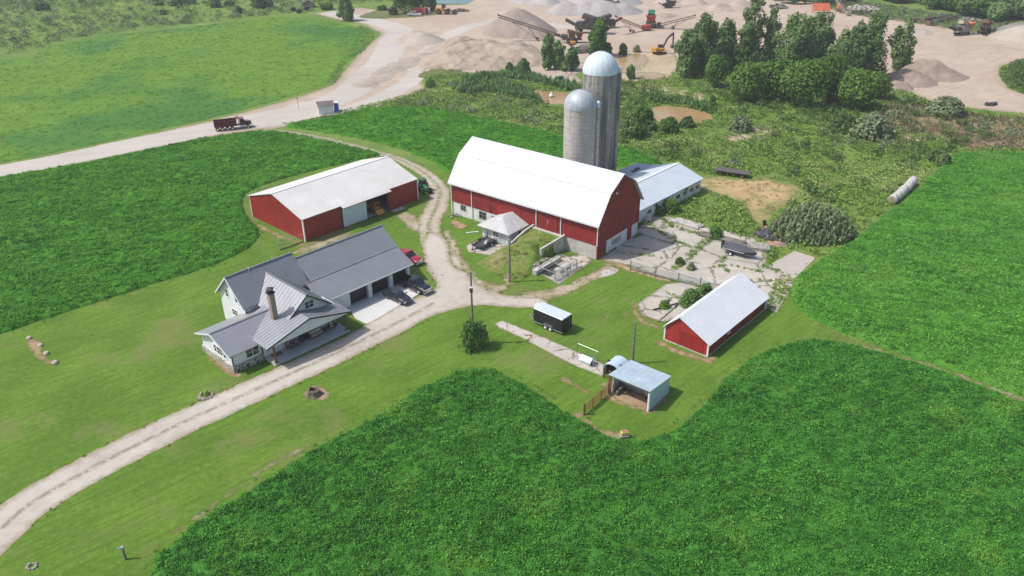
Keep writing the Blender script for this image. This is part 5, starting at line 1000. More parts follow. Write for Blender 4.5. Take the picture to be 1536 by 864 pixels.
# utility poles
def upole(label, x, y, h, extras):
    t = T('utility_pole', label, 'pole', (x, y, 0)); m = MB(); m.tube((0, 0, 0), (0, 0, h), .17, .11, 10); P('pole_shaft', m, m_pole, t); extras(t, h); return t
def exA(t, h):
    m = MB(); m.tube((.22, -.05, 1), (.22, -.05, h*.6), .045); P('conduit', m, m_galv, t); m = MB(); m.box(.12, .34, -.3, -.08, .9, 1.5); P('meter_box', m, m_galv, t); m = MB(); m.tube((0, -.2, h-.3), (0, -.2, h-1.3), .24); P('transformer', m, m_galv, t); m = MB(); m.tube((0, 0, h), (0, 0, h+.25), .05); P('insulator', m, m_galv, t)
def exB(t, h):
    m = MB(); m.cbox((0, -.25, h-2.5), (.42, .32, .55)); P('nest_box', m, M('rusty_box', (.16, .07, .04), .8), t); m = MB(); m.box(-.2, .2, -.35, -.05, h-2.2, h-2.08); P('box_cap', m, m_trim, t); m = MB(); m.bar((-.35, 0, h-.2), (.35, 0, h-.2), .08); P('crossarm', m, m_pole, t)
def exC(t, h): m = MB(); m.tube((0, 0, h), (0, 0, h+.15), .06); P('insulator', m, m_galv, t)
upole('grey utility pole with transformer and meter on the bank by the milk house', -.36, 107.9, 7.6, exA)
upole('tall thin pole with small rusty box rising from a leafy bush', -5.23, 90.1, 10.9, exB)
upole('bare pole behind the open fronted shelter', 15.3, 85.2, 6.1, exC)

# open fronted shelter
SH = T('loafing_shelter', 'open fronted white metal shelter with shade blue walls in a muddy grass pen', 'shelter', (15.81, 75.17, 0), R(50.6)); Sx, Sy = 4.7, 5.4   # x along the shade-blue side wall, y towards the open front's far post
m_shadeblue = M('shade_blue_metal', (.47, .58, .66), .5, .1, vary=.05, rib=(0, .6, .02)); m_oldroof = M('stained_metal_roof', (.42, .52, .58), .5, .1, vary=.08, rib=(1, .7, .02), scale=.5, streak=((.22, .19, .16), .22, 2.5))  # white side walls; the blue of their shade is put into the colour
m = MB(); m.prism([(0, 0), (Sx, 0), (Sx, 2.3), (0, 2.85)], 0, .1, 'y'); P('side_wall', m, m_shadeblue, SH); m = MB(); m.prism([(0.6, 0), (Sx, 0), (Sx, 2.3), (.6, 2.75)], Sy-.1, Sy, 'y'); P('side_wall', m, m_shadeblue, SH)
m = MB(); m.box(Sx-.1, Sx, .1, Sy-.1, 0, 2.3); P('back_wall', m, M('shelter_back', (.20, .19, .18), .8, rib=(1, .4, .02)), SH)
m = MB(); m.slab([(-.25, -.12, 3.0), (Sx+.15, -.12, 2.42), (Sx+.15, Sy+.15, 2.42), (-.25, Sy+.15, 3.0)], .06); P('roof', m, m_oldroof, SH)
for y in (.08, Sy-.08): m = MB(); m.box(-.1, .08, y-.1, y+.1, 0, 2.9); P('post', m, m_wood if y > 1 else m_trim, SH)
m = MB(); m.box(-.12, .0, 0, Sy, 2.62, 2.86); P('header_beam', m, m_pole, SH)
for y, s in ((.1, 1), (Sy-.1, -1)): m = MB(); m.bar((-.05, y, 2.0), (-.05, y+s*.6, 2.62), .09); P('knee_brace', m, m_pole, SH)
m = MB(); m.prism([(.3, 0), (3.0, 0), (3.0, .9), (.3, .6)], Sy-.9, Sy-.7, 'y'); P('inner_partition', m, m_pole, SH)
def sh(x, y, z=0): v = Vector((15.81, 75.17, 0))+Matrix.Rotation(R(50.6), 3, 'Z') @ Vector((x, y, z)); return tuple(v)
t = T('stored_boat', 'upturned pale boat with green tarp stored inside the open shelter', 'boat', sh(2.3, 2.7, .25), R(50.6+90))
m = MB(); m.loft([[(x, -w_, .5), (x, 0, .78*h), (x, w_, .5), (x, w_*.9, .42), (x, -w_*.9, .42)] for x, w_, h in ((-1.9, .2, .8), (-1.2, .6, .95), (0, .7, 1), (1.3, .62, 1), (1.8, .5, .95))]); P('hull', m, m_galv, t)
m = MB(); m.cbox((.3, -.2, .86), (1.6, 1.0, .06)); P('tarp', m, m_grn, t); m = MB(); m.box(-1.3, -1.1, -.6, .6, -.25, .42); m.box(1.1, 1.3, -.6, .6, -.25, .42); P('trestle', m, m_wood, t)
# small curved roof shelter behind (calf hut) and gate posts
t = T('calf_hut', 'small curved pale metal hut with dark open mouth tucked behind the shelter', 'hut', (12.2, 82.1, 0), R(50.6))
arc = [(1.25*math.cos(a), 1.0+.95*math.sin(a)) for a in [R(k) for k in range(0, 181, 20)]]
m = MB(); m.loft([[(y, x_, 0.) if False else (y, x_, z) for x_, z in [(1.25, 0)]+arc+[(-1.25, 0)]+[(-1.19, 0)]+[(a*.95, (z-1)*.95+1) for a, z in arc[::-1]]+[(1.19, 0)]] for y in (0, 2.4)], cap=True); P('curved_shell', m, m_shadeblue, t); m = MB(); m.box(2.3, 2.36, -1.15, 1.15, 0, 1.6); P('back_wall', m, m_pole, t)
q = MB(); q.box(.8, .86, -1.1, 1.1, .1, 1.85); P('mouth_shade', q, m_ldark, t)  # dark sheet standing in for the shade inside the hut
for i, (px, py, hh) in enumerate(((905.5, 566, 1.5), (914, 572, 1.6))): x, y, _ = G(px, py); one('gate_post', MB().tube((0, 0, 0), (0, 0, hh), .12, .1), m_wood, ('brown gate post left of the curved hut' if i == 0 else 'brown gate post touching the shelter corner by the hut'), 'post', loc=(x, y, 0))
# rusty rail fence of the pen
t = T('rail_fence', 'rusty brown rail fence running from the shelter post to the field edge', 'fence', G(876.5, 622), math.atan2(4.41, 3.43)); m_rust = M('rusty_rail', (.27, .11, .045), .8, vary=.25, scale=4)
for k in range(5): m = MB(); m.bar((0, 0, .25+k*.27), (5.3, 0, .25+k*.27), .05, .1); P('rail', m, m_rust, t)
for x in (1.8, 3.6): m = MB(); m.box(x-.05, x+.05, -.05, .05, 0, 1.45); P('slat_post', m, m_rust, t)
for x in (-.05, 5.35): m = MB(); m.tube((x, 0, 0), (x, 0, 1.65), .13, n=10); P('post', m, m_wood, t)
# wire dog kennel on the path, dog house
t = T('dog_kennel', 'empty galvanised wire dog kennel standing on the concrete path', 'kennel', (0, 0, 0)); ks = [G(858, 539), G(866, 532), G(896.5, 545), G(889.5, 551)]
for i in range(4):
    if i == 3: continue
    a, b = ks[i], ks[(i+1) % 4]; P('mesh_panel', wire_panel(a, b, 1.75, every=.3, r=.008, post=.03), m_galv, t)
t = T('dog_house', 'small grey dog house with pitched metal roof inside the wire kennel', 'dog house', G(880.5, 545), R(-40)); m = MB(); m.box(-.7, .7, -.45, .45, .02, .7); P('house_box', m, m_wwall, t); m = MB(); m.slab([(-.85, -.65, .62), (.85, -.65, .62), (.85, 0, 1.08), (-.85, 0, 1.08)], .05); m.slab([(-.85, 0, 1.08), (.85, 0, 1.08), (.85, .65, .62), (-.85, .65, .62)], .05); P('roof', m, m_shadeblue, t); m = MB(); m.box(.69, .73, -.2, .2, .05, .5); P('doorway', m, m_ldark, t)

# pipe fence along the concrete yard
pts = [G(x, y) for x, y in ((945.5, 405), (983, 415), (1017, 424), (1050, 431), (1083, 444))]
t = T('pipe_fence', 'grey pipe rail fence of six rails along the edge of the concrete yard', 'fence', pts[0])
for k in range(6):
    m = MB()
    for i in range(4): a, b = [Vector(p)-Vector(pts[0])+Vector((0, 0, .3+.22*k)) for p in pts[i:i+2]]; m.bar(a, b, .05, .07)
    P('rail', m, m_galv, t)
for p in pts: q = MB(); c = Vector(p)-Vector(pts[0]); q.box(c.x-.07, c.x+.07, c.y-.07, c.y+.07, 0, 1.65); P('post', q, m_pole, t)
t = T('pipe_gate', 'white pipe gate leaning behind the small red shed at the fence end', 'gate', G(1078, 430), R(-25))
for k in range(5): m = MB(); m.bar((-1.9, .3, .3+.2*k), (1.9, .3, .3+.2*k), .04); P('rail', m, m_trim, t)
m = MB(); m.bar((-1.9, .3, 0), (-1.9, .3, 1.2), .06); P('stile', m, m_trim, t); m = MB(); m.bar((1.9, .3, 0), (1.9, .3, 1.2), .06); P('stile', m, m_trim, t)

# covered boat on its trailer
t = T('bass_boat', 'dark covered motor boat on a trailer on the cracked concrete yard', 'boat', (36.9, 116.5, 0.03), R(-38))
def hull(x, w_, zt, zb): return [(x, -w_, zt), (x, 0, zt+.05), (x, w_, zt), (x, w_*.95, zt-.3), (x, w_*.5, zb), (x, -w_*.5, zb), (x, -w_*.95, zt-.3)]
m = MB(); m.loft([hull(-2.6, 1.0, 1.15, .6), hull(-1, 1.08, 1.15, .55), (hull(1.0, 1.0, 1.15, .55)), hull(2.2, .6, 1.18, .62), hull(2.9, .12, 1.2, .85)]); P('hull', m, M('boat_hull', (.03, .035, .045), .25, vary=.05), t, smooth=True)
m = MB(); m.loft([[(x, -w_, 1.16), (x, w_, 1.16), (x, w_*.6, z), (x, -w_*.6, z)] for x, w_, z in ((-2.6, .98, 1.32), (-1.2, 1.04, 1.58), (0, 1.04, 1.60), (1.4, .85, 1.42), (2.85, .12, 1.25))]); P('boat_cover', m, M('boat_cover', (.07, .075, .09), .85, bmp=.5), t, smooth=True)
m = MB(); m.bar((-2.5, -1.09, 1.02), (1.2, -1.06, 1.02), .03, .07); P('hull_stripe', m, m_trim, t); m = MB(); m.bar((-2.5, 1.09, 1.02), (1.2, 1.06, 1.02), .03, .07); P('hull_stripe', m, m_trim, t)
m = MB(); m.box(-3.1, -2.65, -.22, .22, .9, 1.75); m.cbox((-3.05, 0, .75), (.18, .14, .9)); P('outboard_motor', m, m_black, t, bevel=.03)
m = MB(); m.bar((-2.3, -.6, .45), (3.6, 0, .5), .09); m.bar((-2.3, .6, .45), (3.6, 0, .5), .09); m.bar((-1, -1.0, .4), (-1, 1.0, .4), .09); m.bar((3.4, 0, 0), (3.4, 0, .7), .07); P('trailer_frame', m, m_galv, t)
for y in (-1.05, 1.05): wheel(t, -1.0, y, .33, .2, m_trim)

# stacked timber, docks, rubble
def beams(name, label, cat, c, rz, n, L_, w_, lay, mat, seed):
    rr = random.Random(seed); m = MB()
    for k in range(lay):
        for i in range(n): m.cbox((rr.uniform(-.25, .25), (i-(n-1)/2)*w_*1.06, .1+k*.16), (L_*rr.uniform(.85, 1), w_, .14), rr.uniform(-.03, .03))
    return one(name, m, mat, label, cat, loc=c, rz=rz)
m_oldwood = M('silvered_wood', (.34, .31, .27), .9, vary=.3, scale=2)
beams('dock_section', 'weathered grey plank dock section lying beside the covered boat', 'dock section', (40.9, 119.0, .05), R(-15), 8, 3.4, .28, 3, m_oldwood, 1)
beams('timber_pile', 'long grey timbers piled behind the covered boat', 'timber pile', (35.6, 122.6, .05), R(-33), 5, 8.5, .32, 2, M('dark_old_wood', (.20, .18, .155), .9, vary=.3, scale=2), 2)
beams('timber_pile', 'bleached timbers piled at the weedy corner by the low white barn', 'timber pile', (31.0, 129.0, .05), R(-42), 6, 5.6, .34, 2, M('bleached_wood', (.45, .42, .37), .9, vary=.3, scale=2), 3)
for i, (a, b, w_, mt, lb_) in enumerate((((990, 480), (1046, 433), .22, m_oldwood, 'long pale plank lying across the octagonal concrete pad'), ((980, 466), (1018, 456), .16, m_black, 'short dark beam lying on the octagonal pad'), ((996, 462), (1004, 451), .14, m_black, 'small dark stick on the pad nearest its weeds'), ((1012, 463), (1024, 448), .16, m_black, 'dark beam resting beside the long pale plank'))):
    A, B = Vector(G(*a)), Vector(G(*b)); one('beam', MB().bar(A*0+Vector((-(B-A).length/2, 0, .17)), Vector(((B-A).length/2, 0, .17)), w_, .14), mt, lb_, 'beam', loc=(A+B)/2, rz=math.atan2((B-A).y, (B-A).x))
# hay wagon
t = T('hay_wagon', 'old dark flatbed wagon left at the edge of the straw ground', 'wagon', G(1098, 263), math.atan2(-2.9, 5.95)); m = MB()
for i in range(9): m.box(-3.4, 3.4, -1.2+i*.268, -1.2+i*.268+.25, .95, 1.05)
P('deck', m, M('rotten_planks', (.115, .10, .09), .9, vary=.35, scale=3), t); m = MB(); m.bar((-3.4, -.6, .82), (3.4, -.6, .82), .14); m.bar((-3.4, .6, .82), (3.4, .6, .82), .14); m.bar((-2.2, -1, .4), (-2.2, 1, .4), .12); m.bar((2.2, -1, .4), (2.2, 1, .4), .12); m.bar((-2.2, 0, .4), (-2.2, 0, .9), .2); m.bar((2.2, 0, .4), (2.2, 0, .9), .2); P('wagon_frame', m, m_pole, t)
for x in (-2.2, 2.2):
    for y in (-1.05, 1.05): wheel(t, x, y, .4, .2, m_rust)
# row of wrapped bales
m_bale = M('wrapped_bale', (.50, .48, .45), .7, vary=.15, scale=2, bmp=.6, streak=((.28, .26, .23), .4, 3)); m_bend = M('bale_end', (.30, .24, .17), .95, vary=.3, scale=6)
b0, b1 = Vector(G(1340, 304)), Vector(G(1368, 278)); nb = 7; ang = math.atan2((b1-b0).y, (b1-b0).x); names = ['nearest', 'second nearest', 'third nearest', 'middle', 'third farthest', 'second farthest', 'farthest']; first = None
for i in range(nb):
    c = b0.lerp(b1, (i)/(nb-1)); lab = '%s grey wrapped round bale of the row along the right field' % (names[i] if i != 3 else 'fourth, middle'); rz = ang+random.uniform(-.07, .07); c = (c.x+random.uniform(-.12, .12), c.y+random.uniform(-.12, .12), 0)
    if first is None:
        L_ = (b1-b0).length/(nb-1)*.94; first = T('hay_bale', lab, 'bale', c, rz, 'bales in a row along the field'); m = MB(); rg = []
        for x, k in ((-L_/2, .9), (-L_/2+.1, 1), (0, 1.02), (L_/2-.1, 1), (L_/2, .9)): rg.append([(x, .82*k*math.cos(a), .8+.82*k*math.sin(a)*(1 if math.sin(a) > -.8 else .97)) for a in [2*math.pi*j/20 for j in range(20)]])
        m.loft(rg); P('wrap', m, m_bale, first, smooth=True); m = MB(); m.tube((-L_/2-.02, 0, .8), (-L_/2+.01, 0, .8), .68, n=18); P('bale_end', m, m_bend, first); m = MB(); m.tube((L_/2-.01, 0, .8), (L_/2+.02, 0, .8), .68, n=18); P('bale_end', m, m_bend, first)
    else: dup(first, c, rz, lab)

# burn pile
def rubble(n, rx, ry, sz, seed, flat=.5, h=.4):
    rr = random.Random(seed); m = MB()
    for i in range(n):
        a = rr.uniform(0, 6.28); q = math.sqrt(rr.random()); s = rr.uniform(.4, 1)*sz; m.cbox((rx*q*math.cos(a), ry*q*math.sin(a), h*(1-q*q)+s*flat*.3), (s*rr.uniform(.5, 1.6), s, s*flat), rr.uniform(0, 3), rr.uniform(-.4, .4), rr.uniform(-.4, .4))
    return m
sheet('ash_ground', sd_poly(smooth_poly(GL((1142, 340), (1170, 340), (1200, 348), (1205, 358), (1190, 368), (1165, 370), (1145, 360)))), .4, .018, ground_mat('ash', [(.3, (.07, .06, .06)), (.45, (.22, .17, .15)), (.55, (.42, .26, .18)), (.68, (.50, .33, .23))], (.25, 1.1, 6), bmp=.8), rough=.6, nscale=1)
one('burn_pile', rubble(120, 2.6, 2.2, .7, 3, .5, .8), M('charred_debris', (.11, .105, .115), .9, vary=.6, scale=1.2), 'charred black and grey debris heap beside the big willow bush', 'burn pile', loc=G(1156, 353))
one('clay_rubble', rubble(70, 2.8, 1.4, .45, 5), M('clay_rubble', (.42, .25, .17), .95, vary=.3, scale=2), 'reddish clay and brick rubble in the burn pit before the willow bush', 'rubble', loc=G(1183, 357))
x_, y_, _ = G(1146, 338); t = T('oil_drum', 'small black drum at the corner of the burn pile', 'drum', (x_, y_, 0)); m = MB(); m.lathe([(.3, 0), (.3, .28), (.32, .3), (.3, .32), (.3, .6), (.32, .62), (.3, .64), (.3, .9)], n=14); P('drum_shell', m, m_black, t)
# little things on the lawns
def rocks(label, px, py, n, r_, sz, mat, seed, cat='rock ring', name='rock_ring'):
    rr = random.Random(seed); m = MB()
    for i in range(n):
        a = 2*math.pi*i/n+rr.uniform(-.1, .1); s = sz*rr.uniform(.7, 1.2); c = (r_*math.cos(a), r_*math.sin(a)); q = [(rr.uniform(.8, 1.1)) for _ in range(7)]
        m.lathe([(s*.8, 0), (s, s*.35), (s*.7, s*.8), (s*.2, s*.95)], (c[0], c[1], 0), 7)
    return one(name, m, mat, label, cat, loc=G(px, py))
m_rock = M('field_rock', (.30, .26, .22), .9, vary=.3, scale=4)
t = T('stump', 'hollow grey tree stump on a patch of bare soil beside the drive', 'stump', G(471, 592)); rr = random.Random(2); m = MB(); ns = 14
m.loft([[(q*(1+.12*math.sin(5*a+1))*math.cos(a), q*(1+.12*math.sin(5*a+1))*math.sin(a), z+(.12*math.sin(3*a) if z > .4 else 0)) for a in [2*math.pi*i/ns for i in range(ns)]] for q, z in ((1.05, 0), (.8, .3), (.72, .75), (.5, .78), (.42, .35))]); P('stump_wood', m, M('stump_bark', (.17, .13, .10), .95, vary=.4, scale=6, bmp=.8), t)
rocks('ring of dark stones round a little weedy plant beside the drive', 309, 594, 12, .75, .28, m_rock, 4)
wx, wy, _ = G(309, 593); me = clump_mesh('plant', 77, 60, .6, .6, .16, 1.5); o = link('plant', me, m_w1); o.location = (wx, wy, 0); tag(o, 'small weedy plant inside the stone ring beside the drive', 'plant')
for i, (px, py) in enumerate(((44, 508), (61, 519), (70, 531), (83, 545))): rocks(['topmost', 'second from top', 'third from top', 'lowest'][i]+' pale landscape rock in the row on the left lawn', px, py, 1, 0, .42, M('pale_rock', (.50, .42, .34), .9, vary=.2, scale=3), i+9, 'rock', 'rock')
t = T('hand_pump', 'weathered post with teal spout standing alone on the lower lawn', 'pump', G(189, 839)); m = MB(); m.tube((0, 0, 0), (0, 0, 1.35), .12, .1); P('post', m, m_pole, t); m = MB(); m.cbox((0, 0, 1.45), (.3, .22, .3)); P('pump_head', m, m_galv, t); m = MB(); m.bar((-.05, 0, 1.5), (-.5, 0, 1.35), .12, .08); P('spout', m, M('teal_paint', (.05, .33, .36), .5), t)
rocks('small heap of stones in bare soil at the drive edge in the lower left corner', 48, 850, 7, .38, .2, m_rock, 14, 'stone heap', 'stone_heap')
t = T('planter', 'yellow tub of flowers on a stone block at the corner of the crop', 'planter', G(936, 656), R(10)); m = MB(); m.box(-.55, .55, -.35, .35, 0, .35); P('stone_block', m, m_rock, t, bevel=.04); m = MB(); m.loft([[(-.4*k, -.26*k, z), (.4*k, -.26*k, z), (.4*k, .26*k, z), (-.4*k, .26*k, z)] for k, z in ((.85, .35), (1, .8))]); P('tub', m, M('yellow_tub', (.72, .62, .16), .6), t)
me = clump_mesh('flowers', 5, 30, .35, .3, .1, 1.2); me.materials.append(M('pink_flower', (.55, .25, .2), .8)); o = link('flowers', me, None, t); o.location = (0, 0, .75)
# small stuff at the barn's far corner
one('scrap_heap', rubble(24, 1.3, .8, .35, 8), m_rock, 'little heap of stone and scrap at the far left foot of the red barn', 'scrap heap', loc=G(681, 325))

# guard hut, toilet, sign by the haul road
t = T('guard_hut', 'small white hut with brown gable roof beside the haul road', 'hut', G(489, 169), R(18)); m = MB(); m.prism([(-1.9, 0), (1.9, 0), (1.9, 2.3), (0, 2.95), (-1.9, 2.3)], -1.3, 1.3, 'x') if False else m.prism([(-1.3, 0), (1.3, 0), (1.3, 2.3), (0, 2.95), (-1.3, 2.3)], -1.9, 1.9, 'x'); P('wall', m, m_trim, t)
m = MB(); m.slab([(-2.1, -1.55, 2.24), (2.1, -1.55, 2.24), (2.1, 0, 3.06), (-2.1, 0, 3.06)], .08); m.slab([(-2.1, 0, 3.06), (2.1, 0, 3.06), (2.1, 1.55, 2.24), (-2.1, 1.55, 2.24)], .08); P('roof', m, M('brown_shingles', (.17, .14, .125), .9, vary=.2, bmp=.4), t)
window(t, m_trim, 'x', (-1.9, -.1, 1.5), .6, .8, -1, 0)
t = T('portable_toilet', 'blue portable toilet beside the white hut', 'toilet', G(505, 166), R(15)); m = MB(); m.box(-.58, .58, -.58, .58, .05, 2.05); P('cabin', m, M('blue_plastic', (.02, .11, .42), .4), t, bevel=.03); m = MB(); m.loft([[(-.6*k, -.6*k, z), (.6*k, -.6*k, z), (.6*k, .6*k, z), (-.6*k, .6*k, z)] for k, z in ((1, 2.05), (.95, 2.2), (.6, 2.32))]); P('roof', m, m_trim, t); m = MB(); m.box(-.45, .45, -.62, -.585, .12, 1.95); P('door', m, M('blue_door', (.03, .15, .5), .4), t)
t = T('sign_post', 'thin post with small plate at the haul road edge left of the hut', 'sign', G(448, 163)); m = MB(); m.tube((0, 0, 0), (0, 0, 3.0), .06); P('post', m, m_pole, t); m = MB(); m.box(-.3, .3, -.08, -.05, 2.5, 3.0); P('sign_plate', m, m_galv, t)

# dump trucks
def dump_truck(label, loc, rz, col, bed, s=1.):
    t = T('dump_truck', label, 'dump truck', loc, rz); t.scale = (s, s, s); mp = paint('dump_truck_paint', col, .5)
    m = MB(); m.loft([[(x, -1.2, z0), (x, -1.25, 2.45), (x, -1.12, 2.5), (x, -1.02, z0+.35), (x, 1.02, z0+.35), (x, 1.12, 2.5), (x, 1.25, 2.45), (x, 1.2, z0)] for x, z0 in ((-4.4, 1.05), (1.0, 1.05))]); m.box(.9, 1.0, -1.15, 1.15, 1.1, 2.75); m.box(-4.5, -4.38, -1.15, 1.15, 1.05, 2.45); m.box(.9, 1.7, -1.15, 1.15, 2.68, 2.78); P('dump_body', m, bed, t)
    m = MB()
    for x in (-3.3, -2.0, -.7):
        for y in (-1.27, 1.27): m.box(x-.06, x+.06, y-.04, y+.04, 1.1, 2.45)
    P('side_rib', m, bed, t); m = MB(); m.box(-4.2, 4.4, -.45, .45, .75, 1.0); P('chassis', m, m_black, t)
    m = MB(); m.loft([[(x, -w_, .8), (x, w_, .8), (x, w_, z1), (x, -w_, z1)] for x, w_, z1 in ((1.75, 1.05, 2.55), (2.8, 1.05, 2.55), (3.0, 1.02, 1.85))]); c = P('cab', m, mp, t, bevel=.03); m = MB(); m.box(2.92, 3.0, -.85, .85, 1.88, 2.42) if False else m.slab([(3.0, -.85, 1.9), (3.0, .85, 1.9), (2.84, .85, 2.45), (2.84, -.85, 2.45)], .03); P('windscreen', m, m_glass, c)
    for y in (-1.06, 1.06): m = MB(); m.box(2.0, 2.7, y-.02, y+.02, 1.75, 2.35); P('side_window', m, m_glass, c)
    m = MB(); m.loft([[(x, -w_, .8), (x, w_, .8), (x, w_, z1), (x, -w_, z1)] for x, w_, z1 in ((3.0, .75, 1.85), (4.4, .62, 1.62), (4.55, .55, 1.55))]); m.box(3.1, 4.2, -1.1, -.7, .95, 1.15); m.box(3.1, 4.2, .7, 1.1, .95, 1.15); P('hood', m, mp, t, bevel=.03)
    m = MB(); m.box(4.55, 4.62, -.5, .5, .85, 1.5); P('grille', m, m_chrome, t); m = MB(); m.box(4.5, 4.75, -1.1, 1.1, .5, .75); P('bumper', m, m_chrome, t)
    for y in (-.9, .9): m = MB(); m.tube((1.5, y, .9), (1.5, y, 3.0), .07); P('exhaust', m, m_chrome, t); m = MB(); m.tube((1.6, y*1.1, .75), (2.9, y*1.1, .75), .28, n=12); P('fuel_tank', m, m_chrome, t); m = MB(); m.box(4.45, 4.6, y-.15, y+.15, 1.0, 1.2); P('headlight', m, m_lamp, t)
    for x in (-3.8, -2.6, -1.4, -.2, 3.65):
        for y in (-1.0, 1.0): wheel(t, x, y, .5 if x < -2 or x > 1 else .42, .38 if x < 1 else .3, m_chrome)
    return t
dump_truck('dark red dump truck driving along the gravel haul road', (-67.2, 188.9, .02), math.atan2(2.75, 6.99), (.13, .006, .02), paint('maroon_bed', (.12, .006, .018), .3), .95)
# ============================================================ the quarry
def heap(name, label, peaks, slope, col, seed=0, res=.8, cat='sand pile', noise_h=.5, soft=.6):
    pk = [(*G(px, py)[:2], h) for px, py, h in peaks]
    def hf(x, y):
        h = np.full(np.shape(x), -5.)
        for cx, cy, hh in pk:
            d = np.hypot(x-cx, y-cy); g_ = hh-np.sqrt((slope*d)**2+.3*hh)+.3; k_ = soft; q_ = np.clip(.5+.5*(g_-h)/k_, 0, 1); h = h*(1-q_)+g_*q_+k_*q_*(1-q_)*.5
        return h+(fbm(x*.25, y*.25, seed)-.5)*2*noise_h+(fbm(x*1.1, y*1.1, seed+3)-.5)*noise_h*.6
    m_ = max(p[2] for p in pk)/slope+3; hf.bb = (min(p[0] for p in pk)-m_, max(p[0] for p in pk)+m_, min(p[1] for p in pk)-m_, max(p[1] for p in pk)+m_)
    me = sheet_mesh(name, hf, res, .008, rough=0, hfun=lambda x, y, d: np.maximum(hf(x, y), 0))
    mt = ground_mat(name+'_sand', [(.33, tuple(c*.66 for c in col)), (.5, tuple(c*.95 for c in col)), (.66, tuple(c*1.12 for c in col))], (.12, .6, 3.), bmp=.9, bdist=.35)
    return tag(link(name, me, mt), label, cat)
heap('sand_pile', 'broad tan sand stockpile with rough plateau in front of the conveyor', [(648, 100, 1.8), (672, 94, 4.2), (700, 88, 6), (726, 84, 6.5), (752, 88, 4.8), (775, 88, 5.2), (797, 92, 3.6), (740, 98, 3.), (690, 72, 4.5), (770, 76, 4.), (712, 96, 4.), (765, 96, 3.)], .46, (.44, .35, .27), 1, .6, noise_h=1.1, soft=2.6)
heap('sand_pile', 'tall brown gravel cone with the long conveyor reaching over it', [(778, 46, 9.5), (800, 52, 5.5)], .66, (.36, .29, .245), 2, noise_h=.4)
heap('sand_pile', 'small pale sand heap alone on the haul ground left of the stockpile', [(624, 60, 4.4), (634, 62, 4)], .5, (.47, .40, .34), 3, noise_h=.35)
heap('gravel_pile', 'wide grey gravel pile with a darker dug face at the back', [(850, 18, 5), (880, 18, 5), (905, 18, 6), (935, 18, 4.5)], .55, (.40, .365, .345), 4, 1.2, 'gravel pile')
heap('gravel_pile', 'long grey gravel ridge farthest back at the top edge', [(905, 2, 9), (930, 4, 6), (870, -6, 7), (840, -4, 6)], .6, (.40, .37, .355), 5, 1.5, 'gravel pile')
heap('gravel_pile', 'low grey gravel ridge left of the wide gravel pile', [(790, 2, 4), (815, 4, 4)], .5, (.44, .40, .375), 6, 1.2, 'gravel pile')
heap('sand_pile', 'reddish sand bank at the back between green plant and tall trees', [(1000, 4, 3), (1040, 5, 3), (1080, 14, 3.5), (1110, 12, 4)], .5, (.48, .38, .31), 7, 1.2, noise_h=.6)
heap('sand_pile', 'dug sand bank with torn crest right of the tree row', [(1360, 122, 4.2), (1385, 112, 5.0), (1398, 112, 4.8), (1345, 130, 2.6)], .55, (.38, .29, .23), 8, .6, noise_h=.9)
heap('sand_pile', 'smooth pale cone of sand at the right edge of the pit', [(1540, 56, 5.2)], .45, (.48, .41, .33), 9, 1., noise_h=.2)
heap('gravel_pile', 'dark gravel heap behind the smooth cone at the right edge', [(1530, 46, 3.5), (1500, 48, 2.)], .45, (.27, .25, .24), 10, 1., 'gravel pile', .3)
heap('sand_pile', 'low pale sand mound before the red conveyor stack', [(1372, 48, 2.2)], .35, (.47, .40, .33), 11, 1., noise_h=.2)
heap('sand_pile', 'little brown sand mound behind the green screening plant', [(997, 24, 1.8)], .4, (.42, .33, .26), 12, 1., noise_h=.3)
heap('spoil_heap', 'thin ridge of spoil along the haul road below the stockpile', [(550, 126, .7), (562, 118, .8), (575, 111, .8), (589, 104, .9), (604, 97, .9), (620, 90, .9), (637, 84, 1.), (655, 77, .9)], .22, (.44, .37, .31), 13, .7, 'spoil heap', .4)

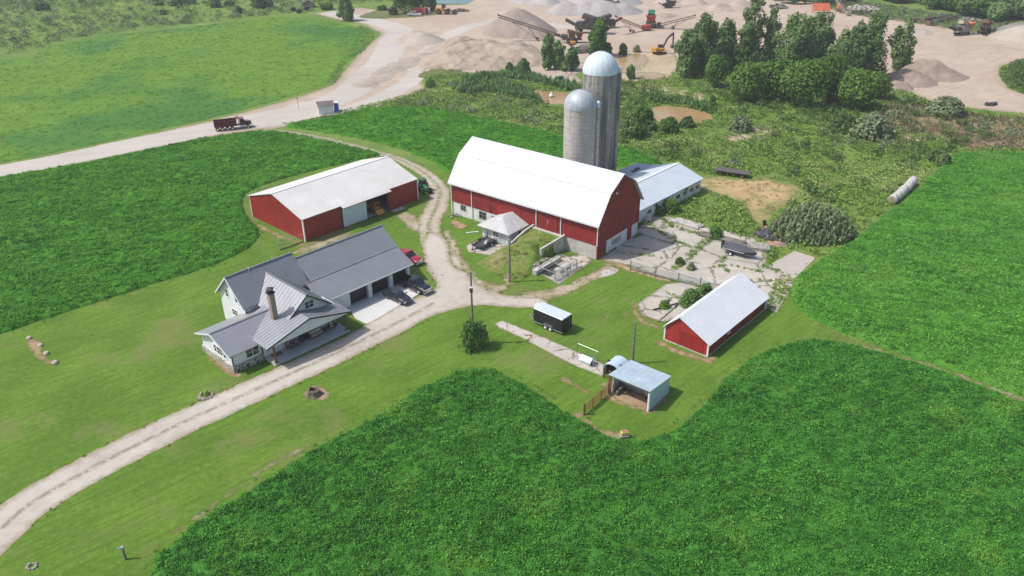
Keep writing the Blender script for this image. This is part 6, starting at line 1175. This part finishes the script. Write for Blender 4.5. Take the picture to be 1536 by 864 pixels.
m_rusty = M('rusty_steel', (.20, .10, .065), .8, .2, vary=.35, scale=2); m_dsteel = M('dark_steel', (.085, .075, .07), .7, .3, vary=.3, scale=2); m_redp = M('red_machine_paint', (.40, .06, .05), .6, vary=.15); m_orng = M('orange_paint', (.55, .13, .05), .6, vary=.12); m_tan = M('dusty_tan_paint', (.38, .32, .24), .8, vary=.2)
m_belt = M('belt', (.05, .047, .045), .9)
def conveyor(name, label, a, b, za, zb, col, w_=1., wheels=True, group=None):
    A, B = Vector((*G(*a)[:2], za)), Vector((*G(*b)[:2], zb)); d = B-A; rz = math.atan2(d.y, d.x); L_ = math.hypot(d.x, d.y); dz = zb-za
    t = T(name, label, 'conveyor', (A.x, A.y, 0), rz, group); m = MB(); n = max(3, int(L_/2)); pt = lambda s, y, dz_: (L_*s, y, za+dz*s+dz_)
    for y in (-w_/2, w_/2):
        m.bar(pt(0, y, 0), pt(1, y, 0), .12, .14); m.bar(pt(0, y, -.8), pt(1, y, -.8), .1, .12)
        for i in range(n): m.bar(pt(i/n, y, -.8), pt((i+1)/n, y, 0), .07); m.bar(pt(i/n, y, -.8), pt(i/n, y, 0), .07)
    for i in range(n+1): m.bar(pt(i/n, -w_/2, -.8), pt(i/n, w_/2, -.8), .07)
    P('truss', m, col, t); m = MB(); m.bar(pt(0, 0, .08), pt(1, 0, .08), w_*.8, .1); P('belt', m, m_belt, t); m = MB(); m.tube(pt(1, -w_*.5, 0), pt(1, w_*.5, 0), .3); P('head_drum', m, m_dsteel, t); m = MB(); m.box(-.7, .5, -w_*.8, w_*.8, max(za-.6, .1), za+.6); P('tail_hopper', m, col, t)
    if wheels:
        m = MB(); s = .55; top = za+dz*s-.8; m.bar((L_*s, -w_/2, top), (L_*.4, -w_*.8, .5), .12); m.bar((L_*s, w_/2, top), (L_*.4, w_*.8, .5), .12); m.bar((L_*.8, 0, za+dz*.8-.8), (L_*.4, 0, .5), .12); m.bar((L_*.4, -w_, .5), (L_*.4, w_, .5), .14); P('undercarriage', m, col, t)
        for y in (-w_, w_): wheel(t, L_*.4, y, .5, .3)
    return t
conveyor('conveyor', 'long brown conveyor rising left from the crusher over the brown cone', (845, 60), (748, 62), 1.5, 9.0, m_rusty, 1.)
conveyor('conveyor', 'red lattice conveyor between the dark crusher and the green screening plant', (965, 46), (922, 52), 1.2, 6.5, m_redp, 1.)
conveyor('conveyor', 'long thin conveyor running right from the green screening plant', (988, 42), (1040, 46), 1.4, 5.5, m_rusty, .9, True)
conveyor('conveyor', 'grey conveyor left of the stone pile on the far bank', (1272, 24), (1252, 14), 1.2, 4.5, m_tan, 1.1, True); conveyor('conveyor', 'long low conveyor lying right of the orange bin at the far bank', (1262, 18), (1304, 26), 1.0, 2.4, m_dsteel, 1.1)
for i, (a, b) in enumerate((((1368, 34), (1400, 32)), ((1384, 34), (1424, 28)), ((1392, 38), (1436, 30)))): conveyor('stored_conveyor', ['leftmost rusty red conveyor of the stored stack before the forest', 'middle rusty red conveyor of the stored stack, behind the right one', 'rightmost rusty red conveyor, nearest the tan crushers'][i], a, b, .9, 1.6+i*.2, m_rusty, 1.3, False)
def tracks(t, L_, w_, gap):
    for y in (-gap, gap):
        m = MB(); m.prism([(-L_/2, .25), (-L_/2+.3, 0), (L_/2-.3, 0), (L_/2, .25), (L_/2, .6), (L_/2-.3, .85), (-L_/2+.3, .85), (-L_/2, .6)], y-w_/2, y+w_/2, 'y'); P('track', m, m_dsteel, t)
def plant(label, px, py, rz, col, s=1., name='crusher', belt=True, trk_=True, col2=None):
    t = T(name, label, 'crusher' if name == 'crusher' else 'screening plant', G(px, py), R(rz)); t.scale = (s, s, s)
    if trk_: tracks(t, 3.4, .45, 1.05)
    else:
        for x in (-2, -1, 2.2):
            for y in (-1.1, 1.1): wheel(t, x, y, .5, .3)
    m = MB(); m.box(-3, 3, -.9, .9, .9, 1.3); m.box(-1.0, 1.1, -1, 1, 1.3, 2.7); P('machine_body', m, col, t, bevel=.04)
    m = MB(); m.loft([[(x0*k+(-2.2), y0*k, z) for x0, y0 in ((-1, -1), (1, -1), (1, 1), (-1, 1))] for k, z in ((.5, 1.5), (1.25, 3.1), (1.2, 3.1), (.45, 1.6))], cap=False); P('hopper', m, col2 or col, t); m = MB(); m.cbox((.2, 0, 3.2), (2.6, 1.7, .9), 0, 0, -.25); P('screen_box', m, col, t)
    m = MB()
    for y in (-1.1, 1.1):
        m.bar((-1.2, y, 2.7), (2, y, 2.7), .05)
        for x in (-1.2, 0, 1, 2): m.bar((x, y, 1.3), (x, y, 2.7), .06)
    P('walkway_rail', m, m_dsteel, t); m = MB(); m.box(1.3, 2.8, -.75, .75, 1.3, 2.3); P('engine_cover', m, m_dsteel, t)
    if belt: m = MB(); m.bar((1.5, 0, 1.0), (5.2, 0, 2.7), .8, .2); m.bar((1.5, -.4, .8), (5.2, -.4, 2.45), .1, .3); m.bar((1.5, .4, .8), (5.2, .4, 2.45), .1, .3); P('discharge_belt', m, m_belt, t)
    return t
plant('large dark crushing plant at the foot of the brown gravel cone behind the poplar', 884, 50, 160, m_dsteel, 1.75, trk_=False); plant('dusty brown feeder machine left of the large dark crusher', 858, 64, 175, m_rusty, 1.15)
plant('dusty grey crusher unit right of the poplar before the gravel pile', 908, 42, 20, m_dsteel, 1.3, trk_=False)
plant('green topped screening plant with red base between two conveyors', 976, 40, 80, m_grn, 1.5, 'screening_plant', False, False, m_redp)
plant('tan tracked crusher with long front belt at the right of the pit', 1442, 52, 205, m_tan, 1.3, col2=m_orng); plant('smaller dark brown crusher on wheels right of the tan tracked one', 1476, 50, 230, m_rusty, 1.25, trk_=False)
plant('small dark machine at the very top right of the grey ridge', 1003, 12, 190, m_dsteel, .9); plant('tiny dark machine on top of the far gravel pile', 914, 9, 10, m_dsteel, .8)
t = T('engine_module', 'bright red engine box at the foot of the green screening plant', 'engine', G(970, 46), R(10)); m = MB(); m.box(-1.6, 1.6, -1, 1, .5, 2.1); P('housing', m, m_redp, t, bevel=.05); m = MB(); m.box(-1.4, 1.4, -.8, .8, .1, .5); P('skid', m, m_dsteel, t)
# excavator
t = T('excavator', 'orange tracked excavator with dark raised boom beside the pit pond', 'excavator', G(989, 81), R(28)); t.scale = (.95,)*3; tracks(t, 4.0, .55, 1.2); m = MB(); m.lathe([(.9, .85), (.9, 1.1)], n=16); P('slew_ring', m, m_dsteel, t)
m = MB(); m.box(-2.6, 1.2, -1.3, 1.3, 1.1, 2.0); m.box(-2.7, -1.2, -1.3, 1.3, 1.9, 2.4); P('house', m, m_yel, t, bevel=.06); m = MB(); m.box(.0, 1.5, .35, 1.3, 2.0, 3.0); c = P('cab', m, m_dsteel, t, bevel=.05); m = MB(); m.box(1.49, 1.53, .45, 1.2, 2.1, 2.9); P('cab_glass', m, m_glass, c)
m = MB(); m.bar((1.0, -.2, 1.9), (3.0, -.2, 5.2), .4, .55); m.bar((3.0, -.2, 5.2), (5.4, -.2, 6.4), .35, .5); P('boom', m, m_dsteel, t); m = MB(); m.bar((5.3, -.2, 6.7), (5.5, -.2, 2.6), .3, .45); P('stick', m, m_dsteel, t); m = MB(); m.bar((3.2, -.2, 5.9), (5.2, -.2, 7.0), .16, .16); P('hydraulic_ram', m, m_chrome, t); m = MB(); m.prism([(5.0, 2.7), (5.9, 2.6), (6.0, 1.9), (5.3, 1.4), (4.7, 1.9)], -.8, .4, 'y'); P('bucket', m, m_dsteel, t)
# wheel loader
def loader(label, px, py, rz, s, col):
    t = T('wheel_loader', label, 'loader', G(px, py), R(rz)); t.scale = (s,)*3; m = MB(); m.box(-3.4, -.3, -1.1, 1.1, 1.1, 2.3); m.box(-.3, 1.6, -.7, .7, .9, 1.7); P('machine_body', m, col, t, bevel=.06); m = MB(); m.box(-.9, .5, -.8, .8, 2.3, 3.6); c = P('cab', m, m_dsteel, t, bevel=.04); m = MB(); m.box(.49, .53, -.65, .65, 2.4, 3.4); P('cab_glass', m, m_glass, c)
    for x in (-2.1, 1.2):
        for y in (-1.15, 1.15): wheel(t, x, y, .95, .65, m_rusty)
    for y in (-.6, .6): m = MB(); m.bar((.8, y, 1.7), (3.4, y, .7), .2, .35); P('lift_arm', m, col, t)
    m = MB(); m.prism([(3.2, .15), (4.7, .1), (3.7, 1.5), (3.2, 1.4)], -1.6, 1.6, 'y'); P('bucket', m, m_dsteel, t); return t
loader('muddy yellow wheel loader parked right of the orange container', 667, 21, -8, 1.1, m_yel)
loader('small yellow wheel loader half hidden between the poplars', 858, 68, 100, .7, m_yel)
dump_truck('pale green and white dump truck parked behind the two poplars near the pond', G(872, 79), R(205), (.50, .52, .40), M('pale_bed', (.50, .50, .46), .6, vary=.1), .95)
# container, pickup, others
t = T('shipping_container', 'orange shipping container with open door at the edge of the trees', 'container', G(630, 21), R(-14)); m = MB(); m.box(-3.0, 3.0, -1.2, 1.2, .1, 2.6); P('container_body', m, M('orange_container', (.52, .10, .06), .6, vary=.1, rib=(0, .3, .04)), t); m = MB(); m.box(3.0, 3.04, -1.1, 1.1, .2, 2.5); P('open_end', m, m_ldark, t); m = MB(); m.box(3.0, 4.1, 1.14, 1.2, .15, 2.55); P('door', m, m_trim, t)
car('pickup_truck', 'silver white pickup parked in front of the orange container', G(622, 24), R(-8), (.55, .56, .57), 'pickup')
def bin_(label, px, py, rz, col):
    t = T('screen_frame', label, 'screen frame', G(px, py), R(rz)); m = MB(); m.slab([(-3.4, -1.2, 1.0), (3.4, -1.2, 1.0), (3.4, 1.2, 3.6), (-3.4, 1.2, 3.6)], .12) ; P('sloped_panel', m, col, t); m = MB()
    for x in (-3.3, 3.3): m.bar((x, -1.1, 0), (x, -1.1, 1.1), .2); m.bar((x, 1.1, 0), (x, 1.1, 3.6), .2); m.bar((x, -1.1, .2), (x, 1.1, .2), .2)
    m.bar((-3.4, -1.2, 1.0), (3.4, -1.2, 1.0), .2); m.bar((-3.4, 1.2, 3.6), (3.4, 1.2, 3.6), .2); P('support_frame', m, col, t); return t
bin_('bright orange sloped screen frame at the back of the pit', 1231, 19, 0, m_orng)
t = T('orange_tank', 'small orange tank on legs right of the orange screen frame', 'tank', G(1258, 18)); m = MB(); m.lathe([(.2, .6), (1.0, 1.4), (1.0, 2.8), (.3, 3.2)], n=14); P('vessel', m, m_orng, t); m = MB()
for a in (0, 1, 2, 3): m.bar((.8*math.cos(a*1.57), .8*math.sin(a*1.57), 0), (.8*math.cos(a*1.57), .8*math.sin(a*1.57), 1.5), .12)
P('leg_frame', m, m_dsteel, t)
for i, (px, py, lab) in enumerate(((1164, 12, 'leftmost small dark utility vehicle at the top of the pit'), (1172, 13, 'small pale utility vehicle beside the dark one at the top of the pit'))): car('pickup_truck', lab, G(px, py), R(-10+i*30), ((.06, .06, .065), (.40, .38, .36))[i], 'pickup')
one('boulder_heap', rubble(60, 7, 3, 1.5, 21, .8, 1.8), M('pale_boulder', (.42, .38, .33), .9, vary=.2), 'heap of pale broken boulders on the far bank behind the conveyor', 'boulder heap', loc=G(1292, 17))
one('scrap_heap', rubble(70, 5, 1.6, 1.2, 22, .6, .8), M('mixed_scrap', (.30, .26, .22), .85, vary=.5, scale=.6), 'heap of scrap metal behind the tan crusher near the forest', 'scrap heap', loc=G(1452, 32))
one('log_pile', rubble(50, 4, 1.5, 1.1, 23, .4, .9), M('brown_log', (.19, .14, .10), .9, vary=.4), 'brown pile of logs right of the big wheel loader', 'log pile', loc=G(690, 17))
one('drain_pipe', rubble(16, 1.8, .8, .8, 24, .5, .5).tube((-1.5, 0, .4), (1.8, .6, .4), .35), m_dsteel, 'dark pipe and rubble lying on the sand near the right thicket', 'pipe', loc=G(1486, 158))
# pump by the pond and float
t = T('water_pump', 'green engine pump on wheels beside the reedy pond', 'pump', G(839, 122), R(20)); m = MB(); m.box(-1.1, 1.1, -.6, .6, .5, 1.5); P('engine_housing', m, M('pump_green', (.02, .16, .10), .5), t, bevel=.05); m = MB(); m.lathe([(.5, -.2), (.5, .2)], (0, 0, 0), 14); o = P('pump_wheel', m, m_dsteel, t, loc=(-1.2, 0, .8)); o.rotation_euler = (0, R(90), 0)
for y in (-.75, .75): wheel(t, .2, y, .4, .2)
m = MB(); m.tube((.9, 0, 1.4), (.9, 0, 2.1), .06); P('exhaust', m, m_black, t)
A, B, C_ = Vector(G(845, 120)), Vector(G(858, 104)), Vector(G(888, 94)); m = MB(); m.tube((0, 0, .5), B-A+Vector((0, 0, 1.5)), .14); m.tube(B-A+Vector((0, 0, 1.5)), C_-A+Vector((0, 0, .4)), .12); one('suction_hose', m, m_galv, 'long grey hose rising from the green pump towards the pit', 'hose', loc=A)
t = T('pond_float', 'white floating buoy on the muddy pond behind the silo', 'buoy', G(827, 145, .04)); m = MB(); m.lathe([(.3, 0), (.65, .2), (.6, .5), (.2, .9), (.12, 1.3), (.001, 1.35)], n=14); P('float_body', m, m_trim, t, smooth=True)
for i, (px, py) in enumerate(((440, 16), (450, 18), (460, 15))): t = T('cow', ['leftmost', 'middle', 'rightmost'][i]+' dark parked wagon wreck in the weeds beyond the hayfield', 'wreck', G(px, py), R(20*i)) if False else None
for i, (px, py) in enumerate(((440, 16.5), (449, 19.5), (460, 15.5))): one('wrapped_bale', MB().lathe([(1.1, 0), (1.25, .3), (1.3, 1.0), (1.1, 1.5), (.4, 1.65)], n=14), m_black, ['leftmost of the three black wrapped bales beyond the hayfield', 'middle black wrapped bale of three beyond the hayfield, nearest the camera', 'rightmost of the three black wrapped bales beyond the hayfield'][i], 'bale', 'black wrapped bales beyond the hayfield', G(px, py), smooth=True)

# ============================================================ trees and bushes
m_bark = M('grey_bark', (.16, .135, .11), .95, vary=.3, scale=4); K = dict
m_tp = leaf_mat('poplar_leaf', (0.065, 0.124, 0.034), (0.150, 0.254, 0.068), (0.280, 0.403, 0.137), trans=.4, wscale=.25); m_td = leaf_mat('willow_dark_leaf', (0.044, 0.104, 0.012), (0.114, 0.227, 0.029), (0.227, 0.370, 0.058), trans=.4, wscale=.25); m_tl = leaf_mat('young_leaf', (0.098, 0.163, 0.049), (0.195, 0.286, 0.091), (0.312, 0.429, 0.156), trans=.4, wscale=.25)
m_willow = leaf_mat('grey_willow_leaf', (.15, .20, .085), (.28, .34, .16), (.42, .48, .26), wscale=.4); m_ivy = leaf_mat('lush_leaf', (.030, .085, .012), (.070, .170, .024), (.14, .27, .045), wscale=.5)

def tree(name, label, px, py, h, rx, kind='round', mat=None, n=2600, leaf=.42, group=None, zlow=.12, xy=None, cat='tree', lobes=None, var=0):
    x, y = (xy or G(px, py)[:2]); t = T(name, label, cat, (x, y, 0), random.uniform(0, 6.28), group); rzv = h*(1-zlow)/2; zc = h*zlow+rzv
    mm = crown_mesh('crown', int(px*7+py*13+var), rx, rzv, zc, n, leaf, kind, lobes or (26 if kind == 'poplar' else 14)); link('crown', mm, mat or m_tp, t); P('trunk', trunk_mesh(h*.72, .06+h*.016, zc, rx, int(px)), m_bark, t); return t
GT = 'tall poplars in the row behind the scrub'
def pop(l, px, py, top, rx, n=3000, mat=None, **k): x, y, _ = G(px, py); rx *= 1.22; n = int(n*1.25); tree('poplar_tree', l, px, py, up(x, y, top), rx, 'poplar', mat, n, group=GT, zlow=.06, leaf=.34, **k)
pop('leftmost tall poplar of the row, beside the excavator', 1028, 116, 44, 3.2); pop('broad poplar second in the row from the left', 1052, 112, 22, 4.2, 4200); pop('poplar third in the row with drooping side branches', 1084, 104, 30, 3.6, 3600)
pop('very tall thin pale poplar reaching the top of the row', 1124, 92, -12, 3.4, 3000, m_tl); pop('thin pale poplar just right of the tallest one', 1152, 92, 14, 2.6, 2200, m_tl); pop('dark poplar standing before the tallest pale one', 1116, 106, 34, 3.0, 2600)
pop('wide bushy poplar left half of the central clump', 1186, 104, 24, 4.8, 4800); pop('wide bushy poplar right half of the central clump', 1222, 104, 22, 4.8, 4800); pop('dusty olive poplar between central clump and the big right one', 1258, 112, 50, 3.2, 2600, m_tl)
pop('broad pale green poplar of the right pair', 1296, 122, 26, 5.0, 5200); pop('poplar pressed against the left of the broad right one', 1276, 124, 36, 3.4, 3200); pop('slender lone poplar rightmost in the row by the dug bank', 1348, 108, 32, 2.7, 2600, m_tl)
pop('narrow poplar left of the two standing before the crusher', 822, 104, 48, 1.9, 2200); pop('short poplar right of the narrow one before the crusher', 838, 104, 62, 2.0, 2000); pop('low bushy poplar right of the two before the crusher', 856, 106, 72, 2.2, 1800)
pop('dense bright poplar right behind the tall silo dome', 897, 84, 28, 2.8, 6000, m_ivy)
GD = 'dark willows in front of the poplar row'
for i, (px, py, top, rx, lab) in enumerate(((1072, 132, 84, 3.4, 'small dark willow at the left foot of the poplars'), (1118, 152, 96, 5.2, 'dark round willow leftmost of the big front clump'), (1160, 150, 90, 5.4, 'dark round willow second in the big front clump'), (1205, 162, 92, 6.2, 'largest dark willow in the centre of the front clump'), (1242, 150, 84, 5.0, 'dark willow behind and right of the largest one'), (1278, 164, 108, 5.0, 'dark willow right of the centre of the front clump'), (1312, 148, 112, 3.6, 'small dark willow rightmost of the front clump'))):
    x, y, _ = G(px, py); tree('willow_tree', lab, px, py, up(x, y, top), rx, 'round', m_td, 6800 if rx > 4 else 3800, .33, GD, .0, lobes=16)
for i, (px, py, top, rx, mt, lab, nm) in enumerate(((786, 112, 88, 1.9, m_tp, 'young dark tree tallest on the near pond bank', 'young_tree'), (764, 110, 94, 1.2, m_tl, 'small round tree left of the tallest on the pond bank', 'young_tree'), (726, 119, 106, 1.8, m_td, 'dark bush at the left of the pond bank trees', 'bush'), (645, 130, 117, 1.9, m_td, 'dark bush where the haul ground meets the scrub', 'bush'), (690, 136, 126, 1.7, m_w3, 'grey green bush on the reed bank', 'bush'),
    (946, 118, 100, 1.5, m_tp, 'little tree on the sand right of the silo dome', 'young_tree'), (934, 82, 66, 1.6, m_w2, 'olive bush behind the upper muddy pond', 'bush'), (955, 78, 70, 1.4, m_w3, 'pale bush second behind the upper muddy pond', 'bush'), (912, 84, 66, 1.6, m_w2, 'dark bush beside the silo dome and bright poplar', 'bush'), (963, 192, 162, 3.4, m_td, 'dark bushy shrub leftmost before the muddy pond', 'bush'), (948, 205, 172, 3.4, m_w2, 'olive shrub right against the tall silo', 'bush'), (1003, 198, 178, 2.4, m_td, 'small leafy tree before the muddy pond', 'bush'),
    (1068, 160, 146, 1.0, m_td, 'tiny dark bush at the right end of the muddy pond', 'bush'), (1415, 172, 152, 5.0, m_w3, 'rounded grey green bush mass at the edge of the pit', 'bush'), (1305, 206, 176, 5.2, m_w3, 'large grey green shrub below the willow clump', 'bush'), (1265, 196, 176, 3.8, m_w2, 'olive shrub left of the large grey green one', 'bush'), (1110, 196, 178, 3.0, m_w3, 'greyish shrub beside the tan grass clearing', 'bush'), (1030, 190, 178, 2., m_w2, 'small olive shrub right of the small leafy tree', 'bush'), (975, 196, 182, 1.6, m_w2, 'low dark shrub by the dead brush', 'bush'),
    (1005, 318, 300, 1.7, m_td, 'dark bush growing against the long white wall', 'bush'), (988, 322, 312, 1.2, m_w2, 'small bush at the left foot of the white barn wall', 'bush'), (1072, 356, 342, 1.5, m_ivy, 'bright green bush among the timbers', 'bush'), (1035, 458, 436, 1.9, m_ivy, 'leafy green bush growing on the octagonal pad', 'bush'), (1058, 440, 428, 1.2, m_ivy, 'small green bush at the end of the pipe fence', 'bush'), (996, 462, 453, .8, m_w1, 'dry weedy tuft on the octagonal pad', 'bush'),
    (711, 520, 478, 2.25, m_ivy, 'round leafy bush at the foot of the tall thin pole', 'bush'), (1206, 358, 345, 1.6, m_willow, 'low grey shrub below the big willow bush', 'bush'), (1240, 362, 348, 1.4, m_willow, 'small rounded grey shrub right of the low one', 'bush'), (1413, 248, 236, 1.7, m_w2, 'lone dark bush on the right field edge', 'bush'), (1020, 395, 388, .9, m_w2, 'weedy bush in the yard joint left of the boat', 'bush'),
    (1036, 404, 397, .8, m_w3, 'pale weedy bush in the yard joint behind the pipe fence', 'bush'))):
    x, y, _ = G(px, py); h = up(x, y, top); tree(nm, lab, px, py, h, rx, 'bush' if nm == 'bush' else 'poplar', mt, int(600+300*rx*rx) if rx < 3 else 3200, .14 if py > 300 else (.3 if rx < 2.2 else .36), None, 0., cat='bush' if nm == 'bush' else 'tree')
one('rubble_slope', rubble(90, 1.3, 3.2, .38, 31, .6, .5), m_rock, 'dark rubble slope below the retaining wall beside the pen', 'rubble', loc=bb(6.0, 7.4, .1), rz=R(141))
x, y, d = scatter_pts(sd_path([bb(1.5, 1.2)[:2], bb(5.5, 1.6)[:2]], 1.0), 3., None, 0, seed=91); stuff('wall_foot_weeds', None, None, [(x, y, 0*x, r.uniform(.25, .6, len(x)), c_dry)])
# big willow bush: upright wands
bx_, by_, _ = G(1216, 352); t = T('willow_bush', 'huge domed grey green willow bush with upright wands behind the burn pile', 'bush', (bx_, by_, 0)); rg = np.random.default_rng(3); n = 520; a = rg.uniform(0, 6.28, n); q = np.sqrt(rg.uniform(0, 1, n)); X = 7.3*q*np.cos(a); Y_ = 4.3*q*np.sin(a); Hh = 5.5*(1-.85*q**2.2)*rg.uniform(.85, 1.1, n); Cs = []
for i in range(n):
    k = 26; s = rg.uniform(0, 1, k)**.8; lean = q[i]*.55; z = Hh[i]*(.25+.75*s); w_ = .34*(1-s*.75); Cs.append(np.stack([X[i]+np.cos(a[i])*lean*z*.35+rg.normal(size=k)*w_, Y_[i]+np.sin(a[i])*lean*z*.3+rg.normal(size=k)*w_, z], 1))
C0 = np.concatenate(Cs); V, F = quads(C0, .20*rg.uniform(.7, 1.3, len(C0)), None, 1.7, .1, rg, True); me = np_mesh('foliage', V, F); link('foliage', me, m_willow, t); m = MB()
for i in range(0, n, 9): m.tube((X[i]*.55, Y_[i]*.55, 0), (float(X[i]), float(Y_[i]), float(Hh[i]*.8)), .05, .02, 5)
P('stem', m, m_bark, t)
# top left trees
GM = 'trees along the far meadow'
for i, (px, py, top, rx, mt, lab) in enumerate(((63, 15, -4, 3.2, m_tp, 'dark conical tree alone in the meadow, far left'), (237, 8, -6, 2.2, m_tp, 'small tree left of the meadow tree group'), (262, 8, -10, 2.8, m_tl, 'pale tree in the meadow group, leftmost'), (272, 6, -14, 3., m_tp, 'dark tree in the meadow group, centre'), (286, 6, -8, 2.6, m_tp, 'dark tree in the meadow group, right of centre'), (322, 11, -8, 3.2, m_tl, 'pale bushy tree right of the meadow group'), (345, 9, -2, 2.2, m_tp, 'small dark tree right of the pale bushy one'), (388, 12, -8, 3.6, m_tp, 'broad dark tree above the hayfield corner'), (400, 10, -4, 2.6, m_tp, 'smaller tree behind the broad dark one'),
    (245, 22, 10, 1.3, m_tl, 'tiny sapling below the meadow tree group'), (358, 20, 6, 1.4, m_tl, 'tiny sapling above the hayfield edge'), (521, 31, -6, 3.6, m_tp, 'rounded tree at the entrance of the pit'), (490, 14, 2, 3.2, m_td, 'dark bush behind the three black bales'), (463, 10, 0, 3.2, m_w3, 'grey bare shrub behind the black bales'), (608, 20, -30, 5.2, m_td, 'large dark tree left behind the orange container'), (625, 15, -22, 4.6, m_td, 'large dark tree directly behind the orange container'), (645, 16, -12, 3.2, m_tp, 'smaller tree right behind the orange container'), (590, 22, 10, 1.6, m_w2, 'low bush left of the container trees'), (574, 15, 8, 2., m_w2, 'low bush on the grass bank farther left of the container'))):
    x, y, _ = G(px, py); tree('meadow_tree' if rx > 2 else 'sapling', lab, px, py, up(x, y, top), rx, 'poplar' if mt is not m_td else 'round', mt, 1500, .6, GM, .02)
sheet('weedy_verge', sd_poly(smooth_poly(GL((545, 22), (580, 12), (640, 14), (662, 20), (640, 24), (600, 27), (560, 28), (540, 26)))), .8, .017, m_islg, rough=.8, seed=3)
# forest, top right: one mass of crowns
tre = []
for i in range(4):
    me = crown_mesh('forest_crown', 200+i, 4.2, 3.6, 4.2, 1100, .62, 'round', 10); me.materials.append((m_td, m_tp, m_td, m_tl)[i]); tre.append(bpy.data.objects.new('forest_crown', me))
fz = sd_poly(GL((1236, -4), (1300, 0), (1360, 8), (1420, 20), (1480, 34), (1540, 40), (1760, 52), (1800, -60), (1500, -110), (1236, -110)))
x, y, d = scatter_pts(fz, .035, None, 1., seed=71); stuff('forest', None, None, [(x, y, 0*x, r.uniform(.7, 1.35, len(x)), tre)]); fz2 = sd_poly(GL((1140, -8), (1160, 4), (1236, 12), (1300, 4), (1300, -60), (1140, -60)))
x, y, d = scatter_pts(fz2, .03, None, .5, seed=72); stuff('forest', None, None, [(x, y, 0*x, r.uniform(.45, .8, len(x)), tre)]); fz3 = sd_poly(GL((-300, -6), (240, -6), (460, -10), (640, -8), (640, -70), (-300, -70)))
x, y, d = scatter_pts(fz3, .012, None, .5, seed=73); stuff('forest', None, None, [(x, y, 0*x, r.uniform(.5, 1.1, len(x)), tre)])

# ============================================================ haze
hm = bpy.data.materials.new('haze'); hm.use_nodes = True; ht = hm.node_tree; ht.nodes.clear(); ou = ht.nodes.new('ShaderNodeOutputMaterial'); pv = ht.nodes.new('ShaderNodeVolumePrincipled'); pv.inputs['Color'].default_value = (.92, .94, .97, 1); pv.inputs['Density'].default_value = .00027; pv.inputs['Anisotropy'].default_value = .1; ht.links.new(pv.outputs[0], ou.inputs['Volume'])
hb = MB(); hb.box(-700, 700, -60, 900, -1, 62); ho = link('haze', hb.mesh('haze'), hm); tag(ho, kind='stuff')
